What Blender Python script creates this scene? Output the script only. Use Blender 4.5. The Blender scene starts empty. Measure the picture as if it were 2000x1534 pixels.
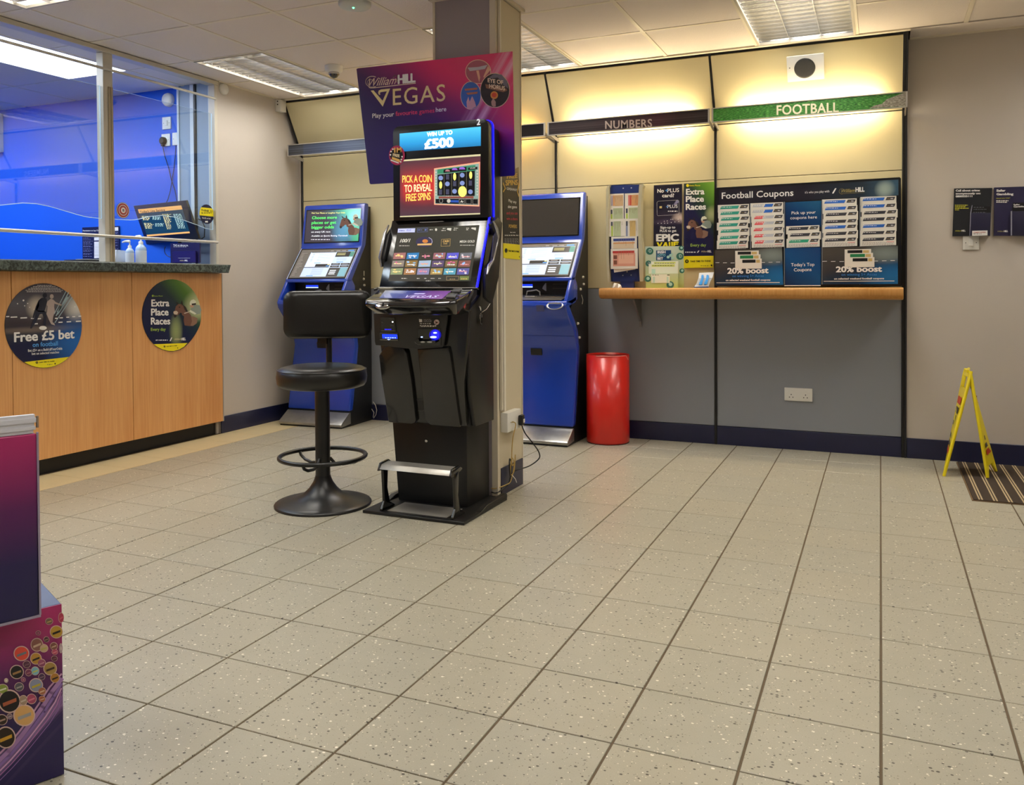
import bpy, bmesh, math, random
from mathutils import Vector, Matrix
random.seed(7)
S = bpy.context.scene
COL = S.collection
V3 = Vector

# ---------------------------------------------------------------- camera
CAMP = V3((-0.00369, -2.85507, 1.12385))
CF, CCX, CCY = 1644.704, 1003.08, 580.198
YAW, PITCH, ROLL = -0.4109092, -0.0176611, -0.0053616
_f = V3((math.sin(YAW)*math.cos(PITCH), math.cos(YAW)*math.cos(PITCH), math.sin(PITCH)))
_r = V3((math.cos(YAW), -math.sin(YAW), 0)); _u = _r.cross(_f)
CR = math.cos(ROLL)*_r + math.sin(ROLL)*_u
CU = -math.sin(ROLL)*_r + math.cos(ROLL)*_u
cd = bpy.data.cameras.new('camera')
cam = bpy.data.objects.new('camera', cd); COL.objects.link(cam)
M4 = Matrix.Identity(4)
for i in range(3):
    M4[i][0] = CR[i]; M4[i][1] = CU[i]; M4[i][2] = -_f[i]; M4[i][3] = CAMP[i]
cam.matrix_world = M4
cd.sensor_width = 36; cd.lens = CF/2000*36
cd.shift_x = (1000-CCX)/2000; cd.shift_y = (CCY-767)/2000
cd.clip_start = 0.05
S.camera = cam

# ---------------------------------------------------------------- world, exposure
S.view_settings.view_transform = 'Standard'; S.view_settings.look = 'None'
S.view_settings.exposure = 0.10
S.view_settings.gamma = 1; S.view_settings.use_curve_mapping = False
w = bpy.data.worlds.new('world'); S.world = w; w.use_nodes = True
w.node_tree.nodes['Background'].inputs[0].default_value = (1, .93, .84, 1)
w.node_tree.nodes['Background'].inputs[1].default_value = 0.05
LIGHT_W = 30.0       # watts per ceiling fitting
STAFF_W = 20.0
S.cycles.use_denoising = True
S.cycles.max_bounces = 7; S.cycles.diffuse_bounces = 4; S.cycles.glossy_bounces = 3; S.cycles.adaptive_threshold = 0.02
S.cycles.transparent_max_bounces = 12; S.cycles.sample_clamp_indirect = 4.0
S.cycles.caustics_reflective = True; S.cycles.caustics_refractive = False

# ceiling module and the fittings that sit in it
CZ = 2.63
GX = [-0.14-0.592*k for k in range(-5, 13)]
GX.sort()
GY = [2.75-0.605*k for k in range(0, 13)]
GY.sort()
def cellx(i): return (-0.14-0.592*(i+1), -0.14-0.592*i)   # i-th column left of x=-0.14
LX = [cellx(-3), cellx(0), cellx(3), cellx(6)]
LY = [(1.54, 2.75), (-0.88, 0.33), (-3.30, -2.09)]
FITTINGS = [(a, b) for a in LX for b in LY]
STAFF_FITTINGS = [(cellx(8), (0.33, 1.54)), (cellx(8), (-2.09, -0.88)), (cellx(11), (0.33, 1.54))]
def area(name, x0, x1, y0, y1, z, watts, col):
    l = bpy.data.lights.new(name, 'AREA'); l.shape = 'RECTANGLE'; l.size = x1-x0; l.size_y = y1-y0
    l.energy = watts; l.color = col
    o = bpy.data.objects.new(name, l); COL.objects.link(o); o.location = ((x0+x1)/2, (y0+y1)/2, z)
    return o
for (a, b) in FITTINGS:
    area('fitting_lamp', a[0]+.08, a[1]-.08, b[0]+.08, b[1]-.08, CZ+.085, LIGHT_W, (1, .968, .915))
for (a, b) in STAFF_FITTINGS:
    area('staff_lamp', a[0]+.03, a[1]-.03, b[0]+.03, b[1]-.03, CZ-.004, STAFF_W, (.80, .90, 1))

# ---------------------------------------------------------------- helpers
def lin(h):
    h = h.lstrip('#'); o = []
    for i in (0, 2, 4):
        c = int(h[i:i+2], 16)/255
        o.append(c/12.92 if c <= .04045 else ((c+.055)/1.055)**2.4)
    return (o[0], o[1], o[2], 1)
_mats = {}
def mat(name, col, rough=.5, metal=0, emit=0, spec=.5, coat=0, bump=0, bscale=60, var=0, vscale=3, rvar=0):
    if name in _mats: return _mats[name]
    m = bpy.data.materials.new(name); m.use_nodes = True; nt = m.node_tree; b = nt.nodes['Principled BSDF']
    c = lin(col) if isinstance(col, str) else col
    b.inputs['Base Color'].default_value = c; b.inputs['Roughness'].default_value = rough
    b.inputs['Metallic'].default_value = metal; b.inputs['Specular IOR Level'].default_value = spec
    b.inputs['Coat Weight'].default_value = coat; b.inputs['Coat Roughness'].default_value = .08
    if emit:
        b.inputs['Emission Color'].default_value = c; b.inputs['Emission Strength'].default_value = emit
    if bump or var or rvar:
        g = nt.nodes.new('ShaderNodeNewGeometry')
    if bump:
        n = nt.nodes.new('ShaderNodeTexNoise'); n.inputs['Scale'].default_value = bscale; n.inputs['Detail'].default_value = 4
        nt.links.new(g.outputs['Position'], n.inputs['Vector'])
        bp = nt.nodes.new('ShaderNodeBump'); bp.inputs['Strength'].default_value = bump; bp.inputs['Distance'].default_value = .004
        nt.links.new(n.outputs['Fac'], bp.inputs['Height']); nt.links.new(bp.outputs['Normal'], b.inputs['Normal'])
    if var:
        n = nt.nodes.new('ShaderNodeTexNoise'); n.inputs['Scale'].default_value = vscale; n.inputs['Detail'].default_value = 5
        nt.links.new(g.outputs['Position'], n.inputs['Vector'])
        mx = nt.nodes.new('ShaderNodeMix'); mx.data_type = 'RGBA'
        mx.inputs['A'].default_value = tuple(x*(1-var) for x in c[:3])+(1,)
        mx.inputs['B'].default_value = tuple(min(1, x*(1+var)) for x in c[:3])+(1,)
        nt.links.new(n.outputs['Fac'], mx.inputs['Factor']); nt.links.new(mx.outputs['Result'], b.inputs['Base Color'])
    _mats[name] = m; return m

def art(name, axes, ramp, d=(1, 0), off=0.0, blobs=(), streaks=None, noise=0, rough=.4, emit=0, coat=0, nscale=8):
    """printed gradient in the object's own box; axes = (horizontal, vertical) indices of Generated; blobs (u,v,ru,rv,colour,strength)"""
    if name in _mats: return _mats[name]
    m = bpy.data.materials.new(name); m.use_nodes = True; nt = m.node_tree; N = nt.nodes.new; L = nt.links.new
    b = nt.nodes['Principled BSDF']; b.inputs['Roughness'].default_value = rough; b.inputs['Coat Weight'].default_value = coat
    b.inputs['Coat Roughness'].default_value = .1
    tc = N('ShaderNodeTexCoord'); sp = N('ShaderNodeSeparateXYZ'); L(tc.outputs['Generated'], sp.inputs[0])
    hu, hv = sp.outputs[axes[0]], sp.outputs[axes[1]]
    def mth(op, a, b_=None, c_=None):
        n = N('ShaderNodeMath'); n.operation = op
        for i, x in enumerate((a, b_, c_)):
            if x is None: continue
            if isinstance(x, (int, float)): n.inputs[i].default_value = x
            else: L(x, n.inputs[i])
        return n.outputs[0]
    t = mth('ADD', mth('ADD', mth('MULTIPLY', hu, d[0]), mth('MULTIPLY', hv, d[1])), off)
    if noise:
        nz = N('ShaderNodeTexNoise'); nz.inputs['Scale'].default_value = nscale; nz.inputs['Detail'].default_value = 6
        L(tc.outputs['Generated'], nz.inputs['Vector'])
        t = mth('ADD', t, mth('MULTIPLY', mth('SUBTRACT', nz.outputs['Fac'], .5), noise))
    r = N('ShaderNodeValToRGB'); L(t, r.inputs[0])
    e = r.color_ramp.elements
    while len(e) < len(ramp): e.new(.5)
    for i, (p, c) in enumerate(ramp): e[i].position = p; e[i].color = lin(c)
    cur = r.outputs[0]
    def over(fac, col):
        nonlocal cur
        mx = N('ShaderNodeMix'); mx.data_type = 'RGBA'; L(fac, mx.inputs['Factor']); L(cur, mx.inputs['A'])
        mx.inputs['B'].default_value = lin(col); cur = mx.outputs['Result']
    for (u, v, ru, rv, c, s) in blobs:
        dd = mth('ADD', mth('POWER', mth('DIVIDE', mth('SUBTRACT', hu, u), ru), 2), mth('POWER', mth('DIVIDE', mth('SUBTRACT', hv, v), rv), 2))
        over(mth('MULTIPLY', mth('POWER', mth('MAXIMUM', mth('SUBTRACT', 1, dd), 0), 1.5), s), c)
    if streaks:   # (du, dv, freq, colour, strength, centre, halfwidth)
        du, dv, fr, c, s, ce, hw = streaks
        q = mth('ADD', mth('MULTIPLY', hu, du), mth('MULTIPLY', hv, dv))
        nz = N('ShaderNodeTexNoise'); nz.noise_dimensions = '1D'; nz.inputs['Scale'].default_value = fr; nz.inputs['Detail'].default_value = 3
        L(q, nz.inputs['W'])
        band = mth('MAXIMUM', mth('SUBTRACT', 1, mth('POWER', mth('DIVIDE', mth('SUBTRACT', q, ce), hw), 2)), 0)
        over(mth('MULTIPLY', mth('MULTIPLY', mth('MAXIMUM', mth('MULTIPLY', mth('SUBTRACT', nz.outputs['Fac'], .42), 4), 0), band), s), c)
    L(cur, b.inputs['Base Color'])
    if emit: L(cur, b.inputs['Emission Color']); b.inputs['Emission Strength'].default_value = emit
    _mats[name] = m; return m

def children_xf(o):
    """world matrix of an object (its own chain), without a depsgraph update"""
    m = Matrix.LocRotScale(o.location, o.rotation_euler, o.scale)
    return children_xf(o.parent) @ m if o.parent else m

def pixel_ray(x, y):
    return _f + CR*((x-CCX)/CF) - CU*((y-CCY)/CF)

class Pl:
    """a flat face in the room: origin, unit right, unit up, normal towards the room"""
    def __init__(s, O, U, V):
        s.O = V3(O); s.U = V3(U).normalized(); v = V3(V); v = v - s.U*v.dot(s.U); s.V = v.normalized(); s.N = s.U.cross(s.V)
    def P(s, u, v, d=0): return s.O + s.U*u + s.V*v + s.N*d
    def uv(s, x, y):
        r = pixel_ray(x, y); t = (s.O-CAMP).dot(s.N)/r.dot(s.N); q = CAMP + r*t - s.O
        return q.dot(s.U), q.dot(s.V)
    def lift(s, d): return Pl(s.O + s.N*d, s.U, s.V)
def yplane(y): return Pl((0, y, 0), (1, 0, 0), (0, 0, 1))      # faces -Y
def xplane(x): return Pl((x, 0, 0), (0, 1, 0), (0, 0, 1))      # faces +X

_glyph = {}
def glyphs(s, bold, shear, space):
    k = (s, bold, shear, space)
    if k not in _glyph:
        c = bpy.data.curves.new('t', 'FONT'); c.body = s; c.size = 1; c.offset = min(bold, .006); c.shear = shear
        c.space_character = space; c.resolution_u = 3 if len(s) < 12 else 2; c.fill_mode = 'FRONT'
        o = bpy.data.objects.new('t', c); COL.objects.link(o)
        me = bpy.data.meshes.new_from_object(o)
        vs = [(v.co.x, v.co.y) for v in me.vertices]; fs = [tuple(p.vertices) for p in me.polygons]
        bpy.data.objects.remove(o); bpy.data.curves.remove(c); bpy.data.meshes.remove(me)
        _glyph[k] = (vs, fs)
    return _glyph[k]

FLAT = {'lettering', 'artwork', 'display_text', 'display_print', 'touch_picture', 'printing', 'header_print', 'body_print', 'print', 'lotto_balls', 'screws', 'holes', 'pin_holes', 'cross_blades', 'warning_print', 'side_locks', 'instruction_label', 'deck_marks'}
class MB:
    def __init__(s, m=None, pl=None, crop=None):
        s.v = []; s.f = []; s.mi = []; s.sm = []; s.mats = []; s.cur = 0; s.pl = pl; s.crop = crop; s.xf = None
        if m: s.m(m)
    def m(s, m):
        if m not in s.mats: s.mats.append(m)
        s.cur = s.mats.index(m); return s
    def add(s, vs, fs, smooth=False):
        n = len(s.v)
        s.v += [(s.xf @ V3(p)) if s.xf else V3(p) for p in vs]
        for f in fs: s.f.append([n+i for i in f]); s.mi.append(s.cur); s.sm.append(smooth)
        return s
    def box(s, x0, x1, y0, y1, z0, z1):
        return s.add([(x0, y0, z0), (x1, y0, z0), (x1, y1, z0), (x0, y1, z0), (x0, y0, z1), (x1, y0, z1), (x1, y1, z1), (x0, y1, z1)],
                     [(0, 3, 2, 1), (4, 5, 6, 7), (0, 1, 5, 4), (1, 2, 6, 5), (2, 3, 7, 6), (3, 0, 4, 7)])
    def hexa(s, a, b):     # two quads of 4 points, a then b, same order
        return s.add(list(a)+list(b), [(3, 2, 1, 0), (4, 5, 6, 7), (0, 1, 5, 4), (1, 2, 6, 5), (2, 3, 7, 6), (3, 0, 4, 7)])
    def prism(s, pts, off, smooth=False):
        n = len(pts); off = V3(off); a = [V3(p) for p in pts]; b = [p+off for p in a]
        nrm = V3((0, 0, 0))
        for i in range(n): nrm += a[i].cross(a[(i+1) % n])
        if nrm.dot(off) < 0: a.reverse(); b.reverse()
        s.add(a+b, [tuple(range(n-1, -1, -1)), tuple(range(n, 2*n))])
        s.add(a+b, [(i, (i+1) % n, n+(i+1) % n, n+i) for i in range(n)], smooth)
        return s
    def tube(s, path, r, seg=8, closed=False, smooth=True):
        P = [V3(p) for p in path]; n = len(P); rr = r if isinstance(r, (list, tuple)) else [r]*n
        vs = []; up = None
        for i, p in enumerate(P):
            a = P[(i-1) % n] if (closed or i > 0) else p; b = P[(i+1) % n] if (closed or i < n-1) else p
            t = (b-a).normalized()
            if up is None: up = t.orthogonal().normalized()
            up = (up - t*up.dot(t)).normalized(); sd = t.cross(up)
            for k in range(seg):
                an = 2*math.pi*k/seg; vs.append(p + (up*math.cos(an)+sd*math.sin(an))*rr[i])
        fs = []
        for i in range(n if closed else n-1):
            j = (i+1) % n
            for k in range(seg): fs.append((i*seg+k, i*seg+(k+1) % seg, j*seg+(k+1) % seg, j*seg+k))
        s.add(vs, fs, smooth)
        if not closed: s.add(vs, [tuple(range(seg-1, -1, -1)), tuple((n-1)*seg+k for k in range(seg))])
        return s
    def lathe(s, prof, c=(0, 0, 0), seg=32, smooth=True, ax=((1, 0, 0), (0, 1, 0), (0, 0, 1))):
        c = V3(c); X, Y, Z = map(V3, ax); vs = []
        for (r, z) in prof:
            for k in range(seg):
                a = 2*math.pi*k/seg; vs.append(c + X*(r*math.cos(a)) + Y*(r*math.sin(a)) + Z*z)
        fs = [(i*seg+k, i*seg+(k+1) % seg, (i+1)*seg+(k+1) % seg, (i+1)*seg+k) for i in range(len(prof)-1) for k in range(seg)]
        s.add(vs, fs, smooth)
        n = len(prof)
        caps = []
        if prof[0][0] > 1e-5: caps.append(tuple(range(seg-1, -1, -1)))
        if prof[-1][0] > 1e-5: caps.append(tuple((n-1)*seg+k for k in range(seg)))
        if caps: s.add(vs, caps)
        return s
    # ---- drawing on a plane, in photograph pixels
    def q(s, x, y):
        if s.crop: x, y = s.crop[0]+x/s.crop[2], s.crop[1]+y/s.crop[2]
        return s.pl.uv(x, y)
    def puv(s, uvs, d=0, t=.0006):
        """filled polygon in plane coordinates, raised t"""
        return s.prism([s.pl.P(u, v, d) for u, v in uvs], s.pl.N*t)
    def prect(s, x0, y0, x1, y1, d=0, t=.0006):
        u0, v1 = s.q(x0, y0); u1, v0 = s.q(x1, y1)
        return s.puv([(u0, v0), (u1, v0), (u1, v1), (u0, v1)], d, t)
    def ppoly(s, pts, d=0, t=.0006): return s.puv([s.q(*p) for p in pts], d, t)
    def pell(s, cx, cy, rx, ry, d=0, t=.0006, n=28, a0=0, a1=360):
        return s.ppoly([(cx+rx*math.cos(math.radians(a0+(a1-a0)*k/n)), cy+ry*math.sin(math.radians(a0+(a1-a0)*k/n))) for k in range(n if a1-a0 >= 360 else n+1)], d, t)
    def pline(s, pts, w, d=0, t=.0006, closed=False):
        """polyline of pixel points as a ribbon w metres wide"""
        uv = [V3((*s.q(*p), 0)) for p in pts]; n = len(uv)
        for i in range(n if closed else n-1):
            a, b = uv[i], uv[(i+1) % n]
            if (b-a).length < 1e-6: continue
            k = (b-a).normalized(); nn = V3((-k.y, k.x, 0))*w/2; e = k*w*.3
            s.puv([(p.x, p.y) for p in (a-e-nn, b+e-nn, b+e+nn, a-e+nn)], d, t)
        return s
    def pring(s, cx, cy, rx, ry, w, d=0, t=.0006, n=28, a0=0, a1=360):
        full = a1-a0 >= 360
        return s.pline([(cx+rx*math.cos(math.radians(a0+(a1-a0)*k/n)), cy+ry*math.sin(math.radians(a0+(a1-a0)*k/n))) for k in range(n if full else n+1)], w, d, t, full)
    def text(s, txt, x0, y0, x1, h, d=.0012, bold=0, shear=0, space=1, slope=None):
        """lettering whose baseline starts at pixel (x0,y0), ends at column x1, capitals h pixels high"""
        vs, fs = glyphs(txt, bold, shear, space)
        if not vs: return s
        lift = [0]*len(vs)
        if bold > .008:      # heavy faces: the letter laid down again, a little to each side
            e = bold-.004; v0_, f0_ = vs, fs; vs, fs = [], []
            lift = []
            for ox, oy in ((-e, 0), (e, 0), (-e*.5, e*.7), (e*.5, e*.7), (-e*.5, -e*.7), (e*.5, -e*.7)):
                n = len(vs); vs += [(a+ox, b+oy) for a, b in v0_]; lift += [.0001*(len(lift)//len(v0_))]*len(v0_); fs += [tuple(i+n for i in f) for f in f0_]
        u0, v0 = s.q(x0, y0); u1, v1 = s.q(x1, y0 if slope is None else y0+slope); _, vt = s.q(x0, y0-h)
        mx0 = min(p[0] for p in vs); mx1 = max(p[0] for p in vs)
        sx = (u1-u0)/(mx1-mx0); sy = (vt-v0)/.70
        sl = 0 if slope is None else (v1-v0)/(u1-u0)
        out = [s.pl.P(u0+(a-mx0)*sx, v0+b*sy+sl*(a-mx0)*sx, d+l_) for (a, b), l_ in zip(vs, lift)]
        return s.add(out, fs)
    def dashes(s, x0, y0, x1, h, d=.0012, seed=0, fill=.8):
        """a line of print too small to read"""
        r = random.Random(seed*977+int(x0*7+y0*13)); x = x0
        sc = s.crop[2] if s.crop else 1
        while x < x1:
            ww = min(x1-x, r.uniform(2.2, 5.5)*sc); s.prect(x, y0, x+ww*fill, y0+h, d, .0002); x += ww+.6*sc
        return s
    def build(s, name, parent=None, bevel=0, seg=2, shade=False, kind=None, label=None):
        me = bpy.data.meshes.new(name)
        inv = children_xf(parent).inverted() if parent else Matrix.Identity(4)
        me.from_pydata([tuple(inv @ p) for p in s.v], [], s.f)
        for m in s.mats: me.materials.append(m)
        for p, i, sm in zip(me.polygons, s.mi, s.sm): p.material_index = i; p.use_smooth = sm or shade
        if bevel:
            bm = bmesh.new(); bm.from_mesh(me); bmesh.ops.remove_doubles(bm, verts=bm.verts, dist=1e-6)
            es = [e for e in bm.edges if len(e.link_faces) == 2 and e.calc_face_angle(0) > .5]
            bmesh.ops.bevel(bm, geom=es, offset=bevel, segments=seg, affect='EDGES', clamp_overlap=True, profile=.5)
            if shade:
                for f in bm.faces: f.smooth = True
            bm.to_mesh(me); bm.free()
        me.update()
        o = bpy.data.objects.new(name, me); COL.objects.link(o)
        if parent: o.parent = parent
        if kind is None and parent and name in FLAT: kind = 'stuff'
        if kind: o['kind'] = kind
        if label: o['label'] = label
        if shade or bevel:
            try:
                me.set_sharp_from_angle(angle=math.radians(40))
            except Exception: pass
        return o

def thing(name, label, cat, loc=(0, 0, 0), rz=0, group=None, kind=None):
    o = bpy.data.objects.new(name, None); COL.objects.link(o); o.location = loc; o.rotation_euler = (0, 0, rz)
    o.empty_display_size = .1
    if label: o['label'] = label
    if cat: o['category'] = cat
    if group: o['group'] = group
    if kind: o['kind'] = kind
    return o
def tag(o, label, cat, group=None):
    o['label'] = label; o['category'] = cat
    if group: o['group'] = group
    return o

WHITE = mat('white_print', '#f4f2ee', .5)
NAVY = mat('navy_print', '#15153a', .4)
BLACK = mat('black_print', '#101012', .4)
YELL = mat('yellow_print', '#f5e51c', .45)
# ================================================================ floor
def floor_tile_mat(name, base, speck=True):
    m = bpy.data.materials.new(name); m.use_nodes = True; nt = m.node_tree; N = nt.nodes.new; L = nt.links.new
    b = nt.nodes['Principled BSDF']; b.inputs['Roughness'].default_value = .33; b.inputs['Specular IOR Level'].default_value = .45
    g = N('ShaderNodeNewGeometry'); oi = N('ShaderNodeObjectInfo')
    def mth(op, a, b_=None):
        n = N('ShaderNodeMath'); n.operation = op
        for i, x in enumerate((a, b_)):
            if x is None: continue
            if isinstance(x, (int, float)): n.inputs[i].default_value = x
            else: L(x, n.inputs[i])
        return n.outputs[0]
    def mix(f, a, c):
        mx = N('ShaderNodeMix'); mx.data_type = 'RGBA'; L(f, mx.inputs['Factor'])
        for k, x in (('A', a), ('B', c)):
            if isinstance(x, tuple): mx.inputs[k].default_value = x
            else: L(x, mx.inputs[k])
        return mx.outputs['Result']
    c = lin(base)
    n1 = N('ShaderNodeTexNoise'); n1.inputs['Scale'].default_value = 9; n1.inputs['Detail'].default_value = 6; L(g.outputs['Position'], n1.inputs['Vector'])
    n2 = N('ShaderNodeTexNoise'); n2.inputs['Scale'].default_value = 260; n2.inputs['Detail'].default_value = 3; L(g.outputs['Position'], n2.inputs['Vector'])
    f = mth('ADD', mth('MULTIPLY', n1.outputs['Fac'], .5), mth('MULTIPLY', n2.outputs['Fac'], .5))
    col = mix(f, tuple(x*.80 for x in c[:3])+(1,), tuple(x*1.18 for x in c[:3])+(1,))
    # each tile a touch warmer or cooler
    col = mix(mth('MULTIPLY', oi.outputs['Random'], .25), col, lin('#b3a88f') if speck else lin('#d8c79c'))
    if speck:
        for sc, th, r, cc, seed in ((74, .68, .19, '#453f36', 0), (70, .83, .19, '#efe9d8', 31), (150, .72, .19, '#6e6756', 77), (160, .86, .2, '#e2dac4', 12)):
            mp = N('ShaderNodeMapping'); mp.inputs['Location'].default_value = (seed, seed*1.3, 0); mp.inputs['Scale'].default_value = (1, 1.25, 0)
            mp.inputs['Rotation'].default_value = (0, 0, seed)
            L(g.outputs['Position'], mp.inputs['Vector'])
            v = N('ShaderNodeTexVoronoi'); v.inputs['Scale'].default_value = sc; L(mp.outputs[0], v.inputs['Vector'])
            sx = N('ShaderNodeSeparateColor'); L(v.outputs['Color'], sx.inputs[0])
            size = mth('MULTIPLY', sx.outputs[1], r*1.75)
            fac = mth('MULTIPLY', mth('GREATER_THAN', sx.outputs[0], th), mth('LESS_THAN', v.outputs['Distance'], size))
            col = mix(mth('MULTIPLY', fac, .95), col, lin(cc))
    L(col, b.inputs['Base Color'])
    bp = N('ShaderNodeBump'); bp.inputs['Strength'].default_value = .08; bp.inputs['Distance'].default_value = .002
    L(n2.outputs['Fac'], bp.inputs['Height']); L(bp.outputs['Normal'], b.inputs['Normal'])
    L(mth('ADD', .285, mth('MULTIPLY', n1.outputs['Fac'], .10)), b.inputs['Roughness'])
    return m
TILE = floor_tile_mat('terrazzo_tile', '#aaa593'); BORD = floor_tile_mat('border_tile', '#d9c79b', False)
GROUT = mat('grout', '#62533f', .9, bump=.3)
fl = thing('floor', None, None, kind='structure')
MB(GROUT).box(-7.4, 2.93, -4.62, 3.05, -.04, -.003).build('grout_bed', fl)
def tile_mesh(name, w, l, m, z0=-.004, z1=0.0, bev=.0012):
    b = MB(m).box(-w/2, w/2, -l/2, l/2, z0, z1); o = b.build(name); me = o.data
    bm = bmesh.new(); bm.from_mesh(me)
    es = [e for e in bm.edges if all(v.co.z > z1-1e-6 for v in e.verts)]
    bmesh.ops.bevel(bm, geom=es, offset=bev, segments=1, affect='EDGES'); bm.to_mesh(me); bm.free()
    bpy.data.objects.remove(o); return me
tm = tile_mesh('floor_tile', .2935, .2955, TILE); bmsh = tile_mesh('border_tile', .325, .2965, BORD)
def in_view(x, y, z=0):
    d = V3((x, y, z))-CAMP; t = d.dot(_f)
    if t < .3: return False
    px = CCX+CF*d.dot(CR)/t; py = CCY-CF*d.dot(CU)/t
    return -60 < px < 2060 and -40 < py < 1590
rest = MB(TILE); cells = []
for i in range(-14, 10):
    for j in range(-15, 10):
        x, y = .3*i+.15, .3*j+.15
        cells.append((x, y, in_view(x, y) or any(in_view(x+a, y+b) for a in (-.15, .15) for b in (-.15, .15))))
seen = sorted([c for c in cells if c[2]], key=lambda c: (V3((c[0], c[1], 0))-CAMP).length)
keep = set((c[0], c[1]) for c in seen[:268])
for x, y, v in cells:
    if (x, y) in keep:
        o = bpy.data.objects.new('tile', tm); COL.objects.link(o); o.parent = fl; o.location = (x, y, random.uniform(-.0003, .0003))
    else: rest.box(x-.14675, x+.14675, y-.148, y+.148, -.004, 0)
rest.build('tile_field', fl, kind='stuff')
for j in range(-15, 10):
    y = .3*j+.15
    o = bpy.data.objects.new('border_tile', bmsh); COL.objects.link(o); o.parent = fl; o.location = (-4.367, y, 0)

# ================================================================ ceiling
CT = mat('ceiling_tile', '#ebe1d8', .9, bump=.5, bscale=140, var=.05, vscale=220)
BAR = mat('ceiling_bar', '#ede3cf', .5)
ce = thing('ceiling', None, None, kind='structure')
MB(mat('plenum', '#4a4742', .9)).box(-7.4, 2.93, -4.62, 3.05, CZ+.20, CZ+.24).build('deck', ce)
ctm = tile_mesh('ceiling_panel', .570, .583, CT, CZ+.002, CZ+.016, .003)
for v in ctm.vertices: pass
# bevel sits on the underside: flip the panel
for v in ctm.vertices: v.co.z = 2*(CZ+.009)-v.co.z
ctm.flip_normals()
bus = {}
for (a, b) in FITTINGS+STAFF_FITTINGS:
    for i in range(len(GX)-1):
        for j in range(len(GY)-1):
            if abs(GX[i]-a[0]) < .02 and b[0]-.05 < GY[j] < b[1]-.1: bus[(i, j)] = 1
crossm = MB(BAR).box(-.284, .284, -.012, .012, CZ, CZ+.004).build('crossbar').data
bpy.data.objects.remove(bpy.data.objects['crossbar'])
def on_pillar(x0, x1, y0, y1): return x0 < -1.83 and x1 > -2.22 and y0 < 1.455 and y1 > 1.12
for i in range(len(GX)-1):
    for j in range(len(GY)-1):
        cx, cy = (GX[i]+GX[i+1])/2, (GY[j]+GY[j+1])/2
        if cx < -4.8 and GY[j] > 2.06: continue
        if (i, j) not in bus:
            if on_pillar(GX[i], GX[i+1], GY[j], GY[j+1]):
                # tile cut round the pillar
                b = MB(CT); x0, x1, y0, y1 = GX[i]+.011, GX[i+1]-.011, GY[j]+.011, GY[j+1]-.011
                px0, px1, py0, py1 = max(x0, -2.225), min(x1, -1.825), max(y0, 1.115), min(y1, 1.46)
                if px0 > x0: b.box(x0, px0, y0, y1, CZ+.002, CZ+.016)
                if px1 < x1: b.box(px1, x1, y0, y1, CZ+.002, CZ+.016)
                if py0 > y0: b.box(px0, px1, y0, py0, CZ+.002, CZ+.016)
                if py1 < y1: b.box(px0, px1, py1, y1, CZ+.002, CZ+.016)
                b.build('ceiling_tile', ce)
            else:
                o = bpy.data.objects.new('ceiling_tile', ctm); COL.objects.link(o); o.parent = ce; o.location = (cx, cy, random.uniform(0, .0015))
        if not ((i, j) in bus and (i, j-1) in bus) and GY[j] > -4.4 and not on_pillar(GX[i], GX[i+1], GY[j]-.01, GY[j]+.01):
            o = bpy.data.objects.new('cross_bar', crossm); COL.objects.link(o); o.parent = ce; o.location = (cx, GY[j], 0)
for x in GX:
    y1 = 2.75 if x > -4.7 else 2.06
    MB(BAR).box(x-.012, x+.012, -4.51, y1, CZ-.001, CZ+.004).build('main_bar', ce)
# perimeter angle against the back wall, and beside the wall at left
MB(BAR).box(-4.54, .16, 2.742, 2.775, CZ-.006, CZ+.004).build('edge_trim', ce)
MB(BAR).box(.16, 2.83, 2.965, 3.0, CZ-.004, CZ+.004).build('edge_trim', ce)
MB(CT).box(.16, 2.83, 2.762, 2.965, CZ+.001, CZ+.012).build('edge_tile', ce)
MB(BAR).box(-4.54, -4.515, 2.04, 2.742, CZ-.004, CZ+.003).build('edge_trim', ce)

# ================================================================ walls
GREIGE = mat('greige_paint', '#c8bfb4', .75, bump=.15, bscale=35, var=.03, vscale=2)
CREAM = mat('cream_panel', '#dbcfa4', .5, bump=.04, bscale=12, var=.02, vscale=3)
GREYP = mat('grey_panel', '#8a8e95', .45, bump=.05, bscale=20, var=.03, vscale=4)
SKIRT = mat('navy_skirting', '#1c1f3f', .35, var=.08, vscale=8)
POST = mat('black_post', '#0e0e10', .4)
wb = thing('wall_back', None, None, (0, 3, 0), kind='structure')
MB(mat('wall_core', '#2b2926', .9)).box(-7.4, 2.93, 3.012, 3.15, 0, CZ+.2).build('backing', wb)
PX = [-4.505, -3.355, -2.205, -1.04, .128]
for k in range(4):
    a, b = PX[k]+.008, PX[k+1]-.008
    for nm, m, z0, z1, th in (('skirting_panel', SKIRT, .0, .126, .016), ('lower_panel', GREYP, .129, 1.072, .010), ('cream_panel', CREAM, 1.076, 1.815, .010), ('cream_panel', CREAM, 1.819, 2.19, .010)):
        MB(m).box(a, b, 3.0-(th-.010), 3.012, z0, z1).build(nm, wb, bevel=.0015, seg=1)
    # leaning upper panel
    MB(CREAM).hexa([(a, 3.0, 2.196), (b, 3.0, 2.196), (b, 3.012, 2.196), (a, 3.012, 2.196)],
                   [(a, 2.778, 2.605), (b, 2.778, 2.605), (b, 2.790, 2.612), (a, 2.790, 2.612)]).build('leaning_panel', wb)
    MB(POST).hexa([(PX[k], 3.006, 2.19), (PX[k+1], 3.006, 2.19), (PX[k+1], 3.012, 2.19), (PX[k], 3.012, 2.19)],
                  [(PX[k], 2.786, 2.63), (PX[k+1], 2.786, 2.63), (PX[k+1], 2.80, 2.63), (PX[k], 2.80, 2.63)]).build('shadow_gap', wb)
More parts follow.
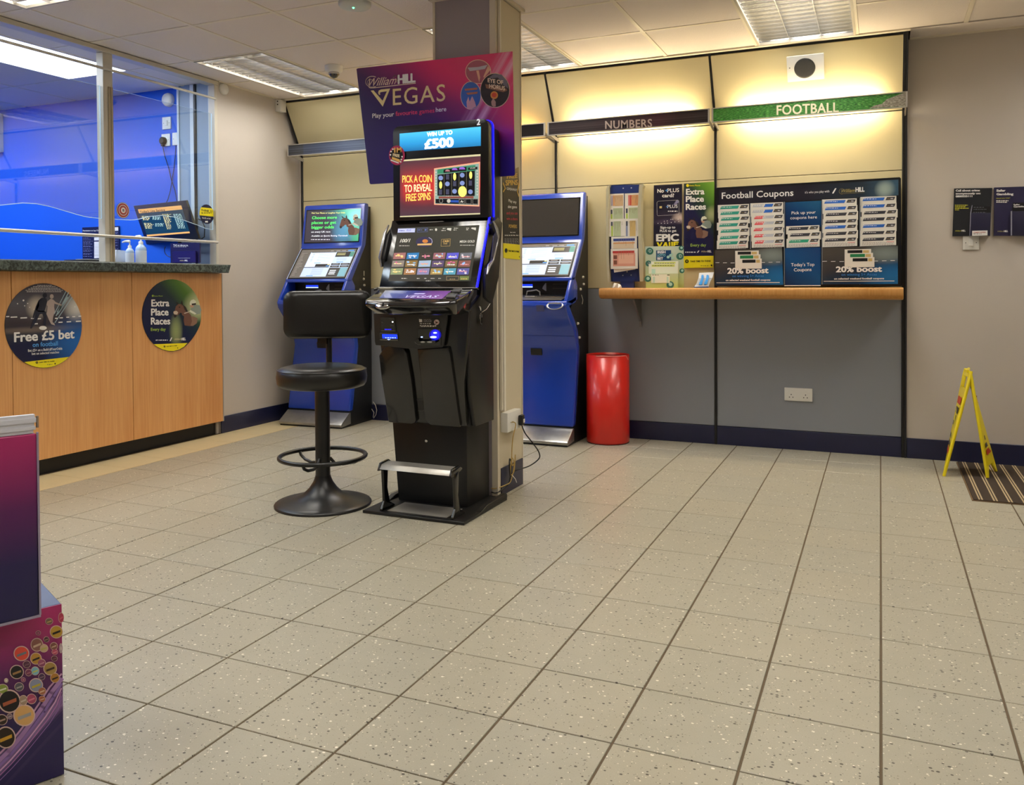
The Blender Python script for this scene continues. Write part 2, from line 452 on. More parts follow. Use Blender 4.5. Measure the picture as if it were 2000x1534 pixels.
for x in PX:
    MB(POST).box(x-.009, x+.009, 2.990, 3.012, 0, 2.19).build('post', wb, bevel=.002, seg=1)
    MB(POST).hexa([(x-.008, 2.992, 2.19), (x+.008, 2.992, 2.19), (x+.008, 3.01, 2.19), (x-.008, 3.01, 2.19)],
                  [(x-.008, 2.772, 2.62), (x+.008, 2.772, 2.62), (x+.008, 2.79, 2.62), (x-.008, 2.79, 2.62)]).build('leaning_post', wb)
# dark end cheek closing the leaning section at the right
MB(mat('cheek', '#191a20', .5)).prism([(.137, 3.012, 0), (.137, 2.985, 0), (.137, 2.985, 2.19), (.137, 2.772, 2.60), (.137, 2.772, 2.63), (.137, 3.012, 2.63)], (.012, 0, 0)).build('end_cheek', wb)
MB(GREIGE).box(.149, 2.83, 3.0, 3.012, 0, CZ+.0).build('plaster', wb)
MB(GREIGE).box(-4.54, -4.514, 3.0, 3.012, 0, CZ).build('plaster', wb)
MB(SKIRT).box(.15, 2.83, 2.988, 3.0, 0, .126).build('baseboard_back', None, bevel=.002, seg=1, kind='structure')
MB(GREIGE).box(-7.3, -4.54, 2.12, 3.012, 0, CZ+.1).box(-4.57, -4.54, 2.04, 2.12, 0, CZ+.1).build('wall_left', None, kind='structure')
MB(SKIRT).box(-4.54, -4.529, 2.04, 2.98, 0, .126).build('baseboard_left', None, bevel=.002, seg=1, kind='structure')
BLUE = mat('blue_paint', '#1a60dc', .45, bump=.03, bscale=20)
wf = thing('wall_staff', None, None, kind='structure')
MB(BLUE).box(-7.3, -4.93, 2.08, 2.12, 0, CZ+.1).build('blue_board', wf)
MB(BLUE).box(-7.4, -7.3, -4.52, 2.12, 0, CZ+.1).build('blue_board', wf)
ST = mat('pale_blue_board', '#93a6bd', .5); STW = mat('pale_trim', '#d6dfe6', .45)
MB(ST).box(-4.93, -4.57, 2.045, 2.12, 0, CZ+.1).build('end_board', wf)
for a, b, m in ((-4.93, -4.912, STW), (-4.80, -4.765, STW), (-4.762, -4.745, POST), (-4.62, -4.585, STW)):
    MB(m).box(a, b, 2.035, 2.045, 1.2, CZ).build('cover_strip', wf)
MB(GREIGE).box(2.83, 2.93, -4.6, 3.05, 0, CZ+.2).build('wall_right', None, kind='structure')
MB(mat('rear_wall', '#9c9285', .7)).box(-7.4, 2.93, -4.62, -4.52, 0, CZ+.2).build('wall_rear', None, kind='structure')
# ---------------- pillar
PG = mat('pillar_grey_shaded', '#9a9094', .6, bump=.06, bscale=30); PB = mat('pillar_beige', '#cdc2a8', .6, bump=.06, bscale=30); PT = mat('pillar_trim', '#d8cdb8', .45)  # front grey mixes its own paint with the shade on that face
pil = thing('pillar', None, None, (-2.02, 1.28, 0), kind='structure')
MB(PG).box(-2.19, -1.838, 1.115, 1.448, 0, CZ+.1).build('core', pil)
MB(PB).box(-1.838, -1.83, 1.13, 1.445, 0, CZ-.02).build('side_board', pil)
for a in ((-1.838-.022, -1.826, 1.111, 1.133), (-1.838-.006, -1.826, 1.443, 1.452), (-2.194, -2.18, 1.111, 1.118)):
    MB(PT).box(*a, 0, CZ-.01).build('corner_strip', pil, bevel=.001, seg=1)
MB(PT).box(-2.20, -1.81, 1.095, 1.47, CZ-.014, CZ+.001).build('ceiling_collar', pil)
MB(SKIRT).box(-1.83, -1.825, 1.155, 1.443, 0, .145).build('skirting_panel', pil)
# ================================================================ ceiling lights
ALU = mat('mirror_louvre', '#dadada', .21, metal=1); RIM = mat('light_rim', '#bdb5a6', .5)
TUBE = mat('fluorescent_tube', '#fff4dc', .4, emit=5.0); HOUS = mat('light_housing', '#cfcfcf', .22, metal=1)
DIFF = mat('lit_diffuser', '#f4f8ff', .4, emit=5.5)
def louvre(a, b):
    x0, x1, y0, y1 = a[0]+.004, a[1]-.004, b[0]+.004, b[1]-.004
    t = thing('ceiling_light', None, 'light fitting', ((x0+x1)/2, (y0+y1)/2, CZ), group='louvred ceiling lights')
    MB(RIM).box(x0, x1, y0, y0+.014, CZ-.004, CZ+.012).box(x0, x1, y1-.014, y1, CZ-.004, CZ+.012)\
        .box(x0, x0+.014, y0+.014, y1-.014, CZ-.004, CZ+.012).box(x1-.014, x1, y0+.014, y1-.014, CZ-.004, CZ+.012).build('rim', t)
    zt = CZ+.11
    MB(HOUS).box(x0+.004, x1-.004, y0+.004, y1-.004, zt, zt+.008).box(x0+.006, x0+.014, y0+.01, y1-.01, CZ+.012, zt)\
        .box(x1-.014, x1-.006, y0+.01, y1-.01, CZ+.012, zt).box(x0+.014, x1-.014, y0+.006, y0+.014, CZ+.012, zt).box(x0+.014, x1-.014, y1-.014, y1-.006, CZ+.012, zt).build('housing', t)
    xi0, xi1, yi0, yi1 = x0+.014, x1-.014, y0+.014, y1-.014
    w = (xi1-xi0)/3
    for k in (1, 2):
        x = xi0+w*k
        MB(ALU).prism([(x-.001, yi0, CZ), (x+.001, yi0, CZ), (x+.004, yi0, CZ+.02), (x+.014, yi0, CZ+.05), (x-.014, yi0, CZ+.05), (x-.004, yi0, CZ+.02)], (0, yi1-yi0, 0)).build('divider', t)
    n = 16
    bl = MB(ALU)
    for k in range(1, n):
        y = yi0+(yi1-yi0)*k/n
        for c in range(3):
            xa, xb = xi0+w*c+.003, xi0+w*(c+1)-.003
            bl.prism([(xa, y-.001, CZ+.003), (xa, y+.001, CZ+.003), (xa, y+.003, CZ+.02), (xa, y+.009, CZ+.042), (xa, y-.009, CZ+.042), (xa, y-.003, CZ+.02)], (xb-xa, 0, 0))
    bl.build('cross_blades', t)
    for c in range(3):
        x = xi0+w*(c+.5)
        MB(TUBE).tube([(x, yi0+.01, CZ+.068), (x, yi1-.01, CZ+.068)], .010, 8).build('tube', t)
    return t
LBL = {(1, 0): 'louvred fluorescent ceiling light above the football header at the right', (2, 0): 'louvred ceiling light seen behind the grey pillar, above the back wall',
       (3, 0): 'louvred ceiling light above the left terminal, beside the dome camera', (3, 1): 'louvred ceiling light at the top left corner of the picture, before the counter screen'}
for (a, b) in FITTINGS:
    t = louvre(a, b)
    k = (LX.index(a), LY.index(b))
    t['label'] = LBL.get(k, 'louvred ceiling light in column %d of the rows nearer the shop front, out of the picture' % k[0] if False else 'louvred ceiling light of the rows outside the picture towards the shop front')
    if k not in LBL: t['group'] = 'ceiling lights towards the shop front'
for n, (a, b) in enumerate(STAFF_FITTINGS):
    t = thing('ceiling_light', 'bright white panel light in the ceiling behind the counter screen' if n == 0 else 'panel light over the staff area outside the picture', 'light fitting', ((a[0]+a[1])/2, (b[0]+b[1])/2, CZ), group=None if n == 0 else 'staff panel lights outside the picture')
    MB(RIM).box(a[0]+.004, a[1]-.004, b[0]+.004, b[1]-.004, CZ+.003, CZ+.03).build('tray', t)
    MB(DIFF).box(a[0]+.012, a[1]-.012, b[0]+.014, b[1]-.014, CZ-.001, CZ+.003).build('diffuser', t)
# ================================================================ service counter
def wood(name, c1, c2):
    m = bpy.data.materials.new(name); m.use_nodes = True; nt = m.node_tree; N = nt.nodes.new; L = nt.links.new
    b = nt.nodes['Principled BSDF']; b.inputs['Roughness'].default_value = .42
    g = N('ShaderNodeNewGeometry'); mp = N('ShaderNodeMapping'); mp.inputs['Scale'].default_value = (60, 60, 1.6)
    L(g.outputs['Position'], mp.inputs['Vector'])
    n = N('ShaderNodeTexNoise'); n.inputs['Scale'].default_value = 1.6; n.inputs['Detail'].default_value = 8; n.inputs['Distortion'].default_value = .6
    L(mp.outputs[0], n.inputs['Vector'])
    mp2 = N('ShaderNodeMapping'); mp2.inputs['Scale'].default_value = (5, 5, .6); L(g.outputs['Position'], mp2.inputs['Vector'])
    n2 = N('ShaderNodeTexNoise'); n2.inputs['Scale'].default_value = 1; n2.inputs['Detail'].default_value = 3; L(mp2.outputs[0], n2.inputs['Vector'])
    ad = N('ShaderNodeMath'); ad.operation = 'ADD'; L(n.outputs['Fac'], ad.inputs[0]); L(n2.outputs['Fac'], ad.inputs[1])
    hf = N('ShaderNodeMath'); hf.operation = 'MULTIPLY'; L(ad.outputs[0], hf.inputs[0]); hf.inputs[1].default_value = .5
    r = N('ShaderNodeValToRGB'); r.color_ramp.elements[0].position = .36; r.color_ramp.elements[0].color = lin(c1)
    r.color_ramp.elements[1].position = .64; r.color_ramp.elements[1].color = lin(c2)
    L(hf.outputs[0], r.inputs[0]); L(r.outputs[0], b.inputs['Base Color'])
    return m
BEECH = wood('beech_veneer', '#cf9155', '#e3ad70')
def granite():
    m = bpy.data.materials.new('dark_granite'); m.use_nodes = True; nt = m.node_tree; N = nt.nodes.new; L = nt.links.new
    b = nt.nodes['Principled BSDF']; b.inputs['Roughness'].default_value = .3
    g = N('ShaderNodeNewGeometry'); n = N('ShaderNodeTexNoise'); n.inputs['Scale'].default_value = 38; n.inputs['Detail'].default_value = 10; n.inputs['Distortion'].default_value = 1.5
    L(g.outputs['Position'], n.inputs['Vector'])
    r = N('ShaderNodeValToRGB'); e = r.color_ramp.elements; e[0].position = .4; e[0].color = lin('#1c2220'); e[1].position = .66; e[1].color = lin('#5e6b66')
    L(n.outputs['Fac'], r.inputs[0]); L(r.outputs[0], b.inputs['Base Color']); return m
GRAN = granite(); KICK = mat('kick_board', '#0f0f10', .5); TRIMG = mat('grey_strip', '#a8a39a', .5)
ct = thing('service_counter', 'long beech veneered betting counter with dark stone-look worktop and black plinth', 'counter', (-4.8, 0, 0))
ys = [2.03, 1.204, .37, -.46, -1.29, -2.12, -2.95]
for a, b in zip(ys[1:], ys[:-1]):
    MB(BEECH).box(-4.518, -4.50, a+.0018, b-.0018, .098, 1.20).build('front_panel', ct, bevel=.001, seg=1)
MB(KICK).box(-4.575, -4.56, -2.95, 2.02, 0, .098).build('plinth', ct)
MB(mat('carcass', '#4b4238', .7)).box(-5.1, -4.518, -2.95, 2.03, .098, 1.20).build('carcass', ct)
MB(TRIMG).box(-4.562, -4.548, 2.005, 2.03, 0, .098).box(-4.5, -4.496, 2.024, 2.031, .098, 1.2).build('end_trim', ct)
wt = MB(GRAN)
wt.prism([(-4.43, 2.008, 1.202), (-4.42, 2.008, 1.208), (-4.42, 2.008, 1.256), (-4.426, 2.008, 1.262), (-5.2, 2.008, 1.262), (-5.2, 2.008, 1.202)], (0, -4.96, 0))
wt.hexa([(-4.42, 2.008, 1.202), (-4.53, 2.008, 1.202), (-4.53, 2.008, 1.262), (-4.42, 2.008, 1.262)], [(-4.42, 2.012, 1.202), (-4.53, 2.012, 1.202), (-4.53, 2.036, 1.262), (-4.42, 2.036, 1.262)])
wt.build('worktop', ct)
MB(mat('worktop_edge_strip', '#b9bdb8', .35)).box(-4.60, -4.50, -2.95, 2.004, 1.262, 1.267).build('sill_strip', ct)

# ================================================================ counter screen
def glassmat():
    m = bpy.data.materials.new('screen_glass'); m.use_nodes = True; nt = m.node_tree; N = nt.nodes.new; L = nt.links.new
    nt.nodes.remove(nt.nodes['Principled BSDF']); out = nt.nodes['Material Output']
    tr = N('ShaderNodeBsdfTransparent'); tr.inputs[0].default_value = (.93, .97, .985, 1)
    gl = N('ShaderNodeBsdfGlossy'); gl.inputs['Roughness'].default_value = 0.0
    g = N('ShaderNodeNewGeometry'); dt = N('ShaderNodeVectorMath'); dt.operation = 'DOT_PRODUCT'
    L(g.outputs['Normal'], dt.inputs[0]); L(g.outputs['Incoming'], dt.inputs[1])
    def mth(op, a, b=None):
        n = N('ShaderNodeMath'); n.operation = op
        for i, x in enumerate((a, b)):
            if x is None: continue
            if isinstance(x, (int, float)): n.inputs[i].default_value = x
            else: L(x, n.inputs[i])
        return n.outputs[0]
    c = mth('ABSOLUTE', dt.outputs['Value'])
    f = mth('ADD', mth('MULTIPLY', mth('POWER', mth('SUBTRACT', 1, c), 5), .89), .11)
    mx = N('ShaderNodeMixShader'); L(f, mx.inputs[0]); L(tr.outputs[0], mx.inputs[1]); L(gl.outputs[0], mx.inputs[2]); L(mx.outputs[0], out.inputs[0])
    return m
GLASS = glassmat(); GEDGE = mat('glass_edge', '#cfe6f2', .2, emit=.15); FRM = mat('screen_frame', '#cdc7b8', .4); FRM2 = mat('screen_frame_inset', '#a3967c', .45)
sc = thing('counter_screen', 'tall glass counter screen with cream posts, two steel rails and wavy lower edge', 'screen', (-4.55, 0, 1.267))
MB(FRM).box(-4.60, -4.52, -2.95, 2.035, 2.598, 2.628).build('head_rail', sc, bevel=.002, seg=1)
for y0, y1 in ((2.0, 2.03), (1.025, 1.098), (-.05-.073, -.05), (-1.2, -1.127), (-2.25, -2.177)):
    MB(FRM).box(-4.585, -4.525, y0, y1, 1.267, 2.598).build('frame_post', sc, bevel=.002, seg=1)
    if y1-y0 > .05: MB(FRM2).box(-4.525, -4.521, y0+.034, y0+.052, 1.267, 2.385).box(-4.525, -4.521, y0+.056, y0+.070, 1.267, 2.385).build('post_inset', sc)
for z, r in ((1.43, .011), (2.49, .009)):
    MB(mat('steel_rail', '#d8d4cb', .25, metal=.3)).tube([(-4.512, -2.95, z), (-4.512, 2.0, z)], r, 10).build('rail', sc)
def wave(y): # lower edge of the glass
    pts = [(-.05, 1.53), (.15, 1.555), (.346, 1.572), (.49, 1.597), (.58, 1.599), (.67, 1.589), (.87, 1.551), (.93, 1.544), (1.025, 1.543), (1.098, 1.545), (1.24, 1.547), (1.30, 1.553), (1.40, 1.582), (1.516, 1.597), (1.62, 1.595), (1.70, 1.58), (1.848, 1.55), (1.93, 1.53), (2.0, 1.525)]
    y = min(max(y, -.05), 2.0)
    for (a, za), (b, zb) in zip(pts, pts[1:]):
        if a <= y <= b: t = (y-a)/(b-a); return za+(zb-za)*t
    return 1.53
for y0, y1 in ((1.099, 1.999), (-.049, 1.024), (-1.126, -.124), (-2.176, -1.201)):
    n = 24; yy = [y0+(y1-y0)*k/n for k in range(n+1)]; low = [(y, wave(y if y0 > -.1 else y+1.077)) for y in yy]
    g = MB(GLASS); pts = [(y, z) for y, z in low]+[(y1, 2.385), (y0, 2.385)]
    for x, flip in ((-4.551, 0), (-4.559, 1)):
        p = [(x, y, z) for y, z in pts]
        g.add(p, [tuple(range(len(p)))[::-1] if flip else tuple(range(len(p)))])
    g.m(GEDGE)
    for (ya, za), (yb, zb) in zip(pts, pts[1:]+pts[:1]):
        g.add([(-4.551, ya, za), (-4.559, ya, za), (-4.559, yb, zb), (-4.551, yb, zb)], [(0, 1, 2, 3)])
    pane = g.build('glass_pane', sc)
    MB(GEDGE).tube([(-4.555, y, z) for y, z in low], .0022, 6).build('polished_edge', pane)
# stickers on the glass
pg = xplane(-4.5495)
st = thing('glass_sticker', 'round red and white ringed sticker on the counter screen', 'sticker', (-4.5495, 1.186, 1.607))
b = MB(pl=pg)
c0 = pg.uv(240, 411)
def disc(b, c, r, m, d, t=.0006, ry=None, n=32): b.m(m); return b.puv([(c[0]+r*math.cos(2*math.pi*k/n), c[1]+(ry or r)*math.sin(2*math.pi*k/n)) for k in range(n)], d, t)
RED = mat('sticker_red', '#b8483c', .5)
for r, m, i in ((.053, mat('sticker_blue', '#3b4c8c', .5), 0), (.050, WHITE, 1), (.046, NAVY, 2), (.043, RED, 3), (.034, WHITE, 4), (.030, NAVY, 5), (.027, RED, 6), (.018, WHITE, 7)): disc(b, c0, r, m, .0005*i, .0005)
b.m(mat('sticker_grey', '#8d8a88', .5)); b.puv([(c0[0]+x, c0[1]+z) for x, z in ((-.008, -.009), (.008, -.009), (.008, .009), (-.008, .009))], .0045)
b.build('printed_disc', st)
st = thing('glass_sticker', 'round navy and yellow THINK 21 sticker on the counter screen', 'sticker', (-4.5495, 1.934, 1.635))
b = MB(pl=pg); c0 = (1.934, 1.635); disc(b, c0, .072, NAVY, 0, .0006)
b.m(YELL); n = 10
def band(b, c, r, z0, z1, d, ry=None):
    ry = ry or r; f = lambda z: r*math.sqrt(max(0, 1-((z-c[1])/ry)**2))
    k = 8; zs = [z0+(z1-z0)*i/k for i in range(k+1)]
    b.puv([(c[0]+f(z), z) for z in zs]+[(c[0]-f(z), z) for z in reversed(zs)], d)
band(b, c0, .072, 1.622, 1.682, .0006)
b.m(BLACK); b.crop = (220, 340, 7.67); b.text('THINK 21', 1320, 558, 1490, 32, .0014, bold=.02)
b.dashes(1325, 578, 1480, 14, .0014, 1)
b.m(WHITE); b.text('No ID, no bet', 1340, 668, 1465, 22, .0014, bold=.02); b.pell(1395, 715, 12, 12, .0012); b.pell(1415, 715, 10, 14, .0012)
b.build('printed_disc', st)

# ================================================================ round posters on the counter front
cf = xplane(-4.4985)
def WH(b, x0, y0, x1, h, d, gold='#d8c89a', slope=None, sc=True):
    """the script-and-block shop name as it stands on its signs"""
    w = x1-x0; xm = x0+w*.63
    G = mat('logo_'+gold[1:], gold, .4)
    s0 = slope or 0
    b.m(G); b.text('William', x0+w*.10, y0+(s0*.05), xm, h*.78, d, shear=.45, bold=.008, slope=s0*.55 if slope is not None else None)
    if sc:
        lw = abs(b.pl.uv(*(lambda q: q)((0, 0)))[0])*0+ .0022 if h > 14*(b.crop[2] if b.crop else 1) else .0012
        b.pring(x0+w*.11, y0-h*.30, w*.105, h*.62, lw, d, a0=60, a1=330)
        b.pline([(x0+w*.08, y0+h*.28), (x1, y0+h*.22+s0)], lw, d)
    b.m(WHITE); b.text('HILL', xm+w*.015, y0+s0*.65, x1, h, d, bold=.045, slope=s0*.37 if slope is not None else None, space=.92)
def TT(b, x0, y0, x1, h, d, wordh=None):
    """yellow safer-gambling strip content: round pause mark and the slogan"""
    b.m(BLACK); b.pell(x0, y0-h*.4, h*.95, h*.95, d, .0003)
    b.m(YELL); b.prect(x0-h*.30, y0-h*.8, x0-h*.08, y0, d+.0004, .0003); b.prect(x0+h*.08, y0-h*.8, x0+h*.30, y0, d+.0004, .0003)
    b.m(BLACK); b.text('TAKE TIME TO THINK', x0+h*1.7, y0, x1, h*.8, d, bold=.03)
t = thing('round_poster', 'large round poster reading Free £5 bet on football, on the counter front', 'poster', (-4.4985, .56, .88))
A1 = art('football_poster', (1, 2), [(0, '#12163a'), (.30, '#141b3c'), (.40, '#2f3440'), (.55, '#3a3238'), (.78, '#5a5a64'), (1, '#2a2336')], d=(0, 1),
         blobs=[(.40, .72, .16, .16, '#cfc3b2', .9), (.93, .70, .2, .2, '#e4e2da', .9), (.95, .28, .55, .38, '#1f66b4', .9), (.35, .46, .7, .05, '#8b7a6c', .5)], rough=.35)
b = MB(A1, cf, (0, 540, 8.076)); b.pell(678, 778, 608, 668, 0, .003, 56); card = b.build('card', t)
b = MB(YELL, cf, (0, 540, 8.076))
import itertools
def chord(b, cx, cy, rx, ry, yl, yr, d):
    """the part of an ellipse below the line (yl at left, yr at right)"""
    pts = []
    for k in range(0, 181, 6):
        a = math.radians(k); x, y = cx+rx*math.cos(a), cy+ry*math.sin(a)
        yy = yl+(yr-yl)*(x-(cx-rx))/(2*rx)
        if y > yy: pts.append((x, y))
    b.ppoly(pts, d, .0004)
chord(b, 678, 778, 604, 664, 1365, 1248, .0031)
b.build('yellow_band', t)
b = MB(WHITE, cf, (0, 540, 8.076))
b.text('Free £5 bet', 215, 1035, 1170, 150, .0038, bold=.03, slope=-62)
for k, (x0, x1, y) in enumerate(((580, 815, 138), (515, 870, 158), (480, 910, 178), (440, 950, 198), (398, 985, 218), (415, 965, 240))): b.dashes(x0, y, x1, 6, .0034, k, .93)
b.text('Bet £5+ on a Build #YourOdds', 435, 1192, 975, 40, .0038, bold=.02, slope=-36); b.text('bet on selected matches', 495, 1240, 925, 38, .0038, bold=.012, slope=-28)
for x, y, r in ((363, 380, 14), (270, 432, 9), (430, 428, 8), (382, 465, 9), (462, 488, 7), (530, 520, 6), (1175, 480, 9)): b.pell(x, y, r, r, .0034)
for x0, x1, y in ((90, 140, 628), (160, 265, 636), (315, 420, 648), (480, 530, 656), (585, 640, 662), (860, 900, 655), (930, 985, 648), (1040, 1085, 638), (1135, 1180, 630), (1232, 1275, 622), (520, 590, 742), (915, 980, 718), (1045, 1115, 710), (1190, 1270, 702)): b.prect(x0, y, x1, y+14, .0033)
b.pell(670, 815, 60, 32, .0034); b.build('lettering', t)
b = MB(mat('print_blue_light', '#58a4ea', .4), cf, (0, 540, 8.076)); b.text('on football', 508, 1115, 905, 72, .0038, bold=.012, slope=-25); b.build('lettering', t)
b = MB(mat('silhouette_dark', '#161c30', .5), cf, (0, 540, 8.076)); D = .0040
RAY = mat('ray_print', '#a9c4cc', .5)
for x0, y0, x1, y1, w_ in ((1035, 235, 850, 590, .004), (1075, 255, 880, 620, .006), (1110, 285, 905, 600, .003), (1130, 330, 860, 730, .004), (1060, 330, 900, 560, .008)): b.m(RAY); b.pline([(x0, y0), (x1, y1)], w_, .0034)
b.m(mat('silhouette_dark', '#161c30', .5))
b.pell(700, 300, 34, 38, D); b.ppoly([(690, 335), (640, 345), (600, 380), (575, 470), (560, 530), (600, 560), (690, 560), (715, 480), (735, 400), (725, 350)], D)
b.ppoly([(600, 380), (560, 470), (520, 590), (505, 660), (525, 660), (560, 560), (610, 470)], D)
b.ppoly([(560, 540), (540, 640), (500, 730), (465, 820), (490, 825), (560, 720), (620, 600), (660, 590), (680, 650), (675, 770), (712, 775), (725, 650), (715, 560), (690, 545)], D)
b.m(mat('silhouette_light', '#b5a59e', .5)); b.pell(808, 318, 30, 36, D)
b.ppoly([(790, 355), (735, 400), (725, 450), (745, 470), (735, 560), (840, 590), (860, 560), (845, 480), (850, 430), (965, 465), (970, 450), (870, 405), (830, 365)], D)
b.ppoly([(735, 560), (725, 590), (765, 690), (800, 755), (860, 775), (850, 745), (820, 720), (830, 640), (845, 590)], D)
b.build('artwork', t)
b = MB(BLACK, cf, (0, 540, 8.076)); TT(b, 575, 1368, 855, 20, .0036); b.m(mat('print_grey', '#6d6a3a', .5)); b.dashes(735, 1388, 820, 8, .0036, 5); b.m(BLACK); b.pell(862, 1378, 9, 12, .0036); b.build('lettering', t)
t = thing('round_poster', 'round navy and green poster reading Extra Place Races, on the counter front', 'poster', (-4.4985, 1.54, .9))
HG = [(0, '#12163a'), (.45, '#151c40'), (.62, '#1e3038'), (.8, '#4f7a2c'), (1, '#9fb070')]
A2 = art('racing_poster_round', (1, 2), HG, d=(.55, .55), off=-.05, blobs=[(.95, .62, .3, .25, '#d6d9a8', .9), (.55, .28, .13, .28, '#a3b070', .75)], rough=.35)
b = MB(A2, cf, (270, 540, 9.585))
def rim(k):   # the right lower side of this disc is pinched where it peels
    a = math.radians(k); x, y = 620+552*math.cos(a), 730+675*math.sin(a)
    if 15 < k < 75: x -= 34*math.sin(math.radians((k-15)*3))
    return x, y
b.ppoly([rim(k) for k in range(0, 360, 8)], 0, .003); b.build('card', t)
b = MB(YELL, cf, (270, 540, 9.585)); b.ppoly([(283, 1272), (916, 1248), (850, 1318), (760, 1370), (660, 1398), (560, 1396), (450, 1370), (350, 1320)], .0031, .0004); b.build('yellow_band', t)
b = MB(WHITE, cf, (270, 540, 9.585))
b.text('Extra', 238, 562, 575, 128, .0038, bold=.03, slope=-4); b.text('Place', 232, 732, 560, 128, .0038, bold=.03, slope=-4); b.text('Races', 228, 900, 592, 128, .0038, bold=.03, slope=-4)
b.dashes(318, 1188, 555, 14, .0038, 4); b.ppoly([(580, 1212), (598, 1212), (628, 1145), (610, 1145)], .0038); b.build('lettering', t)
b = MB(BLACK, cf, (270, 540, 9.585)); WH(b, 650, 1200, 882, 48, .0038, sc=False); TT(b, 485, 1322, 722, 18, .0036); b.m(BLACK); b.pell(730, 1342, 8, 10, .0036); b.build('lettering', t)
b = MB(mat('lime_print', '#a8c84a', .4), cf, (270, 540, 9.585)); b.text('Every day', 228, 1022, 505, 58, .0038, bold=.01, slope=-4); b.pell(264, 365, 18, 20, .0036); b.text('Extra Places', 292, 380, 450, 22, .0038, bold=.01); b.build('lettering', t)
def horse(b, T, d, sc=1, white_nose=True):
    """jockey and racehorse, seen three-quarter, drawn through the map T"""
    P = lambda pts, m, dd: (b.m(m), b.ppoly([T(*p) for p in pts], d+dd, .0003))
    HB = mat('horse_bay', '#6d4a3c', .5); HD = mat('horse_dark', '#2c1f1c', .5); HL = mat('horse_light', '#c8b8a6', .5); CAPW = mat('jockey_white', '#dfe2cf', .5); SLV = mat('jockey_silk', '#8d9a90', .5); SK = mat('jockey_skin', '#c79a80', .5)
    P([(.30, .40), (.40, .33), (.52, .40), (.62, .52), (.66, .80), (.60, 1.0), (.40, .98), (.36, .75), (.38, .58), (.30, .52)], HB, 0)
    P([(.44, .62), (.70, .58), (.86, .66), (.84, .88), (.70, 1.0), (.46, .98)], mat('horse_shoulder', '#8a6a58', .5), -.0002)
    P([(.08, .14), (.18, .04), (.30, .06), (.40, .20), (.42, .38), (.34, .46), (.24, .42), (.16, .52), (.04, .58), (.0, .50), (.03, .36), (.06, .24)], HB, .0003)
    P([(.26, .0), (.30, -.12), (.33, .04), (.31, .12)], HD, .0005); P([(.12, .06), (.08, -.06), (.16, .0), (.18, .05)], HD, .0005)
    P([(.33, .06), (.44, .18), (.52, .38), (.46, .40), (.38, .26)], HD, .0005)
    if white_nose: P([(.0, .36), (.10, .34), (.16, .40), (.13, .50), (.04, .50), (-.01, .44)], HL, .0006)
    P([(.0, .50), (.10, .50), (.10, .60), (.04, .64), (.0, .58)], HD, .0005)
    b.m(HD); b.pell(*T(.21, .18), abs(T(.24, 0)[0]-T(.21, 0)[0]), abs(T(0, .03)[1]-T(0, 0)[1]), d+.0006, .0003, 10)
    P([(.36, .44), (.40, .47), (.64, .36), (.62, .33)], HL, .0006)
    P([(.66, .12), (.78, .06), (.94, .10), (1.0, .30), (.96, .46), (.80, .50), (.66, .44), (.60, .32)], SLV, .0006)
    P([(.58, -.02), (.62, -.12), (.72, -.16), (.80, -.08), (.80, .04), (.70, .10), (.58, .08)], CAPW, .0009)
    P([(.60, .08), (.70, .10), (.72, .18), (.64, .20), (.58, .14)], SK, .0009); P([(.64, .03), (.80, .0), (.80, .07), (.66, .10)], HD, .0011)
    P([(.60, .30), (.72, .38), (.82, .46), (.76, .50), (.62, .42), (.56, .36)], CAPW, .0009)
b = MB(WHITE, cf, (270, 540, 9.585)); horse(b, lambda x, y: (655+x*520, 500+y*430), .0034); b.build('artwork', t)

# ================================================================ staff side: screen, bottles, leaflets
fx = V3((.966, -.26, 0)).normalized(); fn = V3((-fx.y, fx.x, 0))
mp = Pl((-4.615, 1.89, 1.449), fx, V3((0, 0, .27)) - fn*.06)
t = thing('monitor', 'black flat monitor showing a green and orange service table behind the screen', 'monitor', (-4.9, 1.95, 1.267))
b = MB(mat('monitor_black', '#17171a', .35), mp, (220, 340, 7.67))
b.ppoly([(310, 478), (1095, 395), (1290, 975), (505, 1055)], -.018, .018); b.build('casing', t, bevel=.003)
b = MB(mat('monitor_screen', '#12323c', .3, emit=.8), mp, (220, 340, 7.67)); b.ppoly([(380, 530), (1030, 470), (1160, 885), (520, 935)], .0002, .0008); b.build('display', t)
b = MB(mat('screen_orange', '#e0a257', .4, emit=.8), mp, (220, 340, 7.67)); b.ppoly([(380, 530), (1030, 470), (1050, 530), (400, 590)], .0012, .0004); b.ppoly([(512, 912), (1152, 862), (1160, 885), (520, 937)], .0012, .0004)
b.build('display_bar', t)
b = MB(mat('screen_brown', '#5a2c18', .4), mp, (220, 340, 7.67)); b.text("Today's Live Service", 415, 584, 790, 32, .0018, bold=.02, slope=-32); b.build('lettering', t)
b = MB(mat('screen_cream', '#d8c98c', .4, emit=.7), mp, (220, 340, 7.67)); r = random.Random(3)
for k in range(4): b.dashes(440+k*6, 630+k*17, 520+k*6+r.randint(0, 60), 9, .0014, k)
for k in range(5): b.dashes(470+k*6, 735+k*18, 560+r.randint(0, 60), 9, .0014, k+9)
for k in range(13): b.dashes(745+k*6, 600+k*18, 880+r.randint(-30, 10), 9, .0014, k+20)
b.m(mat('screen_pale', '#a9c6b8', .4, emit=.7))
for k in range(13): b.dashes(910+k*6, 600+k*17, 1035+k*5, 8, .0014, k+40)
for k in range(3): b.dashes(600, 640+k*17, 725, 8, .0014, k+60); b.dashes(640, 740+k*17, 770, 8, .0014, k+70)
b.build('display_text', t)
BC = mat('cable_black', '#141416', .5)
q = mp.P(-.24, .11, -.02)
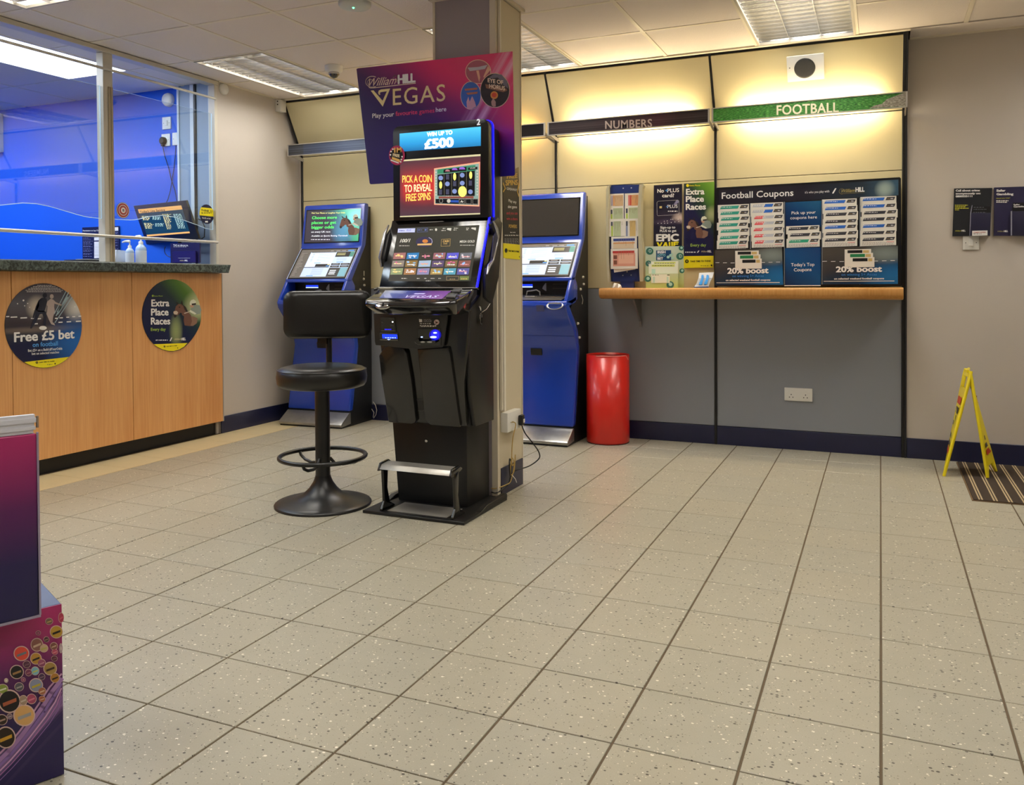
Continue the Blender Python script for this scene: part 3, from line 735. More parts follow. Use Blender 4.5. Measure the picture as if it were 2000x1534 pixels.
MB(mat('arm_black', '#1b1b1e', .4)).tube([q, q+V3((.0, .018, -.01)), V3((q.x, q.y+.018, 1.275))], .014, 8).lathe([(.09, 0), (.09, .012), (.02, .02)], (q.x, q.y-.03, 1.2625), 20).build('stand', t)
b = MB(BC); pts = [(-4.60+.0, 1.93, 1.60), (-4.595, 1.95, 1.56), (-4.59, 1.955, 1.50), (-4.60, 1.94, 1.45), (-4.62, 1.92, 1.46)]
b.tube([(-4.64, 1.92, 1.61), (-4.60, 1.94, 1.59), (-4.585, 1.95, 1.54), (-4.59, 1.95, 1.47), (-4.60, 1.93, 1.455)], .004, 6)
cc = mp.P(-.36, -.02, -.01); b.tube([cc+V3((.075*math.cos(a), 0, -.05+.055*math.sin(a))) for a in [math.radians(k) for k in range(150, 391, 20)]], .003, 6); b.build('cable', t)

# white sockets on the blue wall
bw = yplane(2.08); SW = mat('white_plastic', '#e9e8e2', .35)
def faceplate(name, label, x0, x1, z0, z1, kind, y=2.08, cat='socket'):
    t = thing(name, label, cat, ((x0+x1)/2, y, (z0+z1)/2))
    MB(SW).box(x0, x1, y-.010, y, z0, z1).build('faceplate', t, bevel=.002)
    cx, cz = (x0+x1)/2, (z0+z1)/2; b = MB(mat('screw_dark', '#4b4a48', .4))
    for s in (-1, 1): b.lathe([(.003, 0), (.003, .0008)], (cx+s*(x1-x0)*.33, y-.010, cz), 8, ax=((1, 0, 0), (0, 0, 1), (0, -1, 0)))
    b.build('screws', t)
    if kind == 'switch':
        MB(SW).box(cx-.013, cx+.013, y-.016, y-.010, cz-.020, cz+.020).build('rocker', t, bevel=.0015)
    return t
faceplate('wall_switch', 'white fused switch plate, topmost of the three on the blue wall', -5.116, -5.03, 2.322, 2.416, 'switch', cat='switch')
s1 = faceplate('wall_socket', 'white socket with a black plug on the blue wall', -5.126, -5.04, 2.192, 2.286, 'plug')
MB(BC).lathe([(.030, 0), (.030, .022), (.022, .030)], (-5.098, 2.07, 2.232), 16, ax=((1, 0, 0), (0, 0, 1), (0, -1, 0))).box(-5.107, -5.089, 2.045, 2.068, 2.19, 2.225).build('plug', s1)
faceplate('blank_plate', 'plain white cable plate with black cables, right of the socket on the blue wall', -5.015, -4.935, 2.192, 2.289, 'blank')
for nm, pts, r in (('cable', [(-5.098, 2.055, 2.19), (-5.09, 2.065, 2.12), (-5.055, 2.07, 2.02), (-5.03, 2.07, 1.93), (-4.99, 2.068, 1.84), (-4.96, 2.06, 1.74), (-4.93, 2.03, 1.68)], .003),
                   ('cable', [(-4.975, 2.068, 2.19), (-4.985, 2.068, 2.10), (-5.0, 2.07, 2.02), (-5.02, 2.07, 1.93), (-5.04, 2.068, 1.84), (-5.055, 2.06, 1.78), (-5.06, 2.03, 1.72)], .003)):
    tag(MB(BC).tube(pts, r, 6).build('cable'), 'thin cable running down from the %s on the blue wall' % ('black plug' if pts[0][0] < -5.05 else 'plain plate'), 'cable')
o = MB(SW).prism([(-5.075, 2.03, 1.735), (-5.045, 2.03, 1.74), (-5.03, 2.035, 1.69), (-5.04, 2.035, 1.66), (-5.05, 2.035, 1.66)], (0, .012, 0)).build('cable_tag'); tag(o, 'small white tag on the cable above the monitor', 'tag')
o = MB(SW).lathe([(.052, 0), (.052, .02), (.045, .034), (.02, .038), (0.0001, .038)], (-5.048, 2.08, 2.545), 28, ax=((1, 0, 0), (0, 0, 1), (0, -1, 0))).build('alarm_sounder'); tag(o, 'round white alarm sounder at the top of the blue wall', 'alarm')
o = MB(SW).lathe([(.042, 0), (.042, .014), (.036, .024), (.0001, .027)], (-4.54, 2.105, 2.585), 28, ax=((0, 1, 0), (0, 0, 1), (1, 0, 0))).build('alarm_disc'); tag(o, 'round white disc on the greige side wall beside the counter screen', 'alarm')
# permission chart on the blue wall
t = thing('notice', 'dark navy notice with a white column, on the blue wall behind the counter post', 'notice', (-5.76, 2.07, 1.5))
pn = yplane(2.074); b = MB(NAVY, pn, (150, 430, 13.33)); b.prect(155, 195, 1130, 1062, 0, .005); b.build('card', t)
b = MB(WHITE, pn, (150, 430, 13.33)); b.text('Permission to Lay Chart', 175, 296, 640, 36, .006, bold=.02, slope=-8); b.prect(640, 205, 1095, 278, .0055)
for y0, y1 in ((455, 520), (565, 630), (645, 695), (703, 775), (783, 828), (835, 910), (915, 985)): b.prect(468, y0, 900, y1, .0055)
b.m(mat('notice_grey', '#777aa0', .5))
for k, y in enumerate((460, 495, 545, 580, 620, 670, 690, 745, 785, 810, 870, 885, 940)): b.dashes(185, y, 330+(k*53) % 110, 14, .0055, k)
for k, y in enumerate((315, 340, 515, 580, 655, 740, 790, 830, 880)): b.dashes(945, y, 1095, 16, .0055, k+30)
b.build('lettering', t)
t = thing('till_keypad', 'low black till unit on the worktop below the navy notice', 'till', (-5.0, 1.33, 1.262))
b = MB(BC).box(-5.1, -4.9, 1.18, 1.42, 1.2625, 1.292); b.build('base', t, bevel=.004); MB(SW).box(-5.06, -4.95, 1.24, 1.42, 1.293, 1.297).build('paper_slip', t)
# hand gel bottles
CLR = mat('gel_bottle', '#bcd2ea', .15); LABW = mat('bottle_label', '#e6ecf4', .4)
def bottle(x, y, label, r, h, rz):
    t = thing('pump_bottle', label, 'bottle', (x, y, 1.262), rz)
    t['group'] = 'pump bottles on the counter'
    L_ = MB(CLR); L_.xf = children_xf(t); L_.lathe([(r, 0), (r, h*.5), (r*.93, h*.56), (r*.6, h*.64), (r*.36, h*.68)], seg=20).build('bottle', t)
    L_ = MB(LABW); L_.xf = children_xf(t); L_.lathe([(r*1.02, h*.02), (r*1.02, h*.46)], seg=20).build('label', t)
    L_ = MB(SW); L_.xf = children_xf(t); L_.lathe([(r*.42, h*.66), (r*.42, h*.76), (r*.14, h*.80), (r*.14, h*.92)], seg=14)
    L_.tube([(0, 0, h*.93), (-.010, 0, h*.95), (-.035, 0, h*.95), (-.055, 0, h*.91)], [.010, .009, .007, .005], 8).build('pump', t)
    return t
bottle(-4.72, 1.485, 'clear pump bottle with white label, right one of the two on the counter', .036, .205, .2)
bottle(-4.745, 1.412, 'squat clear pump bottle, left one of the two on the counter', .028, .165, .25)
t = thing('white_card', 'slanting blank white card holder left of the pump bottles', 'card', (-4.78, 1.40, 1.262)); MB(LABW).prism([(-4.80, 1.335, 1.262), (-4.80, 1.43, 1.262), (-4.80, 1.43, 1.355), (-4.80, 1.35, 1.36)], (-.012, 0, 0)).build('card', t)
# leaflet holder
t = thing('leaflet_holder', 'purple leaflet holder reading Tell us about it, on the counter below the monitor', 'holder', (-4.73, 1.9, 1.262))
ph = yplane(1.885); PUR = mat('holder_purple', '#241f4c', .35)
b = MB(PUR, ph, (220, 340, 7.67)); b.prect(865, 1040, 1305, 1330, -.012, .012); b.build('back_board', t)
b = MB(mat('holder_pocket', '#2d2560', .2, coat=.5), ph, (220, 340, 7.67)); b.prect(925, 1160, 1265, 1326, .006, .012); b.build('pocket', t)
b = MB(WHITE, ph, (220, 340, 7.67)); b.text('Tell us about it.', 910, 1076, 1135, 22, .002, bold=.03, slope=4); b.dashes(915, 1088, 1110, 5, .002, 2)
WH(b, 1025, 1308, 1155, 22, .020, sc=False); b.m(WHITE); b.pline([(1010, 1262), (1190, 1262)], .0012, .019); b.build('lettering', t)
o = MB(SW).box(-6.98, -6.952, 1.98, 2.075, 2.54, 2.60).box(-7.25, -6.956, 2.0, 2.08, 2.27, 2.56).build('wall_box'); tag(o, 'pale box high on the staff wall at the far left edge', 'box')
# ================================================================ header light boxes on the back wall
HF = mat('header_frame', '#b9b4ac', .35, metal=.3); HD_ = mat('header_dark', '#120f12', .3)
HTUBE = mat('header_tube', '#ffe8bc', .4, emit=120.0)
HTUBE2 = mat('header_tube_amber', '#ffc878', .4, emit=40.0)
HTUBE0 = mat('header_tube_off', '#c9c5bb', .4)
GRASS = art('grass_print', (0, 2), [(0, '#12300f'), (.42, '#1f5a1c'), (.6, '#3f8f34'), (1, '#8fc46a')], d=(0, 0), off=.5, noise=2.4, nscale=55, rough=.4)
GRAVEL = art('gravel_print', (0, 2), [(0, '#5d564a'), (.5, '#8f8878'), (1, '#cfc8b6')], d=(0, 0), off=.5, noise=2.0, nscale=14, rough=.5)
NUMP = art('numbers_print', (0, 2), [(0, '#171013'), (.5, '#26131a'), (.7, '#3d1628'), (.85, '#1c1116'), (1, '#120e11')], d=(1, 0), streaks=(0, 1, 14, '#7a6a70', .25, .5, .6), rough=.35)
STRK = art('streaked_print', (0, 2), [(0, '#242528'), (.13, '#2a2c30'), (.14, '#2e384e'), (.5, '#36425e'), (1, '#2a3246')], d=(1, 0), streaks=(0.02, 1, 12, '#6f7f9b', .4, .5, .6), rough=.3)
def header(x0, x1, front, tube, label, light=True):
    t = thing('header_sign', label, 'sign', ((x0+x1)/2, 2.80, 2.22), group=None)
    z0, z1 = 2.172, 2.268
    MB(front).box(x0+.010, x1-.010, 2.802, 2.806, z0+.006, z1-.006).build('fascia', t)
    MB(HF).box(x0, x1, 2.798, 2.814, z1-.006, z1).box(x0, x1, 2.798, 2.814, z0, z0+.006).box(x0, x0+.010, 2.798, 2.814, z0+.006, z1-.006).box(x1-.010, x1, 2.798, 2.814, z0+.006, z1-.006).build('frame', t)
    MB(HD_).box(x0+.004, x1-.004, 2.8141, 2.822, z0+.002, z1-.002).build('back_panel', t)
    for x in (x0+.004, x1-.012): MB(HF).prism([(x, 2.822, z0+.004), (x, 3.0, z0-.02), (x, 3.0, z0+.006), (x, 2.822, z0+.03)], (.008, 0, 0)).build('bracket', t)
    m = (x0+x1)/2
    MB(tube).tube([(m-.43, 2.905, 2.235), (m+.43, 2.905, 2.235)], .008, 8).build('fluorescent_tube', t)
    MB(HF).box(m-.45, m+.45, 2.885, 2.925, 2.2160, 2.2200).build('tube_tray', t) if False else None
    return t
hl = [header(-4.50, -3.365, STRK, HTUBE0, 'unlit header strip with blue streaked print, at the left end of the back wall'),
      header(-3.35, -2.215, HD_, HTUBE2, 'plain black header strip above the right terminal, partly behind the pillar'),
      header(-2.195, -1.045, NUMP, HTUBE, 'dark header strip reading NUMBERS with light glowing behind it'),
      header(-1.03, .145, GRASS, HTUBE, 'green grass-printed header strip reading FOOTBALL with light glowing behind it')]
ph = yplane(2.8018)
b = MB(mat('header_letters', '#c9b9ae', .4), ph, (1000, 0, 2.5)); b.text('NUMBERS', 455, 629, 684, 38, .0008, bold=.018, space=1.08, slope=-9); b.build('lettering', hl[2])
b = MB(mat('header_letters_cream', '#efe6c8', .4), ph, (1000, 0, 2.5)); b.text('FOOTBALL', 1292, 561, 1596, 46, .0008, bold=.022, space=1.05, slope=-14); b.build('lettering', hl[3])
b = MB(GRAVEL, ph, (1000, 0, 2.5)); b.ppoly([(1745, 530), (1768, 516), (1805, 508), (1830, 485), (1870, 470), (1905, 456), (1925, 452), (1925, 518)], .0003, .0004); b.build('gravel_print', hl[3])
# speaker on the leaning panel
LN = Pl((-.46, 3.0-.003-.222*(2.5-2.196)/.409, 2.5), (1, 0, 0), V3((0, -.222, .409)))
t = thing('wall_speaker', 'white square speaker with round black grille above the football header', 'speaker', tuple(LN.O))
ps = LN.lift(.02); c = ps.uv(1573, 133)
def prect_uv(b, pl, u0, u1, v0, v1, d, t): return b.prism([pl.P(u, v, d) for u, v in ((u0, v0), (u1, v0), (u1, v1), (u0, v1))], pl.N*t)
b = MB(SW); prect_uv(b, ps, c[0]-.112, c[0]+.112, c[1]-.082, c[1]+.082, -.018, .018); b.build('faceplate', t, bevel=.003)
b = MB(mat('grille_black', '#15161a', .6, bump=.6, bscale=400)); b.lathe([(.064, 0), (.064, .003), (.055, .004), (.0001, .001)], ps.P(c[0]-.004, c[1]), 32, ax=(ps.U, ps.V, ps.N)); b.build('grille', t)
b = MB(mat('screw_dark', '#4b4a48', .4)); b.lathe([(.004, 0), (.004, .001)], ps.P(c[0]-.095, c[1]+.01), 8, ax=(ps.U, ps.V, ps.N)); b.build('screw', t)
# twin-dot sensor at the far left corner, dome camera, emergency detector
t = thing('sensor_box', 'white sensor box with two dark holes high in the left corner', 'sensor', (-4.53, 2.78, 2.58))
MB(SW).box(-4.54, -4.486, 2.70, 2.775, 2.528, 2.622).build('casing', t, bevel=.004)
b = MB(BC)
for z in (2.608, 2.583): b.lathe([(.006, 0), (.006, .001)], (-4.514, 2.70, z), 10, ax=((1, 0, 0), (0, 0, 1), (0, -1, 0)))
b.build('holes', t)
t = thing('dome_camera', 'white dome security camera with black lens on the ceiling', 'camera', (-3.49, 2.04, CZ))
MB(SW).lathe([(.062, 0), (.060, -.035), (.050, -.042), (.036, -.045)], (-3.49, 2.04, CZ+.002), 32).build('housing', t)
MB(mat('dome_black', '#0b0b0d', .08, coat=1)).lathe([(.036, -.043), (.036, -.052), (.033, -.063), (.024, -.076), (.012, -.083), (.0001, -.085)], (-3.49, 2.04, CZ+.002), 28).build('lens_dome', t)
MB(mat('chrome', '#c8c8c8', .15, metal=1)).lathe([(.0375, -.046), (.0385, -.056), (.0375, -.060), (.036, -.056), (.0365, -.046)], (-3.49, 2.04, CZ+.002), 28).build('ring', t)
t = thing('emergency_light', 'round white ceiling fitting with a small green light', 'light', (-2.60, .985, CZ))
MB(mat('frosted_white', '#cfd3cb', .3)).lathe([(.088, .001), (.088, -.012), (.080, -.022), (.045, -.030), (.0001, -.032)], (-2.60, .985, CZ), 36).build('body', t)
MB(mat('green_led', '#58f0a0', .3, emit=6)).lathe([(.006, -.031), (.004, -.036), (.0001, -.037)], (-2.595, .965, CZ), 10).build('lamp', t)

# ================================================================ writing shelf
t = thing('wall_shelf', 'long beech edged writing shelf along the grey back wall panels', 'shelf', (-.82, 2.99, 1.04))
b = MB(wood('shelf_veneer', '#b97f3c', '#cf9a55'))
b.prism([(-1.79, 2.99, 1.003), (-1.79, 2.775, 1.003), (-1.79, 2.735, 1.012), (-1.79, 2.72, 1.03), (-1.79, 2.718, 1.06), (-1.79, 2.726, 1.078), (-1.79, 2.99, 1.078)], (1.914, 0, 0), smooth=False)
b.build('board', t, bevel=.004)
MB(mat('bracket_steel', '#8a8a88', .4, metal=.6)).prism([(-1.572, 2.99, 1.003), (-1.572, 2.80, 1.003), (-1.572, 2.80, .995), (-1.572, 2.978, .84), (-1.572, 2.978, .82), (-1.572, 2.99, .82)], (.012, 0, 0)).box(-1.576, -1.556, 2.985, 2.99, .80, .86).build('bracket', t)

# ================================================================ leaflet rack
SH = 1.078
RB = mat('rack_blue', '#1a2f6e', .35); RC = mat('rack_cream', '#bdb79a', .45)
t = thing('leaflet_rack', 'tall blue leaflet rack with curved cream sides, at the left end of the shelf', 'rack', (-1.68, 2.95, SH))
crop5 = (1180, 350, 6.973); pr_ = yplane(2.95)
b = MB(RB, pr_, crop5); b.ppoly([(80, 110), (100, 85), (495, 72), (500, 1396), (95, 1396), (78, 1000)], -.03, .03); b.prect(215, 1396, 405, 1482, -.03, .025); b.build('back_board', t)
b = MB(RC, pr_, crop5)
b.ppoly([(42, 150), (60, 100), (98, 88), (80, 120), (78, 200), (78, 1000), (95, 1400), (62, 1400), (45, 1000)], -.025, .055)
b.ppoly([(495, 76), (545, 68), (552, 90), (535, 130), (520, 300), (520, 800), (548, 1000), (548, 1392), (500, 1396), (482, 1000), (472, 400), (490, 110)], -.025, .055)
b.build('side_wings', t)
b = MB(mat('screw_bright', '#cfd2d6', .3, metal=.5), pr_, crop5)
for x, y in ((260, 125), (370, 120), (312, 1262), (255, 1312), (367, 1308)): b.pell(x, y, 9, 9, .0002, .001, 10)
b.build('screws', t)
LF = mat('leaflet_white', '#e9e4d8', .5)
def leaflet(i, label, x0, y0, x1, y1, d, cols, grp='leaflets in the blue rack'):
    t = thing('leaflet', label, 'leaflet', tuple(pr_.P(*pr_.uv(crop5[0]+x0/crop5[2], crop5[1]+y1/crop5[2]), d)), group=grp)
    b = MB(LF, pr_, crop5); b.prect(x0, y0, x1, y1, d, .004); b.build('sheet', t)
    b = MB(LF, pr_, crop5)
    for q_, (m, a, c, e, f) in enumerate(cols): b.m(m); b.prect(a, c, e, f, d+.0042+.0001*q_, .0003)
    r = random.Random(i); b.m(mat('print_line', '#8d7a5a', .5))
    for k in range(7): xx = x0+(x1-x0)*(.3+.09*k); b.prect(xx, y0+30, xx+3, y0+30+r.randint(10, int((y1-y0)*.6)), d+.0054, .0002)
    b.build('printing', t); return t
OR, PKc, GRc, LMc, GDc = mat('pr_orange', '#d9a06a', .5), mat('pr_pink', '#d97f7a', .5), mat('pr_sage', '#b4c098', .5), mat('pr_lime', '#a8bf4e', .5), mat('pr_gold', '#cdb070', .5)
DKc = mat('pr_dark', '#3b4250', .5); BRc = mat('pr_tan', '#c9a880', .5)
leaflet(1, 'tan striped leaflet in the top row at left of the blue rack', 78, 205, 272, 365, .003, [(BRc, 148, 222, 262, 365), (OR, 124, 224, 148, 365), (mat('pr_mauve', '#a9a0b5', .5), 98, 228, 122, 365)])
leaflet(2, 'orange and pink leaflet in the top row at right of the blue rack', 285, 198, 476, 362, .003, [(OR, 375, 218, 470, 360), (PKc, 330, 220, 352, 360), (mat('pr_red', '#b8452f', .5), 352, 220, 375, 360)])
leaflet(3, 'green barred leaflet in the second row at left of the blue rack', 78, 375, 275, 545, .010, [(GRc, 130, 400, 262, 545), (LMc, 98, 480, 122, 545), (DKc, 98, 420, 120, 478)])
leaflet(4, 'green barred leaflet in the second row at right of the blue rack', 287, 372, 476, 540, .010, [(GRc, 340, 392, 470, 540), (LMc, 305, 470, 330, 540), (DKc, 303, 402, 328, 465)])
leaflet(5, 'pale green leaflet in the third row at left of the blue rack', 75, 550, 290, 780, .017, [(GRc, 140, 578, 238, 780), (LMc, 108, 640, 132, 780), (DKc, 104, 585, 128, 640)])
leaflet(6, 'gold leaflet in the third row at right of the blue rack', 290, 545, 478, 780, .017, [(GDc, 358, 570, 440, 780), (DKc, 308, 575, 332, 640), (mat('pr_bluegrey', '#8490b0', .5), 308, 640, 332, 780)])
t = leaflet(7, 'wide leaflet with a blue title bar, upper of the two wide ones in the rack', 112, 790, 460, 945, .024, [(mat('pr_royal', '#2a4088', .5), 140, 815, 432, 842), (OR, 140, 865, 430, 880), (mat('pr_beige', '#d8c2a2', .5), 140, 888, 420, 945)])
t = leaflet(8, 'wide leaflet with a red title bar, lowest in the blue rack', 108, 955, 475, 1222, .031, [(mat('pr_crimson', '#b2302a', .5), 135, 982, 430, 1008), (mat('pr_salmon', '#d89a84', .5), 140, 1014, 442, 1185), (mat('pr_brown', '#7a4a38', .5), 148, 1040, 195, 1090), (mat('pr_brown', '#7a4a38', .5), 150, 1110, 195, 1165), (mat('pr_peach', '#e4b49a', .5), 215, 1035, 420, 1150)])
b = MB(LF, pr_, crop5); b.ppoly([(145, 1225), (450, 1222), (430, 1232), (152, 1274)], .026, .003); tag(b.build('leaflet'), 'crooked white leaflet slipping out under the lowest one in the rack', 'leaflet', 'leaflets in the blue rack')
b = MB(SW); b.xf = Matrix.Translation((-1.70, 2.84, SH+.001))
tp = [(-.030, 0, 0), (-.020, .01, .035), (.0, -.006, .026), (.010, .012, .030), (.034, .0, .020), (.038, .01, .0), (.018, -.012, .0), (.004, .02, .012), (-.012, -.015, .004)]
b.add(tp, [(0, 1, 8), (1, 2, 8), (2, 3, 7), (3, 4, 6), (4, 5, 6), (2, 7, 8), (3, 6, 7), (1, 3, 2), (0, 8, 7), (7, 6, 5), (0, 7, 5), (0, 5, 4, 3, 1)]); tag(b.build('crumpled_tissue'), 'crumpled white tissue on the shelf below the blue rack', 'tissue')

# ================================================================ posters between the rack and the coupons
pp = yplane(2.989)
def card_art(name, **k): return art(name, (0, 2), **k)
t = thing('wall_poster', 'narrow black poster reading No PLUS card, right of the leaflet rack', 'poster', (-1.36, 2.989, 1.4))
b = MB(card_art('plus_poster', ramp=[(0, '#141426'), (.35, '#1a1830'), (.5, '#2c2438'), (.62, '#15152c'), (1, '#12122a')], d=(0, 1), blobs=[(.95, .46, .35, .10, '#d9c4b8', .9), (.5, .40, .8, .06, '#4a3c55', .8)], rough=.35), pp, crop5)
b.ppoly([(678, 86), (1062, 66), (1060, 920), (672, 920)], 0, .002); b.build('card', t)
b = MB(WHITE, pp, crop5); b.text('No', 725, 186, 815, 50, .003, bold=.035); b.text('PLUS', 862, 182, 1022, 52, .003, bold=.015); b.text('card?', 790, 248, 955, 48, .003, bold=.035, slope=-3)
b.text('Sign-up to', 765, 675, 970, 32, .003, bold=.03, slope=-4); b.text('PLUS to get', 760, 722, 985, 32, .003, bold=.03, slope=-4); b.text('EPIC', 708, 845, 1020, 92, .003, bold=.05, slope=-4)
b.text('PLUS', 862, 396, 1002, 44, .003, bold=.012); b.dashes(870, 432, 1005, 12, .003, 8)
lw = .0012; b.pline([(720, 318), (738, 302), (1005, 286), (1020, 300), (1022, 470), (1008, 484), (735, 500), (722, 486)], lw, .003, closed=True)
for x, y in ((865, 600), (915, 592), (965, 584), (1018, 577), (825, 602), (780, 603), (735, 603), (910, 550), (935, 548), (1008, 548), (860, 570), (820, 575)): b.pell(x, y, 6, 6, .003, .0003, 8)
b.build('lettering', t)
b = MB(mat('plus_blue', '#3a8bd8', .4), pp, crop5); b.prect(835, 150, 872, 160, .003); b.prect(850, 138, 859, 174, .003); b.prect(845, 372, 875, 380, .003); b.prect(857, 362, 864, 392, .003)
b.m(mat('chip_gold', '#d6c27a', .4)); b.prect(755, 370, 788, 398, .003); b.m(mat('card_swoosh', '#8a86a8', .4)); b.ppoly([(945, 350), (985, 288), (1012, 288), (1016, 318), (975, 352)], .003)
b.m(YELL); b.ppoly([(715, 862), (740, 862), (760, 900), (775, 862), (798, 860), (772, 915), (740, 917)], .003); b.ppoly([(800, 915), (828, 860), (852, 860), (868, 913), (845, 913), (838, 900), (825, 914)], .003); b.prect(880, 858, 902, 912, .003); b.prect(915, 856, 938, 911, .003)
b.ppoly([(945, 856), (1015, 852), (1015, 868), (968, 871), (968, 880), (1008, 878), (1008, 892), (968, 894), (968, 908), (945, 910)], .003); b.build('artwork', t)
t = thing('wall_poster', 'tall navy and green poster reading Extra Place Races, beside the football coupons', 'poster', (-1.15, 2.989, 1.5))
b = MB(card_art('extra_poster', ramp=[(0, '#11113c'), (.48, '#141440'), (.64, '#23402f'), (.8, '#5c8f2a'), (1, '#8fbf4a')], d=(.35, .65), off=-.06, blobs=[(.95, .62, .3, .12, '#d4dca0', .7)], rough=.35), pp, crop5)
b.ppoly([(1088, 62), (1502, 36), (1488, 1205), (1085, 1212)], 0, .002); b.build('card', t)
b = MB(YELL, pp, crop5); b.ppoly([(1085, 1050), (1490, 1044), (1488, 1205), (1085, 1212)], .0021, .0004); b.build('yellow_band', t)
b = MB(WHITE, pp, crop5); b.text('Extra', 1115, 212, 1368, 78, .003, bold=.035, slope=-6); b.text('Place', 1113, 312, 1360, 78, .003, bold=.035, slope=-6); b.text('Races', 1112, 418, 1388, 78, .003, bold=.035, slope=-6)
b.dashes(1105, 990, 1252, 12, .003, 4); b.ppoly([(1265, 1003), (1280, 1003), (1298, 975), (1284, 975)], .003); WH(b, 1310, 998, 1462, 28, .003, sc=False); TT(b, 1128, 1130, 1455, 26, .003); b.m(BLACK); b.dashes(1315, 1178, 1435, 6, .003, 3); b.pell(1462, 1175, 10, 12, .003); b.build('lettering', t)
b = MB(mat('lime_print', '#a8c84a', .4), pp, crop5); b.text('Every day', 1178, 920, 1390, 40, .003, bold=.008, slope=-4); b.m(YELL); b.pell(1138, 88, 20, 20, .003); b.text('Extra Places', 1165, 98, 1310, 20, .003, bold=.01, slope=-3); b.build('lettering', t)
b = MB(WHITE, pp, crop5); horse(b, lambda x, y: (1125+x*340, 545+y*260), .0026); b.build('artwork', t)
# irish lotto box
pl_ = yplane(2.88)
t = thing('lotto_dispenser', 'pale green dispenser reading Irish Lotto Bet with lotto balls printed on it', 'dispenser', (-1.38, 2.91, SH))
b = MB(card_art('lotto_print', ramp=[(0, '#b9c87a'), (.5, '#bccaa0'), (1, '#bccdbb')], d=(0, 1), blobs=[(.5, .95, .5, .3, '#dfe8cf', .7)], rough=.4), pl_, crop5)
b.ppoly([(560, 918), (1080, 912), (1082, 1482), (565, 1484)], -.010, .010); b.build('back_board', t)
b = MB(card_art('lotto_pocket', ramp=[(0, '#b6c96a'), (1, '#c8d3a4')], d=(0, 1), rough=.3), pl_, crop5); b.prect(588, 1290, 1015, 1484, .015, .012); b.build('pocket', t)
BALL = mat('lotto_ball', '#2f6b5c', .35); b = MB(BALL, pl_, crop5); BH = mat('lotto_ball_light', '#a9d2c2', .4)
for x, y, r, n_, d in ((620, 982, 50, '39', .0006), (1032, 1052, 50, '19', .0006), (605, 1150, 42, '5', .0006), (608, 1358, 44, '', .028), (912, 1458, 50, '', .028), (1060, 1250, 34, '', .0006), (1050, 940, 34, '', .0006)):
    b.m(BALL); b.pell(x, min(y, 1440 if r > 45 and y > 1400 else y), r, r*.96, d); b.m(BH); b.pell(x+4, min(y, 1436)-4, r*.5, r*.5, d+.0006)
    if n_: b.m(BLACK); b.text(n_, x-18, y+14, x+22, 30, d+.0016, bold=.02)
b.build('lotto_balls', t)
b = MB(mat('lotto_navy', '#14406a', .35), pl_, crop5); b.prect(708, 972, 912, 1106, .0008); b.m(BH); b.pell(905, 1040, 20, 20, .0010); b.pell(930, 1075, 18, 18, .0010); b.pell(872, 1062, 20, 20, .0016); b.pell(925, 1020, 14, 14, .0016)
b.m(WHITE); b.text('IRISH', 725, 1012, 838, 34, .0022, bold=.05); b.m(mat('lotto_teal', '#8fd0d8', .4)); b.text('LOTTO', 725, 1056, 838, 34, .0022, bold=.03); b.m(WHITE); b.text('BET', 725, 1100, 805, 34, .0022, bold=.05); b.build('lettering', t)
SLIP = mat('slip_paper', '#f0f2da', .5); SL2 = mat('slip_lime', '#d9e070', .5); SL3 = mat('slip_mint', '#bfe0c8', .5)
for k, (lab, x0, y0, x1, y1, d) in enumerate((('white and lime betting slip at the back of the lotto dispenser', 640, 1122, 1015, 1290, .003), ('white and lime betting slip in the middle of the lotto dispenser', 612, 1155, 1005, 1290, .008))):
    t = thing('betting_slip', lab, 'slip', tuple(pl_.P(*pl_.uv(1180+x0/6.973, 350+y1/6.973), d)), group='betting slips in the lotto dispenser')
    b = MB(SLIP, pl_, crop5); b.prect(x0, y0, x1, y1, d, .003); b.build('sheet', t)
    b = MB(SL2, pl_, crop5); b.prect(x0+40, y0+10, x1-40, y0+38, d+.0031, .0003); b.m(SL3); b.prect(x0+40, y0+70, x0+90, y1, d+.0031, .0003); b.m(mat('pr_dark2', '#6a6f50', .5)); b.dashes(x0+50, y0+20, x1-60, 8, d+.0036, k); b.build('printing', t)
t = thing('betting_slip', 'small white betting slip in the front pocket of the lotto dispenser', 'slip', (-1.38, 2.86, SH+.03), group='betting slips in the lotto dispenser')
b = MB(SLIP, pl_, crop5); b.prect(655, 1298, 905, 1415, .028, .002); b.build('sheet', t); b = MB(SL3, pl_, crop5); b.prect(680, 1330, 705, 1410, .0302, .0003); b.prect(866, 1330, 890, 1410, .0302, .0003); b.m(mat('pr_dark2', '#6a6f50', .5)); b.dashes(670, 1303, 760, 8, .0302, 5); b.prect(872, 1300, 905, 1314, .0302, .0003); b.build('printing', t)
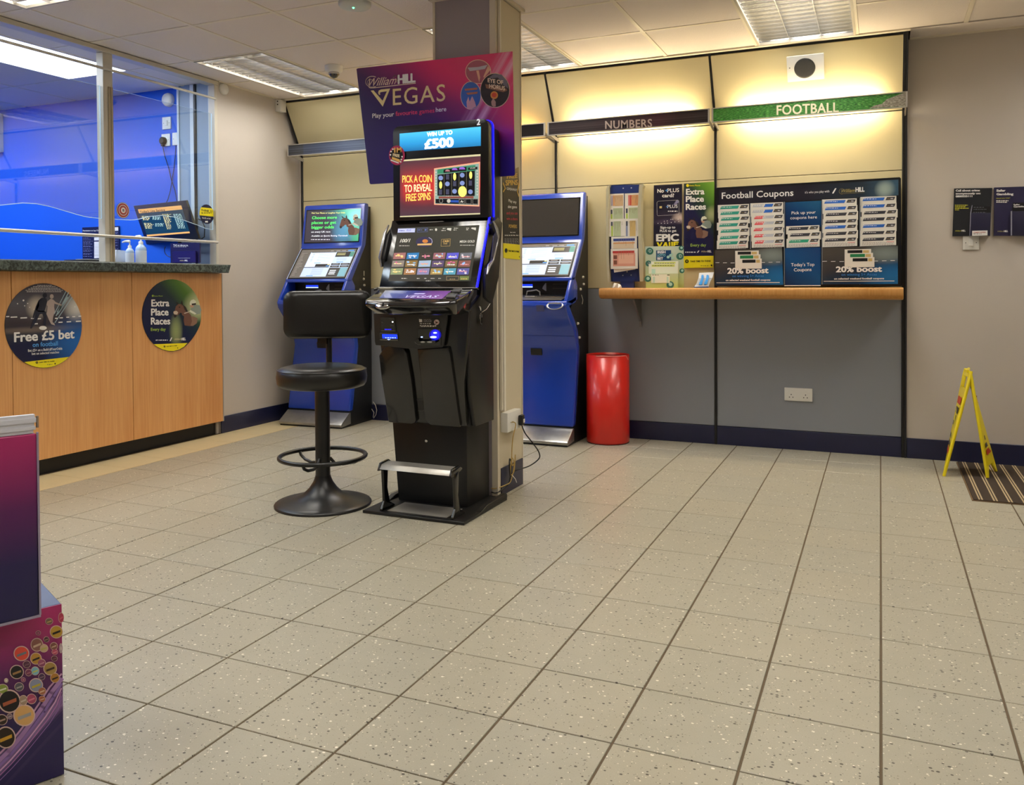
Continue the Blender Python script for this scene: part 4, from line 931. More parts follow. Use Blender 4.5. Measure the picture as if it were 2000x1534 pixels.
# pen tray
t = thing('pen_tray', 'small curved white and grey tray holding two blue betting pens, beside the coupons', 'tray', (-1.11, 2.86, SH))
pt = Pl((-1.11, 2.85, SH), (1, 0, 0), (0, .5, 1)); b = MB(mat('tray_white', '#dfe4ea', .35), pt, crop5)
b.ppoly([(1295, 1278), (1495, 1268), (1475, 1340), (1440, 1400), (1420, 1462), (1225, 1470), (1262, 1420), (1285, 1350)], -.006, .006); b.m(mat('tray_grey', '#aab2ba', .4)); b.ppoly([(1288, 1352), (1470, 1345), (1440, 1405), (1420, 1448), (1245, 1452), (1268, 1412)], .0001, .0004); b.build('tray', t)
b = MB(mat('tray_foot', '#1c3a6a', .4), pt, crop5); b.ppoly([(1222, 1470), (1420, 1462), (1422, 1478), (1222, 1486)], -.01, .014); b.build('foot', t)
for k, pts in enumerate(([(1325, 1318), (1340, 1308), (1355, 1312), (1358, 1340), (1348, 1380), (1335, 1440), (1318, 1448), (1290, 1440), (1300, 1410), (1322, 1370)], [(1395, 1315), (1412, 1308), (1428, 1318), (1430, 1345), (1418, 1385), (1405, 1430), (1390, 1442), (1362, 1440), (1370, 1405), (1390, 1370)])):
    b = MB(mat('pen_blue', '#2b8fe0', .35), pt, crop5); b.ppoly(pts, .002, .006); tag(b.build('betting_pen', bevel=.001), 'bright blue betting pens, %s of the two in the small tray' % ('left' if k == 0 else 'right'), 'pen')

# ================================================================ football coupon display
c7 = (1380, 320, 4.878); pc = yplane(2.905)
t = thing('coupon_display', 'wide black display reading Football Coupons with columns of betting coupons', 'display', (-.46, 2.95, SH))
b = MB(mat('display_black', '#111217', .3), pc, c7)
b.ppoly([(88, 240), (100, 228), (1840, 128), (1852, 140), (1860, 1160), (1848, 1168), (95, 1168), (82, 1150)], -.055, .055); b.build('frame', t)
b = MB(art('coupon_header', (0, 2), [(0, '#23202c'), (.5, '#1d1c28'), (.8, '#25303c'), (1, '#3a5a70')], d=(1, 0), blobs=[(.93, .5, .06, .6, '#b7c7b8', .7)], noise=.1, rough=.3), pc, c7)
b.ppoly([(118, 250), (1828, 150), (1828, 300), (118, 392)], .0002, .0006); b.build('header_print', t)
b = MB(WHITE, pc, c7); b.text('Football Coupons', 145, 335, 828, 60, .0014, bold=.012, slope=-30); b.text("it's who you play with", 938, 284, 1170, 22, .0014, bold=.004, slope=-12)
b.ppoly([(1195, 284), (1210, 284), (1238, 234), (1224, 234)], .0012); WH(b, 1262, 276, 1505, 42, .0014, '#a8985a', slope=-12); b.m(BLACK); b.pell(924, 196, 18, 14, .002); b.build('lettering', t)
BST = dict(ramp=[(0, '#0f2f55'), (.25, '#1a3048'), (.6, '#3b3a3c'), (1, '#4a4540')], d=(-.5, 1), off=.25, blobs=[(.95, .2, .5, .5, '#1f6aa6', .9), (.85, .8, .35, .3, '#9aa8a2', .6)], rough=.25)
for nm, (x0, y0, x1, y1) in (('left', (86, 825, 722, 1158)), ('right', (1105, 800, 1822, 1150))):
    b = MB(card_art('boost_print', **BST), pc, c7); b.ppoly([(x0, y0), (x1, y0-22 if nm == 'left' else y0-18), (x1+(12 if nm == 'left' else 0), y1-4), (x0+2, y1)], .016, .006); b.build('pocket_front', t)
    b = MB(WHITE, pc, c7); dx = 0 if nm == 'left' else 1030; dy = 0 if nm == 'left' else -14; s_ = 1 if nm == 'left' else 1.12
    X = lambda x: 203+(x-203)*s_+dx
    b.text('20% boost', X(203), 1047+dy, X(595), 52, .0236, bold=.04, slope=-6); b.text('on selected weekend football coupons', X(188), 1118+dy, X(612), 17, .0236, bold=.03, slope=-3)
    b.prect(X(100), 1132+dy, X(700), 1134+dy, .0228, .0003)
    for k in range(9): b.prect(X(90+k*72), 942+dy+(k if k < 4 else 10-k*2), X(128+k*72), 946+dy+(k if k < 4 else 10-k*2), .0228, .0004)
    b.m(mat('print_blue', '#2f7fd0', .4)); b.text('on winning 5+ Accas', X(250), 1082+dy, X(550), 24, .0236, bold=.008, slope=-3); b.build('lettering', t)
    b = MB(LF, pc, c7); D = .0228
    for k, (a, c_, e, f, hm) in enumerate(((278, 832, 502, 1000, BLACK), (300, 868, 518, 1000, mat('coupon_green', '#1f7a4a', .4)), (322, 908, 530, 1000, BLACK))):
        b.m(LF); b.prect(X(a), c_+dy, X(e), f+dy, D+k*.0008, .0003); b.m(hm); b.prect(X(a+24), c_+8+dy, X(a+150), c_+36+dy, D+k*.0008+.0004, .0003); b.m(mat('pr_gold', '#cdb070', .5)); b.prect(X(a+155), c_+8+dy, X(e-18), c_+36+dy, D+k*.0008+.0004, .0003)
    b.build('artwork', t)
b = MB(card_art('pick_print', ramp=[(0, '#10204a'), (.5, '#123a6a'), (1, '#1e5a80')], d=(.4, .6), rough=.25), pc, c7); b.ppoly([(750, 368), (1092, 352), (1092, 600), (752, 606)], .001, .001); b.build('header_print', t)
b = MB(card_art('top_print', ramp=[(0, '#10204a'), (.5, '#134a80'), (1, '#1a3c70')], d=(.4, .6), rough=.25), pc, c7); b.ppoly([(752, 808), (1090, 798), (1090, 1158), (754, 1162)], .018, .006); b.build('pocket_front', t)
b = MB(WHITE, pc, c7); b.text('Pick up your', 810, 483, 1040, 28, .0030, bold=.008, slope=-9); b.text('coupons here', 798, 530, 1052, 28, .0030, bold=.008, slope=-9)
b.text("Today's Top", 808, 978, 1030, 30, .0250, bold=.008, slope=-4); b.text('Coupons', 835, 1026, 1002, 30, .0250, bold=.008, slope=-4); b.prect(745, 1158, 1090, 1164, .0245, .001); b.build('lettering', t)
b = MB(mat('clear_rim', '#a7b0b8', .2), pc, c7)
for x, y0 in ((418, 380), (742, 365), (1100, 350), (1460, 330)): b.prect(x, y0, x+4, 1150, .001, .018)
b.build('pocket_dividers', t)
CT_, CB_, CR_, CD_, CG_ = mat('coupon_teal', '#2f9a86', .45), mat('coupon_blue', '#2a66c0', .45), mat('coupon_red', '#e0565c', .45), mat('coupon_dark', '#35363f', .45), mat('coupon_green2', '#2c9c78', .45)
CGY = mat('coupon_grey', '#c4c6cc', .5)
nm = {'t': ('teal', CT_), 'b': ('blue', CB_), 'r': ('red', CR_), 'd': ('dark grey', CD_), 'g': ('green', CG_), 'B': ('blue and grey', CB_)}
ordn = ['first', 'second', 'third', 'fourth', 'fifth', 'sixth', 'seventh']
colsd = [('leftmost', 112, 413, [395, 450, 505, 563, 620, 682, 735], 815, 'ttttttt'), ('second', 428, 742, [378, 432, 490, 546, 605, 665, 725], 803, 'BBrrrrr'),
         ('middle', 768, 1088, [597, 657, 717], 802, 'ddg'), ('fourth', 1112, 1447, [342, 405, 462, 530, 583, 645, 706], 796, 'bbddbdd'), ('rightmost', 1475, 1822, [318, 383, 445, 508, 573, 638, 700], 788, 'bbddbdd')]
RND = random.Random(5)
for cn, x0, x1, ys_, yb, cc in colsd:
    n = len(ys_)
    for k, y in enumerate(ys_):
        d = .0022+.0016*k + (.0 if n > 3 else .004); jx = RND.randint(-12, 6); a, e = x0+jx, x1+jx-4
        y2 = yb if k == n-1 else ys_[k+1]+16
        cname, cm = nm[cc[k]]
        t = thing('football_coupon', '%s headed coupon, %s from top in the %s column of the football display' % (cname, ordn[k], cn), 'coupon',
                  tuple(pc.P(*pc.uv(c7[0]+a/c7[2], c7[1]+y2/c7[2]), d)), group='football coupons in the display')
        b = MB(LF, pc, c7); b.ppoly([(a, y), (e, y-12), (e, y2-12), (a, y2)], d, .0012); b.build('sheet', t)
        D = d+.0013; b = MB(cm, pc, c7); w = e-a; sl = -12/w
        def Y(x, yy): return yy+sl*(x-a)
        def par(xa, xb, ya, yb_, m, sk=14): b.m(m); b.ppoly([(xa+sk, Y(xa, ya)), (xb+sk, Y(xb, ya)), (xb, Y(xb, yb_)), (xa, Y(xa, yb_))], D, .0003)
        if cc[k] in 'tbdg': par(a+20, a+w*.64, y+11, y+40, cm)
        elif cc[k] == 'B': par(a+w*.05, a+w*.36, y+11, y+38, CGY); par(a+w*.40, a+w*.66, y+11, y+40, CB_)
        else: par(a+w*.08, a+w*.34, y+11, y+40, CR_); par(a+w*.36, a+w*.66, y+11, y+38, CGY)
        par(a+w*.70, a+w*.93, y+9, y+38, CD_)
        b.m(WHITE); b.text('HILL', a+w*.84, Y(a+w*.84, y+29), a+w*.92, 9, D+.0007, bold=.05); b.m(GDc); b.text('William', a+w*.745, Y(a+w*.745, y+29), a+w*.83, 8, D+.0007, shear=.4)
        b.m(WHITE); b.dashes(a+34, Y(a+34, y+17), a+w*.45, 5, D+.0005, k); b.build('header_print', t)
        if k == n-1:
            b = MB(mat('coupon_text', '#b9aca6', .5), pc, c7)
            for q in range(4): b.dashes(a+20, Y(a, y+48+q*8), e-20, 4, D, q+k)
            b.m(mat('coupon_pink', '#e8b0a8', .5)); b.prect(e-90, y+40, e-20, y+48, D, .0003); b.build('body_print', t)

# ================================================================ right hand wall: leaflet boards, switch, socket
pw = yplane(2.985); c8 = (1850, 350, 10.227)
HK = mat('holder_navy', '#23223c', .35); HK2 = mat('holder_charcoal', '#202329', .35); CLE = mat('clear_edge', '#8f90a0', .2)
t = thing('leaflet_holder', 'dark wall leaflet holder reading Call about crime anonymously', 'holder', (.51, 2.985, 1.53))
b = MB(HK2, pw, c8); b.ppoly([(140, 188), (898, 176), (856, 1135), (105, 1140)], -.014, .014); b.build('back_board', t)
b = MB(HK, pw, c8); b.ppoly([(468, 680), (856, 680), (846, 1130), (448, 1135)], .0, .025); b.build('pocket', t, bevel=.001)
b = MB(CLE, pw, c8); b.ppoly([(485, 530), (497, 530), (472, 680), (458, 1135), (440, 1135), (455, 680)], .0005, .024); b.build('pocket_edge', t)
b = MB(WHITE, pw, c8); b.text('Call about crime', 168, 248, 652, 38, .002, bold=.05, slope=-5); b.text('anonymously on:', 168, 306, 668, 34, .002, bold=.05, slope=-5); b.text('0800555111', 168, 364, 500, 38, .002, bold=.05, slope=-5)
WH(b, 140, 1048, 365, 34, .002, '#c6c040', sc=False); b.m(WHITE); b.prect(490, 1038, 795, 1130, .0252, .0006); b.m(mat('pr_crimson', '#b2302a', .5)); b.text('CRIMESTOPPERS', 515, 1082, 762, 18, .0262, bold=.02); b.m(mat('pr_dark', '#3b4250', .5)); b.dashes(515, 1096, 690, 8, .0262, 3)
b.m(mat('lime_print2', '#c6c63c', .4))
for k, e in enumerate((412, 368, 428, 236)): b.dashes(155, 514+k*31, e, 16, .002, k, .92)
b.build('lettering', t)
t = thing('leaflet', 'black leaflet in the pocket of the crime line holder', 'leaflet', (.56, 2.98, 1.45), group='leaflets in the wall holders')
b = MB(BLACK, pw, c8); b.ppoly([(490, 528), (855, 550), (853, 680), (480, 680)], .003, .004); b.build('sheet', t); b = MB(mat('pr_grey', '#70737c', .5), pw, c8); b.dashes(525, 560, 735, 10, .0072, 1); b.dashes(525, 600, 785, 10, .0072, 2); b.dashes(515, 662, 775, 10, .0072, 3); b.build('printing', t)
t = thing('leaflet_holder', 'purple navy wall leaflet holder reading Safer Gambling, at the right edge', 'holder', (.75, 2.985, 1.53))
b = MB(mat('holder_violet', '#2a2747', .35), pw, c8); b.ppoly([(940, 168), (1700, 142), (1680, 1140), (932, 1130)], -.014, .014); b.build('back_board', t)
b = MB(HK, pw, c8); b.ppoly([(1280, 650), (1640, 645), (1630, 1140), (1280, 1130)], .0, .025); b.build('pocket', t, bevel=.001)
b = MB(CLE, pw, c8); b.prect(1264, 645, 1282, 1130, .0005, .026); b.build('pocket_edge', t)
b = MB(WHITE, pw, c8); b.text('Safer', 982, 250, 1165, 42, .002, bold=.05, slope=-2); b.text('Gambling', 982, 322, 1322, 42, .002, bold=.05, slope=-4); WH(b, 982, 1058, 1215, 34, .002, '#a8a070', sc=False)
b.m(WHITE); b.dashes(980, 425, 1225, 16, .002, 2, .93); b.dashes(980, 455, 1200, 16, .002, 6, .93); b.m(mat('lime_print2', '#c6c63c', .4)); b.text('Need any help?', 980, 396, 1255, 20, .002, bold=.02); b.build('lettering', t)
t = thing('leaflet', 'black leaflet reading Safer Gambling in the right-hand wall holder', 'leaflet', (.8, 2.98, 1.5), group='leaflets in the wall holders')
b = MB(BLACK, pw, c8); b.ppoly([(1310, 478), (1620, 465), (1620, 650), (1300, 650)], .003, .004); b.build('sheet', t); b = MB(WHITE, pw, c8); b.text('Safer', 1320, 528, 1450, 28, .0076, bold=.04); b.text('Gambling', 1322, 568, 1560, 28, .0076, bold=.04); b.build('lettering', t)
faceplate('wall_switch', 'white fused switch on the greige wall below the crime line holder', .460, .547, 1.307, 1.392, 'switch', 3.0, 'switch')
t = thing('wall_socket', 'white double socket low on the grey back wall panel', 'socket', (-.5, 3.0, .37))
MB(SW).box(-.588, -.412, 2.989, 3.0, .326, .412).build('faceplate', t, bevel=.002)
b = MB(BLACK)
for cx in (-.545, -.455):
    for dx, dz in ((0, .010), (-.011, -.008), (.011, -.008)): b.box(cx+dx-.003, cx+dx+.003, 2.9885, 2.9895, .358+dz-.003, .358+dz+.003)
b.build('pin_holes', t)
b = MB(SW)
for cx in (-.565, -.435): b.box(cx-.007, cx+.007, 2.985, 2.989, .385, .401)
b.build('rockers', t)
# ================================================================ black gaming machine
MK = mat('machine_black', '#1b1b1a', .22, coat=.4); MKM = mat('machine_matt', '#161616', .42); GLB = mat('machine_gloss', '#0a0a0c', .12, coat=.45)
SLV_ = mat('silver_trim', '#b9b9ba', .25, metal=.9); LED = mat('blue_led', '#1414ff', .3, emit=2.4); CHR = mat('chrome', '#c8c8c8', .15, metal=1)
STEEL = mat('brushed_steel', '#b5b1a8', .36, metal=.55, var=.12, vscale=30)
gm = thing('gaming_machine', 'tall black gaming machine with two lit screens standing before the grey pillar', 'machine', (-2.04, .85, 0))
b = MB(MKM); b.box(-2.32, -1.765, .60, 1.09, 0, .014)
b.prism([(-1.795, 1.09, .014), (-1.795, .78, .014), (-1.795, .86, .034), (-1.795, 1.09, .034)], (.03, 0, 0)); b.prism([(-2.32, 1.09, .014), (-2.32, .78, .014), (-2.32, .86, .034), (-2.32, 1.09, .034)], (.03, 0, 0))
b.build('base_plate', gm, bevel=.0015, seg=1)
MB(STEEL).box(-2.20, -1.875, .635, .80, .0142, .0165).build('foot_plate', gm)
MB(MKM).hexa([(-2.258, .835, .014), (-1.866, .835, .014), (-1.866, 1.09, .014), (-2.258, 1.09, .014)], [(-2.292, .835, .425), (-1.866, .835, .425), (-1.866, 1.09, .425), (-2.292, 1.09, .425)]).build('lower_box', gm, bevel=.003)
MB(CHR).lathe([(.009, 0), (.009, .004), (.006, .006)], (-2.093, .835, .328), 16, ax=((1, 0, 0), (0, 0, 1), (0, -1, 0))).box(-2.099, -2.087, .8282, .829, .3272, .3288).build('lock', gm)
# foot rest
fr = MB(STEEL).prism([(-2.222, .60, .222), (-2.222, .62, .244), (-2.222, .68, .250), (-2.222, .712, .236), (-2.222, .712, .228), (-2.222, .66, .238), (-2.222, .615, .228)], (.385, 0, 0)).build('foot_rest', gm, bevel=.001)
for x in (-2.232, -1.842):
    MB(GLB).prism([(x, .595, .215), (x, .615, .250), (x, .685, .256), (x, .718, .236), (x, .70, .228), (x, .63, .214)], (.012, 0, 0)).build('rest_end', gm, bevel=.002)
    MB(GLB).prism([(x, .628, .225), (x, .675, .232), (x, .668, .12), (x, .69, .045), (x, .735, .022), (x, .735, .015), (x, .615, .015), (x, .615, .024), (x, .640, .06), (x, .636, .13)], (.014, 0, 0)).build('rest_leg', gm, bevel=.003)
# cabinet: side panels and the tapered door
MB(MKM).prism([(-1.822, .80, .425), (-1.822, .75, .60), (-1.822, .72, .98), (-1.822, .86, 1.06), (-1.822, .93, 1.40), (-1.822, 1.01, 1.40), (-1.822, 1.01, .425)], (.022, 0, 0)).build('side_panel', gm, bevel=.004)
MB(MKM).prism([(-2.285, .80, .425), (-2.285, .75, .60), (-2.285, .72, .98), (-2.285, .86, 1.06), (-2.285, .93, 1.40), (-2.285, 1.05, 1.40), (-2.285, 1.05, .425)], (.022, 0, 0)).build('side_panel', gm, bevel=.004)
MB(MKM).hexa([(-2.262, .79, .425), (-1.824, .79, .425), (-1.824, 1.0, .425), (-2.262, 1.0, .425)], [(-2.262, .76, 1.0), (-1.824, .76, 1.0), (-1.824, 1.0, 1.0), (-2.262, 1.0, 1.0)]).build('cabinet', gm)
dp = Pl((-2.05, .75, .43), (1, 0, 0), (0, -.10, .55))
cm = (690, 560, 5.29)
b = MB(MK, dp, cm); b.ppoly([(222, 268), (1180, 262), (1128, 1000), (1150, 1458), (370, 1400), (295, 900)], -.05, .035); b.build('door', gm, bevel=.006)
b = MB(MK, dp, cm); b.ppoly([(272, 710), (332, 615), (380, 605), (522, 632), (556, 680), (605, 960), (652, 1385), (640, 1405), (612, 1418), (372, 1398), (300, 950)], -.014, .022); b.build('door_rib', gm, bevel=.005, seg=3)
b = MB(MK, dp, cm); b.ppoly([(668, 640), (985, 625), (1005, 700), (1050, 1020), (1085, 1300), (1108, 1452), (805, 1428), (765, 1400), (745, 1362), (710, 1000)], -.014, .022); b.build('door_rib', gm, bevel=.005, seg=3)
b = MB(GLB, dp, cm); b.ppoly([(548, 640), (662, 640), (745, 1180), (768, 1402), (660, 1412), (610, 960)], -.0148, .002); b.m(mat('slot_grey', '#3b3a37', .4)); b.ppoly([(646, 1172), (720, 1172), (722, 1180), (646, 1180)], -.012, .003); b.ppoly([(662, 1284), (740, 1284), (741, 1292), (662, 1292)], -.012, .003); b.m(BLACK); b.ppoly([(650, 1182), (722, 1182), (738, 1282), (662, 1282)], -.0125, .002); b.build('recess', gm)
b = MB(mat('panel_charcoal', '#242221', .38), dp, cm); b.ppoly([(225, 270), (990, 270), (985, 330), (950, 600), (930, 622), (668, 640), (540, 632), (330, 605), (245, 600), (236, 560)], .004, .010); b.build('upper_panel', gm, bevel=.003)
D = .0145
b = MB(GLB, dp, cm); b.prect(298, 310, 460, 452, D, .003); b.m(SLV_); b.prect(305, 446, 455, 451, D+.003, .001); b.m(mat('tiny_grey', '#4c4c50', .4)); b.prect(312, 358, 328, 366, D+.003, .0004); b.prect(312, 382, 328, 390, D+.003, .0004); b.prect(400, 385, 435, 405, D+.003, .0004); b.m(mat('white_led', '#ffffff', .3, emit=4)); b.pell(426, 357, 7, 6, D+.003); b.m(LED); b.dashes(345, 430, 415, 8, D+.0032, 3); b.build('card_reader', gm)
b = MB(GLB, dp, cm); b.prect(290, 470, 488, 548, D, .004); b.m(mat('blue_led_dim', '#1838e0', .3, emit=1.3)); b.prect(318, 482, 478, 530, D+.004, .0006); b.m(SLV_); b.prect(298, 468, 480, 474, D+.004, .001); b.prect(298, 538, 480, 546, D+.004, .0012); b.m(mat('led_white_blue', '#9fb8ff', .3, emit=2.5)); b.dashes(350, 516, 465, 7, D+.0048, 2); b.ppoly([(372, 534), (408, 534), (390, 543)], D+.0055); b.build('ticket_slot', gm)
b = MB(BLACK, dp, cm); b.prect(684, 314, 912, 412, D, .0015); b.m(mat('label_grey', '#a9a9a9', .4)); b.dashes(745, 330, 820, 5, D+.002, 1); b.dashes(745, 342, 835, 5, D+.002, 2); b.dashes(745, 354, 830, 5, D+.002, 6); b.m(WHITE); b.dashes(705, 372, 825, 7, D+.002, 3); b.dashes(705, 392, 885, 9, D+.002, 4); b.dashes(720, 402, 870, 6, D+.002, 5); b.ppoly([(697, 328), (728, 330), (730, 358), (700, 360)], D+.002)
b.pell(878, 360, 27, 27, D+.002); b.m(mat('sign_red', '#c8402c', .4)); b.pring(878, 360, 22, 22, .0016, D+.0026, n=18); b.pline([(862, 344), (894, 376)], .0016, D+.0026); b.m(BLACK); b.pell(872, 355, 7, 7, D+.0024); b.ppoly([(866, 362), (890, 352), (895, 362), (880, 372), (868, 376)], D+.0024); b.build('instruction_label', gm)
b = MB(GLB, dp, cm); b.ppoly([(686, 430), (918, 426), (925, 600), (700, 598), (690, 560)], D, .004); b.m(mat('blue_led_dark', '#0808a0', .3, emit=.9)); b.pell(865, 490, 62, 58, D+.004); b.m(LED); b.pell(868, 488, 40, 48, D+.0046); b.m(mat('led_white_blue', '#9fb8ff', .3, emit=2.5)); b.pell(866, 468, 20, 8, D+.0052); b.pell(848, 512, 34, 11, D+.0052); b.pell(728, 512, 11, 7, D+.0046)
b.build('note_acceptor', gm)
b = MB(GLB, dp, cm); b.ppoly([(675, 545), (690, 525), (712, 520), (720, 545), (880, 540), (890, 560), (860, 580), (720, 585), (690, 575)], D+.004, .018); b.m(CHR); b.pell(758, 553, 24, 9, D+.0225, .001); b.pell(828, 553, 28, 9, D+.0225, .001); b.pline([(675, 545), (684, 566), (718, 580), (735, 578)], .0016, D+.0225, .001); b.pline([(884, 545), (872, 566)], .0014, D+.0225, .001); b.build('acceptor_lip', gm, bevel=.0008, seg=1)
MB(CHR).tube([(-1.797, .835, 1.005), (-1.79, .835, 1.0), (-1.788, .835, .985)], .006, 8).build('key_lock', gm)
kb = MB(CHR); kb.tube([(-1.785, .835+.013*math.cos(a), .955+.017*math.sin(a)) for a in [math.radians(k) for k in range(0, 360, 30)]], .0012, 6, closed=True); kb.box(-1.787, -1.784, .825, .832, .92, .965).box(-1.787, -1.784, .838, .845, .915, .965); kb.m(BLACK).box(-1.790, -1.784, .83, .85, .925, .952); kb.build('keys', gm)
# console tray
out = [(-2.235, .515), (-2.215, .488), (-2.12, .470), (-1.99, .464), (-1.86, .470), (-1.77, .488), (-1.748, .512), (-1.755, .62), (-1.775, .74), (-2.30, .74), (-2.262, .62)]
def tz(y): return 1.036+(y-.47)/.27*.058
top = [(x, y, tz(y)) for x, y in out]; mid = [(x, y-.008 if y < .6 else y, tz(y)-.020) for x, y in out]; bot = [(x+(.03 if x < -2 else -.03), y+.05 if y < .6 else y, .975) for x, y in out]
b = MB(mat('tray_gloss', '#131313', .12, coat=.8)); n = len(out)
b.add(top+mid+bot, [tuple(range(n)), tuple(range(3*n-1, 2*n-1, -1))]+[(i+n*k+n, (i+1) % n+n*k+n, (i+1) % n+n*k, i+n*k) for k in (0, 1) for i in range(n)]); b.build('console', gm, bevel=.007, seg=3, shade=True)
tp_ = Pl((-2.0, .47, 1.0368), (1, 0, 0), (0, .27, .058))
cc3 = (690, 560, 5.29)
b = MB(art('vegas_deck', (0, 1), [(0, '#8a8f98'), (.18, '#5a6aa8'), (.45, '#4a4f9c'), (.7, '#7a4a9a'), (1, '#8a58a8')], d=(1, 0), rough=.12, emit=.35), tp_, cc3); b.ppoly([(330, 40), (1010, 48), (915, 128), (270, 118)], .0003, .0006); b.build('deck_display', gm)
b = MB(mat('deck_white', '#c9c4ea', .4, emit=.5), tp_, cc3); b.text('VEGAS', 505, 116, 850, 24, .0014, bold=.0); b.dashes(640, 72, 735, 8, .0012, 2); b.build('lettering', gm)
b = MB(mat('button_grey', '#6a6865', .25), tp_, cc3); b.ppoly([(1040, 30), (1128, 34), (1100, 64), (1022, 62)], .0003, .008); b.build('button', gm, bevel=.002)
b = MB(mat('button_grey', '#6a6865', .25), tp_, cc3); b.ppoly([(985, 80), (1080, 84), (1050, 124), (955, 118)], .0003, .008); b.build('button', gm, bevel=.002)
b = MB(BLACK, tp_, cc3); b.ppoly([(222, 28), (262, 22), (250, 40), (212, 46)], .0003, .008); b.build('button', gm, bevel=.002)
MB(CHR).lathe([(.042, 0), (.040, .006), (.028, .010), (.0001, .011)], (-2.11, .472, 1.018), 30, ax=((1, 0, 0), (0, .35, .42), (0, -.8, .5))).build('badge', gm)
MB(BLACK).prism([(-2.112, .4585, 1.005), (-2.102, .4585, 1.005), (-2.098, .4615, 1.03), (-2.106, .4615, 1.03)], (0, -.003, .0)).build('badge_mark', gm)
# touch screen
ts = Pl((-2.0, .745, 1.10), (1, 0, 0), (0, .135, .34)); c9 = (750, 430, 10)
b = MB(GLB, ts, (680, 420, 5.113)); b.ppoly([(310, 722), (1285, 726), (1402, 26), (440, 56)], -.03, .03); b.build('screen_frame', gm, bevel=.003)
MB(SLV_, ts, (680, 420, 5.113)).ppoly([(305, 724), (1290, 728), (1292, 736), (303, 732)], -.02, .026).build('silver_line', gm)
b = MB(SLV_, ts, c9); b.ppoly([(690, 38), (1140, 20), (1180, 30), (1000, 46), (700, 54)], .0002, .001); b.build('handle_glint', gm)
b = MB(art('touch_bg', (0, 2), [(0, '#4a4944'), (.5, '#3e3f3a'), (1, '#4a4b44')], d=(.5, .5), noise=.2, rough=.10, emit=.35, coat=.6), ts, c9); b.ppoly([(280, 152), (1865, 100), (1688, 1196), (86, 1196)], .0003, .0008); b.build('display', gm)
def sm(n_, c, e=.55): return mat('scr_'+n_, c, .3, emit=e)
b = MB(sm('lilac', '#c2c8f0'), ts, c9); D = .0013
b.ppoly([(278, 172), (612, 164), (604, 242), (270, 248)], D); b.m(sm('frame_blue', '#5a6aa8')); b.pline([(658, 165), (855, 155), (850, 230), (652, 240)], .0012, D, closed=True); b.dashes(670, 190, 750, 12, D, 3); b.ppoly([(800, 180), (835, 178), (830, 208), (795, 210)], D)
b.m(sm('ltgrey', '#c9c8be')); b.pell(1020, 190, 20, 26, D); b.ppoly([(1240, 160), (1320, 160), (1310, 215), (1230, 190)], D); b.ppoly([(1715, 150), (1800, 150), (1795, 205), (1705, 170)], D)
for k, (x, y, e) in enumerate(((895, 186, 960), (1125, 200, 1210), (1150, 160, 1205), (1370, 155, 1448), (1360, 190, 1420), (1610, 155, 1665), (1610, 185, 1655), (345, 1136, 450), (645, 1136, 700), (790, 1136, 840), (915, 1136, 990), (1065, 1136, 1115), (820, 1184, 915))): b.dashes(x, y, e, 12, D, k)
b.text('100/1', 310, 440, 510, 66, D+.0004, bold=.03, shear=.2); b.dashes(300, 500, 500, 10, D, 4)
b.m(sm('ink', '#4a5488')); b.text('PLUS', 440, 220, 530, 34, D+.001, shear=.3); b.dashes(305, 205, 405, 14, D+.0008, 5)
b.m(sm('goldtxt', '#c8a860')); b.text('CASH', 1150, 440, 1270, 46, D+.0004, bold=.03); b.dashes(1165, 460, 1248, 12, D, 5); b.pline([(1125, 380), (1300, 370), (1290, 510), (1115, 515)], .001, D, closed=True)
b.m(sm('ltgrey', '#c9c8be')); b.text('MEGA GOLD', 1480, 445, 1770, 44, D+.0004, bold=.02, slope=-6); b.dashes(1490, 490, 1770, 10, D, 8)
b.m(sm('navyblob', '#2c2848')); b.pell(790, 430, 165, 100, D); b.m(sm('orange', '#c07838')); b.pell(808, 415, 55, 36, D+.0006); b.m(sm('goldlt', '#d8b070')); b.ppoly([(660, 468), (940, 458), (930, 494), (655, 498)], D+.001); b.m(sm('silver', '#c8c8e0')); b.pline([(880, 345), (935, 380), (945, 430), (920, 490)], .002, D+.0008)
GC = ['#a06a68', '#2a7ab8', '#3a3630', '#94606a', '#5a58c8', '#6a6e78', '#8a8078', '#8a6e3a', '#a8c0d8', '#5a4a70', '#7a6440', '#84504a', '#8c9a70', '#a0744a', '#8a88b0', '#a08850', '#58a0b8', '#5a5aa0']
r_ = random.Random(11)
for row in range(3):
    for c_ in range(6):
        y = 640+row*152; x = 200+c_*259-row*27; k = row*6+c_
        b.m(sm('game%d' % k, GC[k], .45)); b.ppoly([(x, y+6), (x+232, y-2), (x+210, y+122), (x-20, y+126)], D)
        b.m(sm('gl%d' % (k % 4), ['#e0c070', '#e8e0e8', '#c86090', '#90c0f0'][k % 4], .5))
        for q in range(3): xx, yy = x+40+r_.randint(0, 140), y+25+r_.randint(0, 70); b.pell(xx, yy, r_.randint(12, 30), r_.randint(8, 22), D+.0006, n=10)
        b.m(sm('gd%d' % (k % 3), ['#f0dca0', '#ffffff', '#e0a0a0'][k % 3], .55)); b.dashes(x+30, y+50+r_.randint(0, 30), x+185, 18, D+.0012, k)
b.m(sm('tan', '#a08a60')); b.pline([(1225, 1105), (1465, 1105), (1455, 1175), (1222, 1175)], .0014, D, closed=True); b.dashes(1285, 1150, 1395, 12, D, 4); b.m(sm('olive', '#6a7a40')); b.ppoly([(1485, 1100), (1665, 1100), (1655, 1175), (1480, 1175)], D); b.m(sm('goldtxt', '#c8a860')); b.dashes(1510, 1145, 1635, 16, D+.0006, 2)
b.build('display_print', gm)
